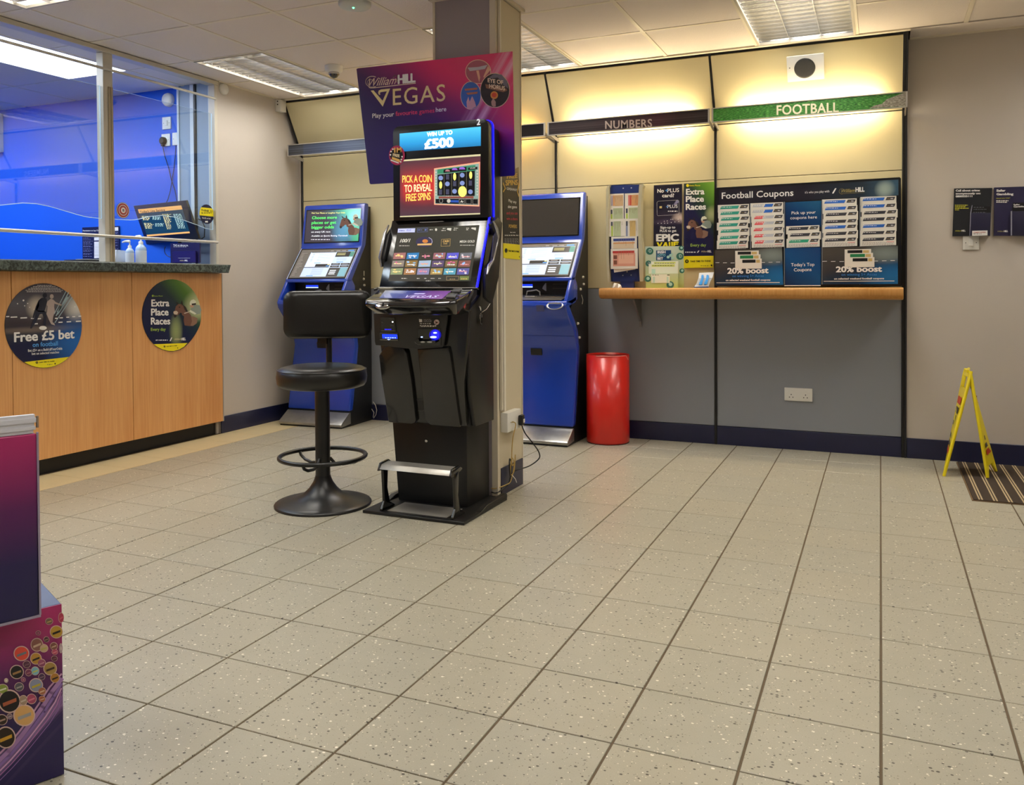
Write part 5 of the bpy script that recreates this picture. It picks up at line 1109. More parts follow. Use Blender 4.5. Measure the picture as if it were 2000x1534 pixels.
# top box with the two lit panels
tb = yplane(.865)
def rrect(x0, x1, z0, z1, r, top_only=True):
    o = []
    for cx, cz, a0 in ((x1-r, z1-r, 0), (x0+r, z1-r, 90)):
        for k in range(7): a = math.radians(a0+15*k); o.append((cx+r*math.cos(a), cz+r*math.sin(a)))
    return [(x0, z0), (x1, z0)]+o
b = MB(mat('top_black', '#0c0c0e', .30)); b.prism([(x, .865, z) for x, z in rrect(-2.295, -1.755, 1.44, 1.922, .035)], (0, .055, 0)); b.build('top_box', gm, bevel=.004)
b = MB(MKM); b.prism([(x, .93, z) for x, z in rrect(-2.28, -1.77, 1.36, 1.90, .03)], (0, .10, 0)); b.build('rear_cover', gm)
b = MB(LED); ring = rrect(-2.300, -1.751, 1.445, 1.926, .038)
b.prism([(x, .920, z) for x, z in ring], (0, .006, 0)); b.build('led_edge', gm)
b = MB(LED); b.hexa([(-1.767, .742, 1.10), (-1.760, .742, 1.10), (-1.760, .754, 1.10), (-1.767, .754, 1.10)], [(-1.763, .878, 1.44), (-1.755, .878, 1.44), (-1.755, .892, 1.45), (-1.763, .892, 1.45)]); b.build('led_edge', gm)
ct2 = (700, 90, 5.478)
t2 = tb.lift(.0002)
b = MB(art('win_panel', (0, 2), [(0, '#1c5f98'), (.5, '#2f93cc'), (1, '#49b6e0')], d=(.15, .9), rough=.12, emit=.95), t2, ct2); b.ppoly([(442, 938), (1310, 862), (1310, 1068), (500, 1128), (442, 1132)], 0, .0012); b.build('upper_display', gm)
b = MB(mat('lit_white', '#ffffff', .4, emit=1.0), t2, ct2); b.text('WIN UP TO', 735, 968, 1008, 42, .002, bold=.045, slope=-24); b.text('£500', 708, 1098, 1022, 96, .002, bold=.055, slope=-24); b.build('lettering', gm)
b = MB(mat('number_grey', '#d5d5d8', .4, emit=.8), t2, ct2); b.text('2', 1268, 846, 1306, 62, .002, bold=.03); b.build('number', gm)  # added emission brightens the grey number, which is no lamp
c10 = (755, 290, 10)
b = MB(art('pick_panel', (0, 2), [(0, '#4a3a44'), (.25, '#5f3038'), (.5, '#a83232'), (.75, '#7a363c'), (1, '#4a3840')], d=(0, 1), blobs=[(.35, .5, .6, .35, '#c03a34', .6), (0, .5, .06, .6, '#4a3a44', .6)], rough=.12, emit=.75), t2, c10); b.ppoly([(265, 225), (1838, 112), (1830, 1282), (265, 1340)], 0, .0012); b.build('lower_display', gm)
b = MB(sm('cream', '#cfc8a0', .7), t2, c10); b.ppoly([(265, 228), (1838, 112), (1838, 150), (265, 258)], .0013); b.build('display_border', gm); b = MB(sm('cream', '#cfc8a0', .7), t2, c10); b.ppoly([(265, 1322), (1830, 1262), (1830, 1288), (265, 1345)], .0013); b.build('display_border', gm)
for s_, x0, y0, x1, h, sl in (('PICK A COIN', 312, 668, 888, 138, -10), ('TO REVEAL', 352, 858, 890, 140, -30), ('FREE SPINS', 382, 1035, 865, 140, -34)):
    b = MB(sm('amber%d' % x0, '#f0c860' if x0 != 352 else '#f4e6b0', .95), t2, c10); b.text(s_, x0, y0, x1, h, .002, bold=.012, slope=sl, space=.95); b.build('lettering', gm)
b = MB(sm('peach', '#e0a080', .8), t2, c10); b.ppoly([(932, 392), (1828, 262), (1815, 1136), (932, 1102)], .0014); b.m(sm('stonegreen', '#8aa8a0', .6)); b.ppoly([(950, 415), (1808, 295), (1800, 1108), (950, 1082)], .0022); b.m(sm('green', '#3a8868', .6)); b.ppoly([(1000, 412), (1740, 325), (1740, 440), (1000, 500)], .0028)
b.m(sm('nearblack', '#17181c', .3)); b.ppoly([(1002, 515), (1730, 436), (1728, 930), (1002, 925)], .0030); b.ppoly([(965, 990), (1795, 985), (1795, 1098), (965, 1072)], .0030); b.ppoly([(1120, 418), (1568, 362), (1568, 440), (1120, 480)], .0032); b.ppoly([(1600, 380), (1780, 360), (1780, 410), (1600, 425)], .0032)
b.m(sm('purple', '#8a58c0', .8)); b.pell(1338, 425, 55, 42, .0036, a0=180, a1=360); b.pell(1482, 412, 60, 48, .0036, a0=180, a1=360); b.m(sm('mauve', '#a87078', .8)); b.pell(1198, 452, 46, 38, .0036, a0=180, a1=360)
b.m(sm('brick', '#8a4a40', .6)); b.ppoly([(1025, 940), (1705, 935), (1705, 978), (1025, 980)], .0034)
b.m(sm('divline', '#8a8468', .5))
for k in range(4): b.prect(1128+k*146, 480-k*14, 1136+k*146, 925, .0034)
b.m(sm('steelblue', '#7a8cc0', .7))
for x, y in ((1065, 580), (1485, 525), (1195, 695), (1485, 680), (1335, 840), (1645, 850)): b.pell(x, y, 46, 46, .0038, n=14)
b.m(sm('slate', '#4a4c66', .5))
for x, y in ((1198, 560), (1338, 690), (1645, 680), (1060, 855), (1198, 850)): b.ppoly([(x-30, y-50), (x+30, y-50), (x+30, y+50), (x-30, y+50)], .0038)
b.m(sm('lemon', '#f4ec70', 1.0))
for x, y in ((1338, 555), (1652, 525), (1065, 718)): b.pell(x, y, 28, 72, .0042, n=18)
b.pell(1490, 845, 80, 105, .0046)
b.m(sm('royal', '#2a50a8', .7)); b.ppoly([(1260, 1012), (1412, 1012), (1412, 1060), (1260, 1056)], .0036); b.m(sm('ltgrey', '#c9c8be'))
b.pring(1072, 1025, 34, 40, .0010, .0036, n=16); b.pell(1222, 1028, 36, 38, .0036); b.pline([(1425, 995), (1525, 992), (1525, 1082), (1425, 1076)], .0008, .0036, closed=True); b.pline([(1552, 992), (1660, 990), (1660, 1085), (1552, 1080)], .0008, .0036, closed=True); b.pline([(1690, 992), (1790, 990), (1790, 1090), (1690, 1084)], .0008, .0036, closed=True); b.ppoly([(1440, 1060), (1470, 1010), (1500, 1040), (1515, 1030), (1490, 1065), (1465, 1050)], .0038)
for k in range(9): b.pell(1776, 440+k*58, 14, 20, .003, n=10); b.pell(972, 470+k*55, 12, 18, .003, n=10)
b.dashes(1165, 928, 1420, 12, .0040, 3); b.text('£2.00', 1640, 402, 1740, 26, .0044, bold=.02); b.build('display_print', gm)
# side wings
for x, pts in ((-1.745, [(.93, 1.445), (.858, 1.407), (.865, 1.385), (.915, 1.35), (.855, 1.225), (.805, 1.190), (.79, 1.14), (.79, 1.05), (.86, 1.02), (.94, 1.15), (.985, 1.42)]), (-2.315, [(.93, 1.44), (.885, 1.41), (.84, 1.37), (.79, 1.244), (.803, 1.205), (.86, 1.20), (.98, 1.24), (1.0, 1.40)])):
    MB(MKM).prism([(x-.010, y, z) for y, z in pts], (.020, 0, 0)).build('side_wing', gm, bevel=.003)
MB(SLV_).tube([(-1.733, .870, 1.420), (-1.733, .905, 1.385), (-1.733, .925, 1.350), (-1.733, .918, 1.32), (-1.733, .862, 1.228), (-1.733, .815, 1.20), (-1.733, .795, 1.16)], [.005, .012, .009, .006, .008, .011, .005], 8).build('wing_trim', gm)
MB(mat('wing_grille', '#3a3b52', .6)).prism([(-1.735, y, z) for y, z in ((.925, 1.35), (.90, 1.375), (.868, 1.34), (.850, 1.25), (.862, 1.235), (.915, 1.32))], (.004, 0, 0)).build('wing_grille', gm)
MB(SLV_).tube([(-2.327, .87, 1.42), (-2.327, .835, 1.375), (-2.327, .785, 1.25), (-2.327, .800, 1.205)], [.004, .008, .007, .006], 8).build('wing_trim', gm)
MB(SLV_).tube([(-1.80, 1.02, 1.10), (-1.797, .985, 1.03), (-1.795, .92, .99), (-1.795, .86, .975)], .0025, 6).build('lower_trim', gm)
# 1M FREE sticker
t = thing('round_sticker', 'round pink sticker reading 1M FREE on the left edge of the gaming machine', 'sticker', (-2.28, .86, 1.78))
s2 = yplane(.8615); cs = (700, 90, 5.478)
b = MB(mat('sticker_pink', '#b02858', .4), s2, cs); b.pell(413, 1170, 85, 105, 0, .0015); b.build('disc', t)
b = MB(BLACK, s2, cs); b.pell(408, 1165, 70, 66, .0016, .0003); b.m(WHITE); b.pline([(352, 1222), (432, 1252)], .006, .0032, .0003)
for x, y in ((352, 1130), (345, 1165), (372, 1105), (470, 1185), (462, 1215), (455, 1240)): b.pell(x, y, 9, 9, .0022, n=8)
b.m(mat('sticker_gold', '#e8b860', .4)); b.ppoly([(362, 1185), (446, 1215), (446, 1245), (362, 1212)], .0022); b.text('1M', 386, 1142, 465, 52, .0032, bold=.05); b.m(mat('sticker_cream', '#f6e6b8', .4)); b.text('FREE', 372, 1180, 445, 30, .0032, bold=.04, slope=12); b.build('print', t)
# promotion board behind the machine
bp_ = yplane(1.055); bt = thing('promotion_board', 'large purple and pink board reading Vegas, play your favourite games here', 'board', (-2.16, 1.055, 1.95))
b = MB(art('vegas_board', (0, 2), [(0, '#2f1f68'), (.40, '#301c60'), (.52, '#451a5a'), (.66, '#8a1c62'), (.80, '#d4206a'), (1, '#e0286c')], d=(.55, .62), off=-.08,
           blobs=[(.72, .95, .35, .35, '#d0205a', .8), (.9, .05, .5, .35, '#3a2a5e', .9), (.98, .5, .12, .3, '#c02060', .5)], streaks=(1, -.45, 13, '#e8b0c8', .75, .56, .11), rough=.3), bp_, ct2)
b.ppoly([(-16, 247), (0, 240), (1652, 58), (1680, 1372), (1668, 1390), (140, 1480), (125, 1472)], 0, .006); b.build('panel', bt, bevel=.0015, seg=1)
b = MB(WHITE, bp_, ct2); D = .0068
cb = (700, 110, 10.526)
b = MB(WHITE, bp_, cb)
G_ = mat('vegas_gold', '#f4e0a0', .3); CRM = mat('script_cream', '#e6cdb8', .4)
b.m(CRM); b.text('William', 225, 628, 800, 165, D, shear=.5, bold=.006, slope=-56); lw = .0045
b.pring(300, 530, 135, 112, lw, D, a0=60, a1=300); b.pline([(232, 645), (262, 658), (330, 655), (1188, 558)], lw, D); b.pring(775, 470, 45, 70, lw*.8, D, a0=200, a1=430); b.pring(260, 540, 60, 60, lw*.7, D, a0=90, a1=330)
b.m(WHITE); b.text('HILL', 822, 570, 1190, 178, D, bold=.05, slope=-38, space=.88); b.build('lettering', bt)
b = MB(G_, bp_, cb)
b.ppoly([(268, 712), (325, 706), (512, 920), (600, 725), (480, 742), (452, 760), (470, 790), (440, 800), (420, 760), (432, 712), (480, 688), (668, 668), (515, 1040)], D)
b.text('EGAS', 722, 1012, 1800, 340, D, bold=.004, slope=-92, space=1.12); b.build('lettering', bt)
b = MB(WHITE, bp_, cb); b.text('Play your', 300, 1276, 748, 92, D, bold=.012, slope=-38); b.text('here', 1605, 1150, 1820, 92, D, bold=.012, slope=-18); b.build('lettering', bt)
b = MB(mat('favourite_pink', '#e8406c', .4), bp_, cb); b.text('favourite games', 778, 1232, 1578, 92, D, bold=.010, slope=-72); b.build('lettering', bt)
RG = mat('ring_gold', '#e8c0a0', .4)
def bubble(b, cx, cy, rx, ry, m, D0): b.m(RG); b.pell(cx, cy, rx, ry, D0, .0008, 36); b.m(m); b.pell(cx, cy, rx-7, ry-7, D0+.001, .0006, 36)
b = MB(RG, bp_, ct2)
bubble(b, 1288, 278, 138, 130, mat('bub_rose', '#a04a58', .4), D-.0006)
b.m(mat('bub_silver', '#b9b0b4', .4)); b.ppoly([(1175, 235), (1290, 228), (1390, 205), (1360, 250), (1200, 272)], D+.0012); b.m(mat('bub_peach', '#e0a888', .4)); b.ppoly([(1268, 268), (1295, 265), (1310, 340), (1300, 395)], D+.0012); b.ppoly([(1395, 215), (1420, 260), (1350, 345), (1345, 330)], D+.0012)
b.build('picture_disc', bt)
b = MB(RG, bp_, ct2); bubble(b, 1210, 532, 112, 152, mat('bub_blue', '#2458a8', .4), D-.0002)
b.m(mat('bub_orange', '#b86848', .4)); b.ppoly([(1145, 462), (1280, 448), (1278, 470), (1150, 482)], D+.0016); b.ppoly([(1160, 505), (1285, 492), (1278, 515), (1180, 525)], D+.0016); b.m(mat('bub_skin', '#d8a0a0', .4)); b.ppoly([(1170, 670), (1165, 600), (1185, 545), (1198, 600), (1225, 540), (1255, 600), (1268, 650), (1215, 680)], D+.0016); b.build('picture_disc', bt)
b = MB(RG, bp_, ct2); bubble(b, 1468, 478, 160, 186, mat('bub_dark', '#26181c', .4), D+.0004)
b.m(mat('bub_greyp', '#6e6470', .4)); b.ppoly([(1392, 350), (1460, 302), (1540, 310), (1600, 380), (1612, 460), (1560, 420), (1500, 340), (1430, 350)], D+.0022)
b.m(mat('bub_bronze', '#8a5a40', .4)); b.ppoly([(1365, 410), (1590, 460), (1600, 480), (1560, 498), (1375, 455)], D+.0026); b.m(mat('bub_tan', '#f2d9ba', .4)); b.text('EYE OF', 1392, 390, 1558, 42, D+.003, bold=.03, slope=26); b.text('HORUS', 1408, 452, 1578, 44, D+.0034, bold=.03, slope=28)
b.m(mat('bub_glow', '#d88a30', .4)); b.pell(1462, 530, 40, 42, D+.0026); b.m(mat('bub_sun', '#d04018', .4)); b.pell(1462, 528, 26, 26, D+.003); b.m(mat('bub_skin2', '#b08878', .4)); b.ppoly([(1435, 640), (1430, 600), (1450, 560), (1478, 600), (1478, 650), (1455, 655)], D+.0028); b.build('picture_disc', bt)

# ================================================================ stool
st = thing('bar_stool', 'black padded bar stool with backrest, foot ring and round trumpet base', 'stool', (-2.598, .663, 0))
LEA = mat('black_leather', '#1d1c1a', .33, bump=.12, bscale=90); MTB = mat('black_metal', '#161616', .38)
O = V3((-2.598, .663, 0))
MB(MTB).lathe([(.242, 0), (.243, .008), (.238, .014), (.20, .020), (.14, .036), (.10, .055), (.07, .085), (.05, .115), (.040, .14), (.038, .15)], O, 56).build('base', st)
MB(MTB).lathe([(.037, .14), (.037, .60)], O, 28).build('post', st)
k = MB(MTB); k.tube([(O.x+.215*math.cos(a), O.y+.215*math.sin(a), .245) for a in [2*math.pi*i/40 for i in range(40)]], .011, 10, closed=True)
k.build('foot_ring', st)
k = MB(MTB)
for a in (40, 160, 280):
    a = math.radians(a); d = V3((math.cos(a), math.sin(a), 0)); k.tube([O+d*r+V3((0, 0, z)) for r, z in ((.035, .235), (.06, .205), (.10, .198), (.16, .205), (.20, .222), (.215, .245))], .008, 8)
k.build('ring_struts', st)
MB(LEA).lathe([(.0001, .598), (.19, .598), (.212, .605), (.222, .62), (.226, .65), (.222, .682), (.214, .690), (.205, .697), (.17, .706), (.10, .712), (.0001, .714)], O, 56).build('seat', st)
MB(LEA).tube([(O.x+.219*math.cos(a), O.y+.219*math.sin(a), .686) for a in [2*math.pi*i/48 for i in range(48)]], .004, 6, closed=True).build('piping', st)
MB(MTB).box(O.x-.08, O.x+.08, O.y-.08, O.y+.08, .588, .598).build('seat_plate', st)
bd = V3((-.085, .165, 0)); fd = V3((.46, -.888, 0)).normalized(); rt = V3((-fd.y*-1, 0, 0)); rt = V3((0, 0, 1)).cross(fd).normalized()*-1
rt = V3((.888, .46, 0)).normalized()
bc = O+bd
def bp2(u, v, d): return bc + rt*u + V3((0, 0, 1))*v + fd*d
k = MB(LEA); w_, h_, r_ = .228, .124, .05; ring = []
for cx, cz, a0 in ((w_-r_, h_-r_, 0), (-w_+r_, h_-r_, 90), (-w_+r_, -h_+r_, 180), (w_-r_, -h_+r_, 270)):
    for i in range(6): a = math.radians(a0+18*i); ring.append((cx+r_*math.cos(a), cz+r_*math.sin(a)))
def curve(u): return -.020*(1-(u/w_)**2)
lay = [(.80, .036), (.94, .030), (1.0, .018), (1.0, -.018), (.96, -.026)]
vs = []
for s_, d in lay: vs += [bp2(u*s_ if s_ < 1 else u, .957+(v*s_ if s_ < 1 else v), d-.02+curve(u)) for u, v in ring]
n = len(ring)
fs = [tuple(range(n)), tuple(range(len(vs)-1, len(vs)-n-1, -1))]+[(i+n*(j+1), (i+1) % n+n*(j+1), (i+1) % n+n*j, i+n*j) for j in range(len(lay)-1) for i in range(n)]
k.add(vs, fs, True); bk = k.build('backrest', st, shade=True)
MB(MTB).tube([bp2(u*1.0, .957+v, -.016+curve(u)) for u, v in ring], .004, 6, closed=True).build('backrest_edge', st)
k = MB(MTB); k.tube([O+V3((-.02, .03, .593)), O+bd*1.15+V3((0, 0, .595)), O+bd*1.28+V3((0, 0, .65)), bp2(.0, .90, -.050)], .016, 10); k.prism([bp2(-.05, .855, -.045), bp2(.05, .855, -.045), bp2(.05, .93, -.045), bp2(-.05, .93, -.045)], fd*-.008); k.box(*(lambda p: (p.x-.03, p.x+.03, p.y-.012, p.y+.012, .80, .86))(bp2(-.03, 0, -.055))); k.build('back_bracket', st)

# ================================================================ blue terminals
TB = mat('terminal_blue', '#173fb0', .22, coat=.5); TBK = mat('terminal_black', '#17181a', .45); SIL = mat('terminal_plate', '#a9a8a4', .30, metal=.85, var=.2, vscale=25)
def terminal(loc, rz, label, which):
    t = thing('betting_terminal', label, 'terminal', loc, rz, group='blue betting terminals')
    X = children_xf(t); W = .2875
    def mb(m): b = MB(m); b.xf = X; return b
    prof = [(.118, .118), (.16, .35), (.215, .62), (.20, .68), (.155, .78), (.06, .86), (.0, .93), (-.012, .97), (.002, .988), (.10, 1.005), (.19, 1.03)]
    up = [(.112, 1.135), (.106, 1.15), (.318, 1.409), (.328, 1.43), (.378, 1.748), (.395, 1.766), (.44, 1.766)]
    def off(p, d): return [(y+d, z) for y, z in p]
    # black body
    mb(TBK).prism([(-W+.008, y, z) for y, z in [(.02, .004), (.02, .03), (.13, .115), (.20, .35), (.25, .62), (.20, .78), (.08, .93), (.21, 1.02), (.21, 1.13), (.16, 1.16), (.36, 1.42), (.42, 1.745), (.475, 1.745), (.475, .004)]], (2*W-.016, 0, 0)).build('body', t)
    # lower shell as a band that follows the profile
    lo = prof[:8]; b = mb(TB); b.prism([(-W, y, z) for y, z in lo+[(.04, .985), (.09, .93), (.17, .86), (.235, .78), (.26, .68), (.27, .62), (.22, .35), (.175, .118)]], (2*W, 0, 0)); b.build('lower_shell', t, bevel=.012, seg=3)
    mb(TB).prism([(-W, y, z) for y, z in ((-.008, .965), (.002, .99), (.10, 1.003), (.19, 1.022), (.19, .98), (.06, .96))], (2*W, 0, 0)).build('console_lip', t, bevel=.004)
    mb(mat('console_grey', '#5b5650', .35)).prism([(-W+.05, y, z) for y, z in ((.03, .9975), (.195, 1.030), (.195, 1.034), (.03, 1.0005))], (2*W-.10, 0, 0)).build('console_deck', t)
    for s_ in (-1, 1):
        x = s_*(W-.012)-.012
        mb(TB).prism([(x, y, z) for y, z in ((.0, .985), (.11, 1.15), (.17, 1.16), (.22, 1.10), (.22, 1.0), (.10, .97))], (.024, 0, 0)).build('console_cheek', t, bevel=.004)
    # upper shell: frame of the touch screen and of the top screen
    b = mb(TB); b.prism([(-W, y, z) for y, z in [(.098, 1.128), (.102, 1.15), (.316, 1.412), (.324, 1.432), (.376, 1.75), (.39, 1.768), (.43, 1.768), (.44, 1.74), (.388, 1.43), (.165, 1.13)]], (2*W, 0, 0)); b.build('upper_shell', t, bevel=.008, seg=3)
    M = X; R = M.to_3x3()
    def pl(o, v): return Pl(M @ V3(o), R @ V3((1, 0, 0)), R @ V3(v))
    P1 = pl((0, .102, 1.15), (0, .214, .262)); P2 = pl((0, .324, 1.432), (0, .052, .318))
    def rect(m, P, u0, u1, v0, v1, d, th, name, bev=0): b = MB(m, P); b.puv([(u0, v0), (u1, v0), (u1, v1), (u0, v1)], d, th); return b.build(name, t, bevel=bev)
    L1 = math.hypot(.214, .262); L2 = math.hypot(.052, .318)
    rect(GLB, P1, -W+.018, W-.018, .010, L1-.012, .0005, .003, 'touch_bezel'); rect(GLB, P2, -W+.026, W-.026, .020, L2-.022, .0005, .003, 'top_bezel')
    # white rim of the touch screen
    b = MB(mat('pale_rim', '#c9d2e8', .25)); 
    for u0, u1, v0, v1 in ((-W+.013, -W+.018, .006, L1-.008), (W-.018, W-.013, .006, L1-.008)): b.puv if False else b.prism([P1.P(u, v, .0005) for u, v in ((u0, v0), (u1, v0), (u1, v1), (u0, v1))], P1.N*.004)
    b.build('screen_rim', t)
    def A(P, u0, u1, v0, v1, m, d): b = MB(m, P); b.puv([(u0, v0), (u1, v0), (u1, v1), (u0, v1)], d, .0008); return b
    # touch screen picture
    u0, u1, v0, v1 = -W+.030, W-.030, .020, L1-.024; w = u1-u0; h = v1-v0
    def R1(a, b_, c, e, m, d=.005): return A(P1, u0+a*w, u0+b_*w, v0+c*h, v0+e*h, m, d)
    E = lambda n_, c, e=.8: mat('term_'+n_, c, .25, emit=e*.55)
    R1(0, 1, 0, 1, E('grey', '#6e6a66', .5), .0035).build('touch_display', t)
    b = MB(E('pale', '#c6d8f2', .75), P1)
    def q(a, b_, c, e, m, d=.0055, k=.0006): b.m(m); b.puv([(u0+a*w, v0+c*h), (u0+b_*w, v0+c*h), (u0+b_*w, v0+e*h), (u0+a*w, v0+e*h)], d, k)
    PAL, DK, BLU, YG, WH_ = E('pale', '#c6d8f2', .75), E('dark', '#3a3a3c', .3), E('blue', '#5a9ae0', .8), E('cream', '#dcd89a', .7), E('white', '#eef4ff', .8)
    q(.19, .99, .03, .91, PAL, .0045); q(.20, .66, .375, .90, WH_, .0048, .0003)
    q(.20, .66, .885, .905, DK); q(.67, .99, .72, .90, DK); q(.92, .99, .72, .90, E('teal', '#7ac0b0')); q(.19, .64, .345, .365, DK); q(.38, .64, .375, .47, DK, .0056); q(.60, .635, .43, .465, YG, .0062)
    q(.66, .82, .43, .49, DK); q(.835, .99, .43, .49, DK); q(.66, .82, .35, .41, DK); q(.835, .99, .35, .41, DK); q(.66, .99, .03, .33, E('dark2', '#4a4a4a', .35)); q(.86, .99, .03, .33, E('teal2', '#7aa8b8'), .0062)
    q(.34, .46, .50, .52, BLU); q(.74, .86, .52, .54, BLU); q(.30, .42, .05, .07, BLU); q(.58, .635, .385, .41, BLU, .0064); q(.86, .97, .925, .96, BLU)
    rr = random.Random(4)
    for k_ in range(7): q(.24+.0*k_, .28, .56+.045*k_, .575+.045*k_, E('line', '#9fb2d8', .6)); q(.36, .60, .56+.045*k_, .568+.045*k_, E('line', '#9fb2d8', .6))
    for k_ in range(6): q(.36, .56, .10+.04*k_, .107+.04*k_, E('line', '#9fb2d8', .6))
    for k_ in range(3): q(.69, .84, .78+.032*k_, .79+.032*k_, YG, .0064); q(.69, .80, .10+.06*k_, .13+.06*k_, WH_, .0064); q(.72, .90, .60+.03*k_, .605+.03*k_, E('line', '#9fb2d8', .6))
    for k_ in range(16): q(.03, .03+rr.uniform(.04, .11), .08+.052*k_, .095+.052*k_, E('menu', '#96918a', .6))
    for x_ in (.69, .86):
        for z_ in (.455, .375): q(x_+.0, x_+.10, z_, z_+.01, E('line2', '#b0b0b0', .6), .0064)
    q(.55, .60, .93, .945, E('line2', '#b0b0b0', .6)); q(.65, .72, .93, .945, E('line2', '#b0b0b0', .6)); q(.75, .82, .93, .945, E('line2', '#b0b0b0', .6))
    b.build('touch_picture', t)
    # back wall of the console: printer, reader, slots
    P3 = pl((0, .209, 1.03), (0, 0.0001, .10))
    def S3(u0, u1, v0, v1, m, name, d=.001, th=.004): b = MB(m); b.prism([P3.P(u, v, d) for u, v in ((u0, v0), (u1, v0), (u1, v1), (u0, v1))], P3.N*th); return b.build(name, t)
    S3(-W+.026, W-.026, 0, .10, mat('recess_black', '#0d0d10', .4), 'console_back')
    S3(-.16, -.045, .055, .062, mat('led_white_blue', '#9fb8ff', .3, emit=2.5), 'blue_slot_light', .006, .002); S3(-.16, -.045, .062, .078, mat('blue_led_dim', '#1838e0', .3, emit=1.3), 'blue_slot', .006, .0015)
    b = MB(mat('reader_grey', '#a9adb8', .4)); b.prism([P3.P(u, v, .006) for u, v in ((.03, .045), (.055, .03), (.06, .03), (.06, .085), (.055, .085), (.035, .06))], P3.N*.002); b.build('contactless_mark', t)
    S3(.11, .215, .045, .05, mat('slot_dull', '#4a4640', .4), 'card_slot', .006, .002); S3(.11, .215, .075, .08, mat('slot_dull', '#4a4640', .4), 'card_slot', .006, .002)
    b = mb(mat('clear_block', '#c9c6bd', .15)); b.xf = X
    b.tube([(-.075, .16, 1.025), (-.07, .165, 1.058), (-.035, .165, 1.062), (.0, .165, 1.068), (.025, .165, 1.055), (.03, .16, 1.025)], .005, 8); b.box(-.06, .015, .10, .16, 1.018, 1.026); b.build('ticket_chute', t)
    b = mb(mat('deck_marks', '#b0a58e', .35)); b.box(.045, .075, .10, .108, 1.017, 1.020).box(.08, .125, .10, .108, 1.017, 1.020).box(.14, .215, .10, .108, 1.017, 1.020); b.build('deck_marks', t)
    # oval recess with metal dish and the lock window, on the lip
    PF = pl((0, -.0085, .93), (0, -.012, .05))
    b = MB(SIL); b.lathe([(.062, .004), (.058, .007), (.050, .004)], M @ V3((.205, -.008, .962)), 28, ax=(R @ V3((1, 0, 0)), R @ V3((0, .35, .45)), R @ V3((0, -.85, .35)))); b.build('dish_rim', t)
    b = MB(mat('dish_dark', '#123a8c', .12, coat=1)); b.lathe([(.056, .004), (.03, .0045), (.0001, .005)], M @ V3((.205, -.008, .962)), 28, ax=(R @ V3((1, 0, 0)), R @ V3((0, .35, .45)), R @ V3((0, -.85, .35)))); b.build('dish', t)
    b = mb(STEEL); b.box(.160, .250, -.022, -.012, .974, .982); b.build('dish_tongue', t, bevel=.003)
    b = mb(mat('window_navy', '#10246c', .15, coat=1)); b.prism([(.072, y, z) for y, z in ((-.010, .925), (-.018, .965), (-.022, .965), (-.014, .922))], (.055, 0, 0)); b.build('lock_window', t)
    b = mb(BLACK); b.prism([(-.062, y, z) for y, z in ((.214, .605), (.206, .650), (.200, .650), (.208, .602))], (.085, 0, 0)); b.build('vent', t)
    b = mb(mat('terminal_blue_dark', '#142f86', .25, coat=.5)); b.xf = X; b.prism([(-W+.01, y, z) for y, z in ((.1745, .742), (.178, .745), (.1725, .748), (.169, .745))], (2*W-.02, 0, 0)); b.build('seam', t)
    # kick plate and base
    mb(SIL).prism([(-W, y, z) for y, z in ((.0, .014), (-.002, .03), (.010, .040), (.118, .108), (.14, .108), (.14, .020), (.01, .010))], (2*W-.0, 0, 0)).build('kick_plate', t, bevel=.002)
    mb(TBK).prism([(-W+.006, y, z) for y, z in ((.012, 0), (.012, .012), (.47, .012), (.47, 0))], (2*W-.012, 0, 0)).build('plinth', t)
    b = mb(mat('lock_white', '#d8d4c8', .25, metal=.4))
    for y, z in ((.355, 1.155), (.365, 1.105), (.30, 1.07), (.24, .83), (.27, .73)): b.lathe([(.010, -.004), (.010, .006), (.006, .012)], (W-.008, y, z), 10, ax=((0, 1, 0), (0, 0, 1), (1, 0, 0)))
    b.box(W-.008, W-.004, .36, .368, 1.18, 1.22) if which == 'L' else b.tube([(W-.006, .32, 1.03), (W+.004, .325, .995), (W, .32, .965)], .003, 6)
    b.build('side_locks', t)
    # top screen
    u0, u1, v0, v1 = -W+.034, W-.034, .028, L2-.030
    if which == 'R':
        A(P2, u0, u1, v0, v1, mat('screen_off', '#3a3733', .18, coat=.5), .0032).build('top_display', t)
    else:
        A(P2, u0, u1, v0, v1, art('choose_screen', (0, 2), [(0, '#38343e'), (.45, '#3a3844'), (.62, '#3a5a66'), (.78, '#4aa890'), (1, '#58b8a0')], d=(.75, .25), off=0, blobs=[(.70, .35, .25, .6, '#4a88b0', .7), (.92, .75, .2, .3, '#7adcd8', .7), (1, .1, .15, .5, '#3a9a60', .7)], rough=.2, emit=.75), .0032).build('top_display', t)
        cL = (590, 390, 7.307)
        b = MB(E('yellow', '#e8ec9a', .9), P2, cL); b.text('Pick Your Places or Lengthen Your Odds', 142, 205, 620, 20, .0055, bold=.02, slope=-6)
        b.m(E('green', '#5ee87a', .9)); b.text('Choose more', 145, 282, 502, 40, .0055, bold=.03, slope=-8); b.text('places or get', 140, 352, 492, 40, .0055, bold=.03, slope=-6); b.text('bigger odds', 138, 418, 460, 40, .0055, bold=.03, slope=-6)
        b.m(E('white', '#eef4ff', .8)); b.text('on every UK race', 135, 476, 408, 24, .0055, bold=.02, slope=-4); b.text('Available on Sports Betting Terminals', 135, 532, 655, 22, .0055, bold=.015, shear=.2, slope=-6); b.dashes(133, 568, 405, 9, .0055, 3); b.build('lettering', t)
        b = MB(WHITE, P2, cL); horse(b, lambda x, y: (540+x*330, 250+y*260), .0045, white_nose=False); b.build('artwork', t)
    return t
terminal((-2.2325, 2.50, 0), 0, 'blue betting terminal with a dark top screen, beside the red bin', 'R')
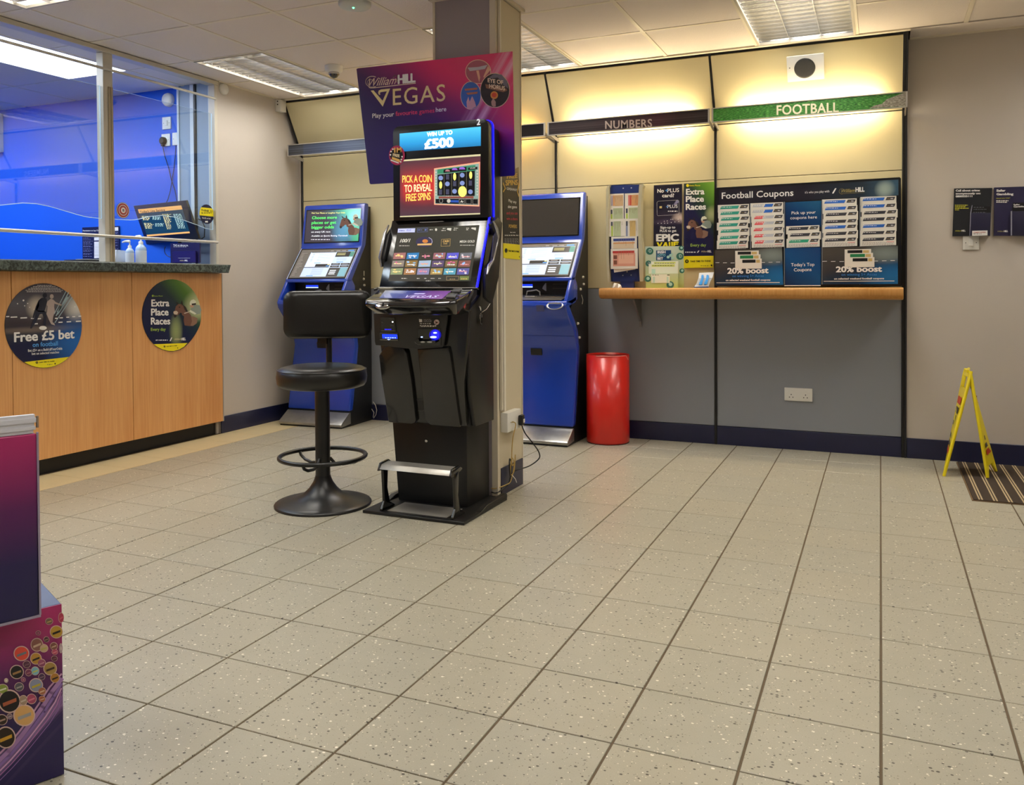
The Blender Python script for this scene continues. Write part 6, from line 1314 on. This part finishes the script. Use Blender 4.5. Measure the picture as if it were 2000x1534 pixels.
terminal((-4.085, 2.512, 0), .045, 'blue betting terminal with a lit horse racing screen, behind the stool', 'L')
b = MB(mat('cable_white', '#cfcac0', .4))
b.tube([(-3.77, 2.93, .16), (-3.755, 2.94, .13), (-3.75, 2.95, .09), (-3.765, 2.96, .05), (-3.79, 2.965, .02)], .003, 6); b.tube([(-3.785, 2.93, .10), (-3.77, 2.94, .07), (-3.785, 2.95, .03)], .003, 6); tag(b.build('cable'), 'loose white cable ends beside the left terminal near the floor', 'cable')

# ================================================================ red bin
t = thing('waste_bin', 'bright red cylindrical waste bin between the right terminal and the shelf', 'bin', (-1.755, 2.83, 0))
RB_ = mat('bin_red', '#cf2216', .32, coat=.2); c_ = (-1.755, 2.812, 0)
MB(RB_).lathe([(.0001, .004), (.146, .004), (.150, .012), (.150, .615), (.147, .615), (.147, .02), (.0001, .02)], c_, 48).build('body', t)
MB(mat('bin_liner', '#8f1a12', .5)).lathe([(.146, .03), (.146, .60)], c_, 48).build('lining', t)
MB(mat('bin_shadow', '#2a0b08', .6)).lathe([(.148, 0), (.148, .004)], c_, 40).build('foot', t)  # dark ring painted in for the shade line under the bin
MB(mat('liner_edge', '#e8a8a0', .4)).tube([(c_[0]+.151*math.cos(a), c_[1]+.151*math.sin(a), .612-(.03 if k == 8 else 0)) for k, a in enumerate([math.radians(-105+12.5*k) for k in range(9)])], .002, 6).build('liner_edge', t)
# ================================================================ pillar: trunking, socket box, cables, poster
t = thing('cable_trunking', 'two white cable trunkings running down the pillar to the socket box', 'trunking', (-1.81, 1.12, 1.0))
MB(mat('trunk_white', '#ded7c6', .4)).box(-1.826, -1.812, 1.137, 1.152, .455, 1.25).build('duct', t, bevel=.001, seg=1); MB(mat('trunk_white2', '#efe9da', .4)).box(-1.83, -1.806, 1.156, 1.176, .447, 1.25).build('duct', t, bevel=.001, seg=1)
MB(mat('trunk_white', '#ded7c6', .4)).box(-1.826, -1.812, 1.137, 1.152, 1.25, CZ-.015).build('duct', t, bevel=.001, seg=1)
t = thing('socket_box', 'white double socket box on the side of the pillar near the floor', 'socket', (-1.81, 1.245, .385))
MB(SW).box(-1.829, -1.789, 1.155, 1.335, .335, .438).build('box', t, bevel=.003)
b = MB(BLACK)
for y in (1.195, 1.225): b.box(-1.7895, -1.7885, y-.002, y+.002, .38, .386)
b.build('holes', t)
def curve_pts(pts, n=6):
    o = []; P = [V3(pts[0])]+[V3(p) for p in pts]+[V3(pts[-1])]
    for i in range(1, len(P)-2):
        for k in range(n):
            s_ = k/n; a, b_, c, d = P[i-1], P[i], P[i+1], P[i+2]
            o.append(.5*((2*b_)+(c-a)*s_+(2*a-5*b_+4*c-d)*s_*s_+(3*b_-a-3*c+d)*s_**3))
    return o+[V3(pts[-1])]
t = thing('power_lead', 'black power lead with plug looping from the pillar socket to the machine', 'cable', (-1.77, 1.28, .38))
MB(BC).box(-1.788, -1.765, 1.292, 1.332, .352, .408).build('plug', t, bevel=.006); MB(WHITE).box(-1.765, -1.7645, 1.31, 1.331, .365, .385).build('plug_label', t)
MB(BC).tube(curve_pts([(-1.77, 1.30, .355), (-1.755, 1.31, .31), (-1.72, 1.34, .25), (-1.70, 1.37, .20), (-1.70, 1.37, .165), (-1.74, 1.33, .13), (-1.80, 1.27, .11), (-1.81, 1.24, .085), (-1.80, 1.21, .10), (-1.80, 1.20, .15), (-1.805, 1.215, .185), (-1.805, 1.235, .16), (-1.81, 1.235, .09), (-1.81, 1.20, .05), (-1.83, 1.11, .028), (-1.86, 1.10, .03)]), .0035, 8).build('lead', t)
t = thing('data_cable', 'thin yellowish cable hanging coiled from the pillar socket box', 'cable', (-1.785, 1.22, .37))
MB(mat('cable_tan', '#b99a55', .5)).tube(curve_pts([(-1.789, 1.205, .383), (-1.775, 1.21, .383), (-1.772, 1.222, .365), (-1.788, 1.222, .30), (-1.795, 1.222, .22), (-1.795, 1.225, .15), (-1.79, 1.25, .17), (-1.79, 1.255, .20), (-1.79, 1.24, .12), (-1.80, 1.215, .10), (-1.795, 1.205, .15), (-1.795, 1.225, .19), (-1.79, 1.24, .15), (-1.80, 1.22, .07), (-1.81, 1.18, .055), (-1.835, 1.11, .05), (-1.86, 1.10, .05)]), .0028, 8).build('lead', t)
MB(WHITE).tube([(-1.79, 1.215, .10), (-1.78, 1.235, .075), (-1.778, 1.245, .055)], .0018, 6).build('cable_tie', t)
# pillar poster
t = thing('pillar_poster', 'narrow dark poster reading Play any slot game on the side of the pillar', 'poster', (-1.82, 1.28, 1.5))
px_ = xplane(-1.829); cP = (980, 340, 4.545)
b = MB(art('free_spins', (1, 2), [(0, '#14100f'), (.75, '#1a1413'), (.8, '#3a2c20'), (1, '#8a734a')], d=(0, 1), noise=.08, nscale=12, rough=.35), px_, cP); b.ppoly([(5, 10), (148, -60), (155, 625), (12, 612)], 0, .002); b.build('card', t)
b = MB(YELL, px_, cP); b.ppoly([(10, 615), (158, 628), (160, 760), (14, 748)], .0003, .002); b.build('yellow_band', t)
b = MB(WHITE, px_, cP); b.text('Play any', 55, 248, 125, 26, .003, bold=.01); b.text('slot game', 50, 302, 130, 26, .003, bold=.01, slope=3); b.dashes(70, 515, 118, 8, .003, 2); b.dashes(22, 540, 150, 9, .003, 3)
for k in range(4): b.dashes(20, 575+k*12, 148, 4, .003, k+5)
b.m(mat('poster_pink', '#d8304a', .4)); b.text('and you can', 38, 358, 135, 26, .003, bold=.008, slope=3); b.text('win a share', 38, 408, 135, 26, .003, bold=.008, slope=3)
b.m(mat('poster_gold', '#d8b050', .4)); b.text('POWERS', 58, 478, 130, 30, .003, bold=.02, slope=3); b.text('SPINS', 28, 102, 138, 46, .003, bold=.04, slope=-6); b.text('FREE', 40, 42, 135, 40, .003, bold=.04, slope=-8); b.ppoly([(8, 70), (30, 130), (10, 165), (5, 155), (22, 128), (5, 90)], .003); b.ppoly([(150, 40), (130, 160), (145, 205), (150, 190), (138, 160), (154, 100)], .003); b.m(WHITE); b.text('GIVEAWAY', 38, 140, 132, 22, .0034, bold=.02, slope=14)
b.m(BLACK); b.pell(34, 680, 12, 20, .0026); b.text('TAKE TIME TO THINK', 55, 690, 150, 14, .0030, bold=.02); b.prect(150, 730, 154, 742, .0026); b.build('lettering', t)

# ================================================================ display stand at the left edge
d1 = V3((-.42, -.9075, 0)).normalized(); nn = V3((0, 0, 1)).cross(d1); nn = V3((.9075, -.42, 0)).normalized()
C0 = V3((-1.716, -1.518, 0))
def SP(a, d, z): return C0 + d1*a + nn*d + V3((0, 0, z))   # a along the face towards the camera, d out of the face
t = thing('display_stand', 'purple cardboard display stand printed with game bubbles at the left edge', 'stand', tuple(C0+d1*.2-nn*.2))
# face plane seen from the room: right vector runs away from the camera
FP = Pl(C0, -d1, (0, 0, 1)); cq = (0, 1140, 3.892)
def boxs(m, a0, a1, d0, d1_, z0, z1, name, bev=.002):
    b = MB(m); b.hexa([SP(a0, d0, z0), SP(a1, d0, z0), SP(a1, d1_, z0), SP(a0, d1_, z0)], [SP(a0, d0, z1), SP(a1, d0, z1), SP(a1, d1_, z1), SP(a0, d1_, z1)]); return b.build(name, t, bevel=bev, seg=1)
CB = mat('stand_edge', '#9a90a8', .5)
boxs(mat('stand_top', '#5d6a8e', .45), 0, .42, -.42, -.003, .002, .395, 'lower_box')
def gen_face(name, **k):
    return art(name, (1, 2), **k)
b = MB(gen_face('stand_lower', ramp=[(0, '#211a52'), (.45, '#261c54'), (.7, '#5c1e5c'), (.9, '#a02466'), (1, '#ac2868')], d=(.18, .85), off=0, streaks=(.9, -1.0, 10, '#b890c8', .7, -.08+.55, .14), rough=.3), FP); b.puv([(-.42, .002), (0, .002), (0, .394), (-.42, .394)], -.003, .003); b.build('lower_face', t)
boxs(gen_face('stand_upper', ramp=[(0, '#1c184a'), (.3, '#231a52'), (.6, '#5c1e5c'), (.9, '#a42868'), (1, '#b02c6c')], d=(0, 1), rough=.3), .055, .42, -.040, .044, .397, .797, 'upper_box')
b = MB(CB); b.hexa([SP(.052, .040, .392), SP(.42, .040, .392), SP(.42, .046, .392), SP(.052, .046, .392)], [SP(.052, .040, .397), SP(.42, .040, .397), SP(.42, .046, .397), SP(.052, .046, .397)]); b.hexa([SP(.051, .040, .397), SP(.055, .040, .397), SP(.055, .046, .397), SP(.051, .046, .397)], [SP(.051, .040, .80), SP(.055, .040, .80), SP(.055, .046, .80), SP(.051, .046, .80)]); b.build('edge_strip', t)
t_st = t
t = thing('paper_stack', 'stack of white paper on top of the purple display stand', 'paper', tuple(SP(.2, -.1, .797)))
def sheet(z0, z1, a0, d0): b = MB(mat('paper_white', '#dfe0ea', .6)); b.hexa([SP(a0, .026, z0), SP(.42, .026, z0), SP(.42, d0, z0), SP(a0, d0, z0)], [SP(a0, .026, z1), SP(.42, .026, z1), SP(.42, d0, z1), SP(a0, d0, z1)]); return b.build('paper_bundle', t)
for z0, z1, a0, d0 in ((.798, .806, .060, .040), (.806, .813, .056, .043), (.813, .822, .058, .041), (.822, .832, .055, .044), (.832, .839, .057, .042)): sheet(z0, z1, a0, d0)
b = MB(mat('cardboard', '#8a7a68', .8)); b.hexa([SP(.050, .036, .81), SP(.054, .036, .81), SP(.054, .044, .81), SP(.050, .044, .81)], [SP(.050, .036, .835), SP(.054, .036, .835), SP(.054, .044, .835), SP(.050, .044, .835)]); b.build('tab', t)
t = t_st
b0 = [(373, 288, 30, 26, '#7a6050', '#c8a868'), (428, 368, 50, 50, '#b89030', '#1c1410'), (464, 260, 22, 40, '#b83a58', '#d86078'), (290, 376, 20, 18, '#803a58', '#a85878'), (352, 425, 22, 22, '#4a2830', '#9a7868'), (280, 466, 48, 52, '#8a5a50', '#c8a890'), (332, 492, 34, 32, '#c8a888', '#b8b050'), (408, 476, 30, 30, '#7a4a40', '#c8a890'), (416, 520, 24, 22, '#b84a68', '#e09098'), (462, 492, 14, 38, '#b8a0a8', '#d8c8c0'), (162, 532, 60, 58, '#d84838', '#707880'), (272, 570, 44, 46, '#b88a38', '#201410'), (412, 570, 24, 22, '#5a2838', '#8a5860'), (315, 604, 32, 32, '#904868', '#c88898'), (202, 614, 30, 28, '#5a3048', '#805868'), (266, 664, 32, 34, '#7ab0c0', '#c8c860'), (380, 646, 52, 52, '#a88848', '#3a2418'), (126, 672, 54, 54, '#1c1a1c', '#a07848'), (216, 676, 26, 28, '#7a3858', '#a86878'), (416, 716, 36, 38, '#b07830', '#281810'), (316, 708, 26, 26, '#4a3050', '#8a6878'), (46, 736, 16, 18, '#c8b8a8', '#e8e0d0'), (272, 772, 54, 54, '#8a90a8', '#b8a838'), (144, 784, 36, 34, '#5a5860', '#b0a8a0'), (20, 800, 42, 38, '#8a9a40', '#e0e0c8'), (318, 816, 30, 30, '#a86848', '#e0c0a0'), (238, 876, 38, 40, '#a84868', '#d87890'), (70, 894, 86, 90, '#120e14', '#a85838'), (175, 886, 34, 40, '#a8907a', '#c8b8a8'), (182, 1000, 84, 84, '#d8a868', '#a0a0a0'), (12, 1034, 44, 42, '#302018', '#b09080'), (72, 1008, 22, 22, '#806878', '#b8a8b0'), (42, 1168, 76, 84, '#201408', '#c89828'), (175, 730, 18, 18, '#904868', '#b87888'), (318, 876, 26, 24, '#a86040', '#d8b0a0')]
SPh = FP.lift(.0004)
for i, (dy, w_, c_) in enumerate(((0, .003, '#d8a8d0'), (28, .002, '#b878b8'), (-34, .006, '#8a6ab0'), (-70, .010, '#a880b8'), (-110, .004, '#c898c0'), (60, .0015, '#9a70b8'))):
    b = MB(mat('swoosh_%d' % i, c_, .35), SPh, cq)
    b.pline([(-20+dy*.2, 1445+dy), (80+dy*.2, 1345+dy), (180+dy*.25, 1230+dy), (270+dy*.3, 1115+dy), (350+dy*.4, 1010+dy), (420+dy*.4, 900+dy), (466, 800+dy)], w_, -.0002+.00004*i, .0002); b.build('swoosh', t)
for i, (x, y, rx, ry, c1, c2) in enumerate(b0):
    b = MB(mat('bubble_rim', '#d8b8b0', .35), SPh, cq); D0 = .0004+.00006*i
    b.pell(x, y, rx, ry, D0, .0003, 22); b.m(mat('bb%s' % c1[1:], c1, .35)); b.pell(x, y, rx*.88, ry*.88, D0+.0004, .0003, 22); b.m(mat('bb%s' % c2[1:], c2, .35))
    if rx > 20: b.ppoly([(x-rx*.6, y+ry*.15), (x+rx*.6, y-ry*.3), (x+rx*.62, y), (x-rx*.55, y+ry*.45)], D0+.0008, .0003)
    else: b.pell(x, y, rx*.4, ry*.4, D0+.0008, .0003, 10)
    b.build('printed_bubble', t)

# ================================================================ wet floor sign
t = thing('wet_floor_sign', 'folding yellow wet floor sign standing by the striped mat, seen edge on', 'sign', (.45, 2.68, 0), kind='thing')
YP = mat('sign_yellow', '#f2dc12', .4, coat=.2); AX = V3((.455, 2.66, .60))
dirY = V3((.11, .99, 0)).normalized()
def leaf(sx, dT, dF, name):
    # a leaf hangs from the hinge line at the top down to its feet; hw = half width along dirY
    top0 = V3((.462, 2.63, .602)); foot = V3((.462+sx, 2.63, .0 if sx < 0 else .0095))
    down = foot-top0; dT = V3(dT).normalized(); dF = V3(dF).normalized(); nrm = down.cross(dirY).normalized()*(.006)
    def p(s_, w): return top0 + down*s_ + (dT*(1-s_)+dF*s_)*w
    b = MB(YP); hw = lambda s_: .088+.016*s_
    outer = [p(0, -.062), p(.03, -.075), p(1, -hw(1)), p(.93, -hw(1)+.05), p(.90, 0), p(.93, hw(1)-.05), p(1, hw(1)), p(.03, .075), p(0, .062)]
    hole = [p(.06, -.045), p(.06, .045), p(.17, .045), p(.17, -.045)]
    # panel as strips around the hand hole
    def quad(a, b_, c, d): b.hexa([a-nrm, b_-nrm, c-nrm, d-nrm], [a+nrm, b_+nrm, c+nrm, d+nrm])
    quad(p(0, -.075), p(0, .075), p(.06, .089), p(.06, -.089)); quad(p(.06, -.089), p(.06, -.045), p(.17, -.045), p(.17, -.090)); quad(p(.06, .045), p(.06, .089), p(.17, .090), p(.17, .045))
    quad(p(.17, -.090), p(.17, .090), p(.90, hw(.9)), p(.90, -hw(.9))); quad(p(.90, -hw(.9)), p(.90, -hw(.9)+.06), p(1, -hw(1)+.012), p(1, -hw(1))); quad(p(.90, hw(.9)-.06), p(.90, hw(.9)), p(1, hw(1)), p(1, hw(1)-.012))
    o = b.build(name, t, bevel=.002, seg=1)
    # raised rim along both edges
    k = MB(YP)
    for s_ in (-1, 1): k.tube([p(0, s_*.075), p(.06, s_*.088), p(1, s_*hw(1))], .009, 6)
    k.build('rim', t)
    # warning print on the outside
    sgn = -1 if sx < 0 else 1; out_n = nrm.normalized()*(1 if (nrm.x*sgn) > 0 else -1)
    q = MB(mat('warn_red', '#c8401c', .4)); 
    def pr(s0, s1, w0, w1): a = [p(s0, w0)+out_n*.011, p(s0, w1)+out_n*.011, p(s1, w1)+out_n*.011, p(s1, w0)+out_n*.011]; q.prism(a, out_n*.0006)
    pr(.26, .33, -.06, .06); q.m(BLACK); pr(.36, .42, -.05, .05); pr(.44, .60, -.03, .0); pr(.50, .54, .0, .06); pr(.62, .66, -.05, .07); pr(.69, .73, -.07, .07); q.m(mat('warn_red', '#c8401c', .4)); pr(.75, .80, -.075, .075); q.build('warning_print', t)
leaf(-.12, (-.10, .99, 0), (.10, .99, 0), 'leaf'); leaf(.12, (-.02, .99, 0), (.30, .95, 0), 'leaf')
MB(mat('strap_red', '#7a2418', .6)).tube([(.50, 2.60, .46), (.497, 2.60, .44), (.506, 2.60, .42), (.505, 2.60, .40)], .004, 6).build('strap', t)
MB(YP).tube([V3((.462, 2.63, .603))-dirY*.075, V3((.462, 2.63, .603))+dirY*.075], .008, 8).build('hinge', t)

# ================================================================ mat
t = thing('entrance_mat', 'dark brown entrance mat with pale stripes at the right edge', 'mat', (1.2, 2.45, 0))
MB(mat('mat_frame', '#6a5236', .6)).box(.425, 2.2, 1.972, 2.955, .0004, .004).build('frame', t)
MB(mat('mat_brown', '#3a2d22', .95, bump=.8, bscale=350, var=.15, vscale=80)).box(.432, 2.19, 1.979, 2.948, .004, .008).build('pile', t)
b = MB(mat('mat_stripe', '#b49f7c', .8, bump=.5, bscale=300)); x = .455
while x < 2.18: b.box(x, x+.007, 1.98, 2.947, .0081, .0092).box(x+.013, x+.020, 1.98, 2.947, .0081, .0092); x += .066
b.build('stripes', t, kind='stuff')
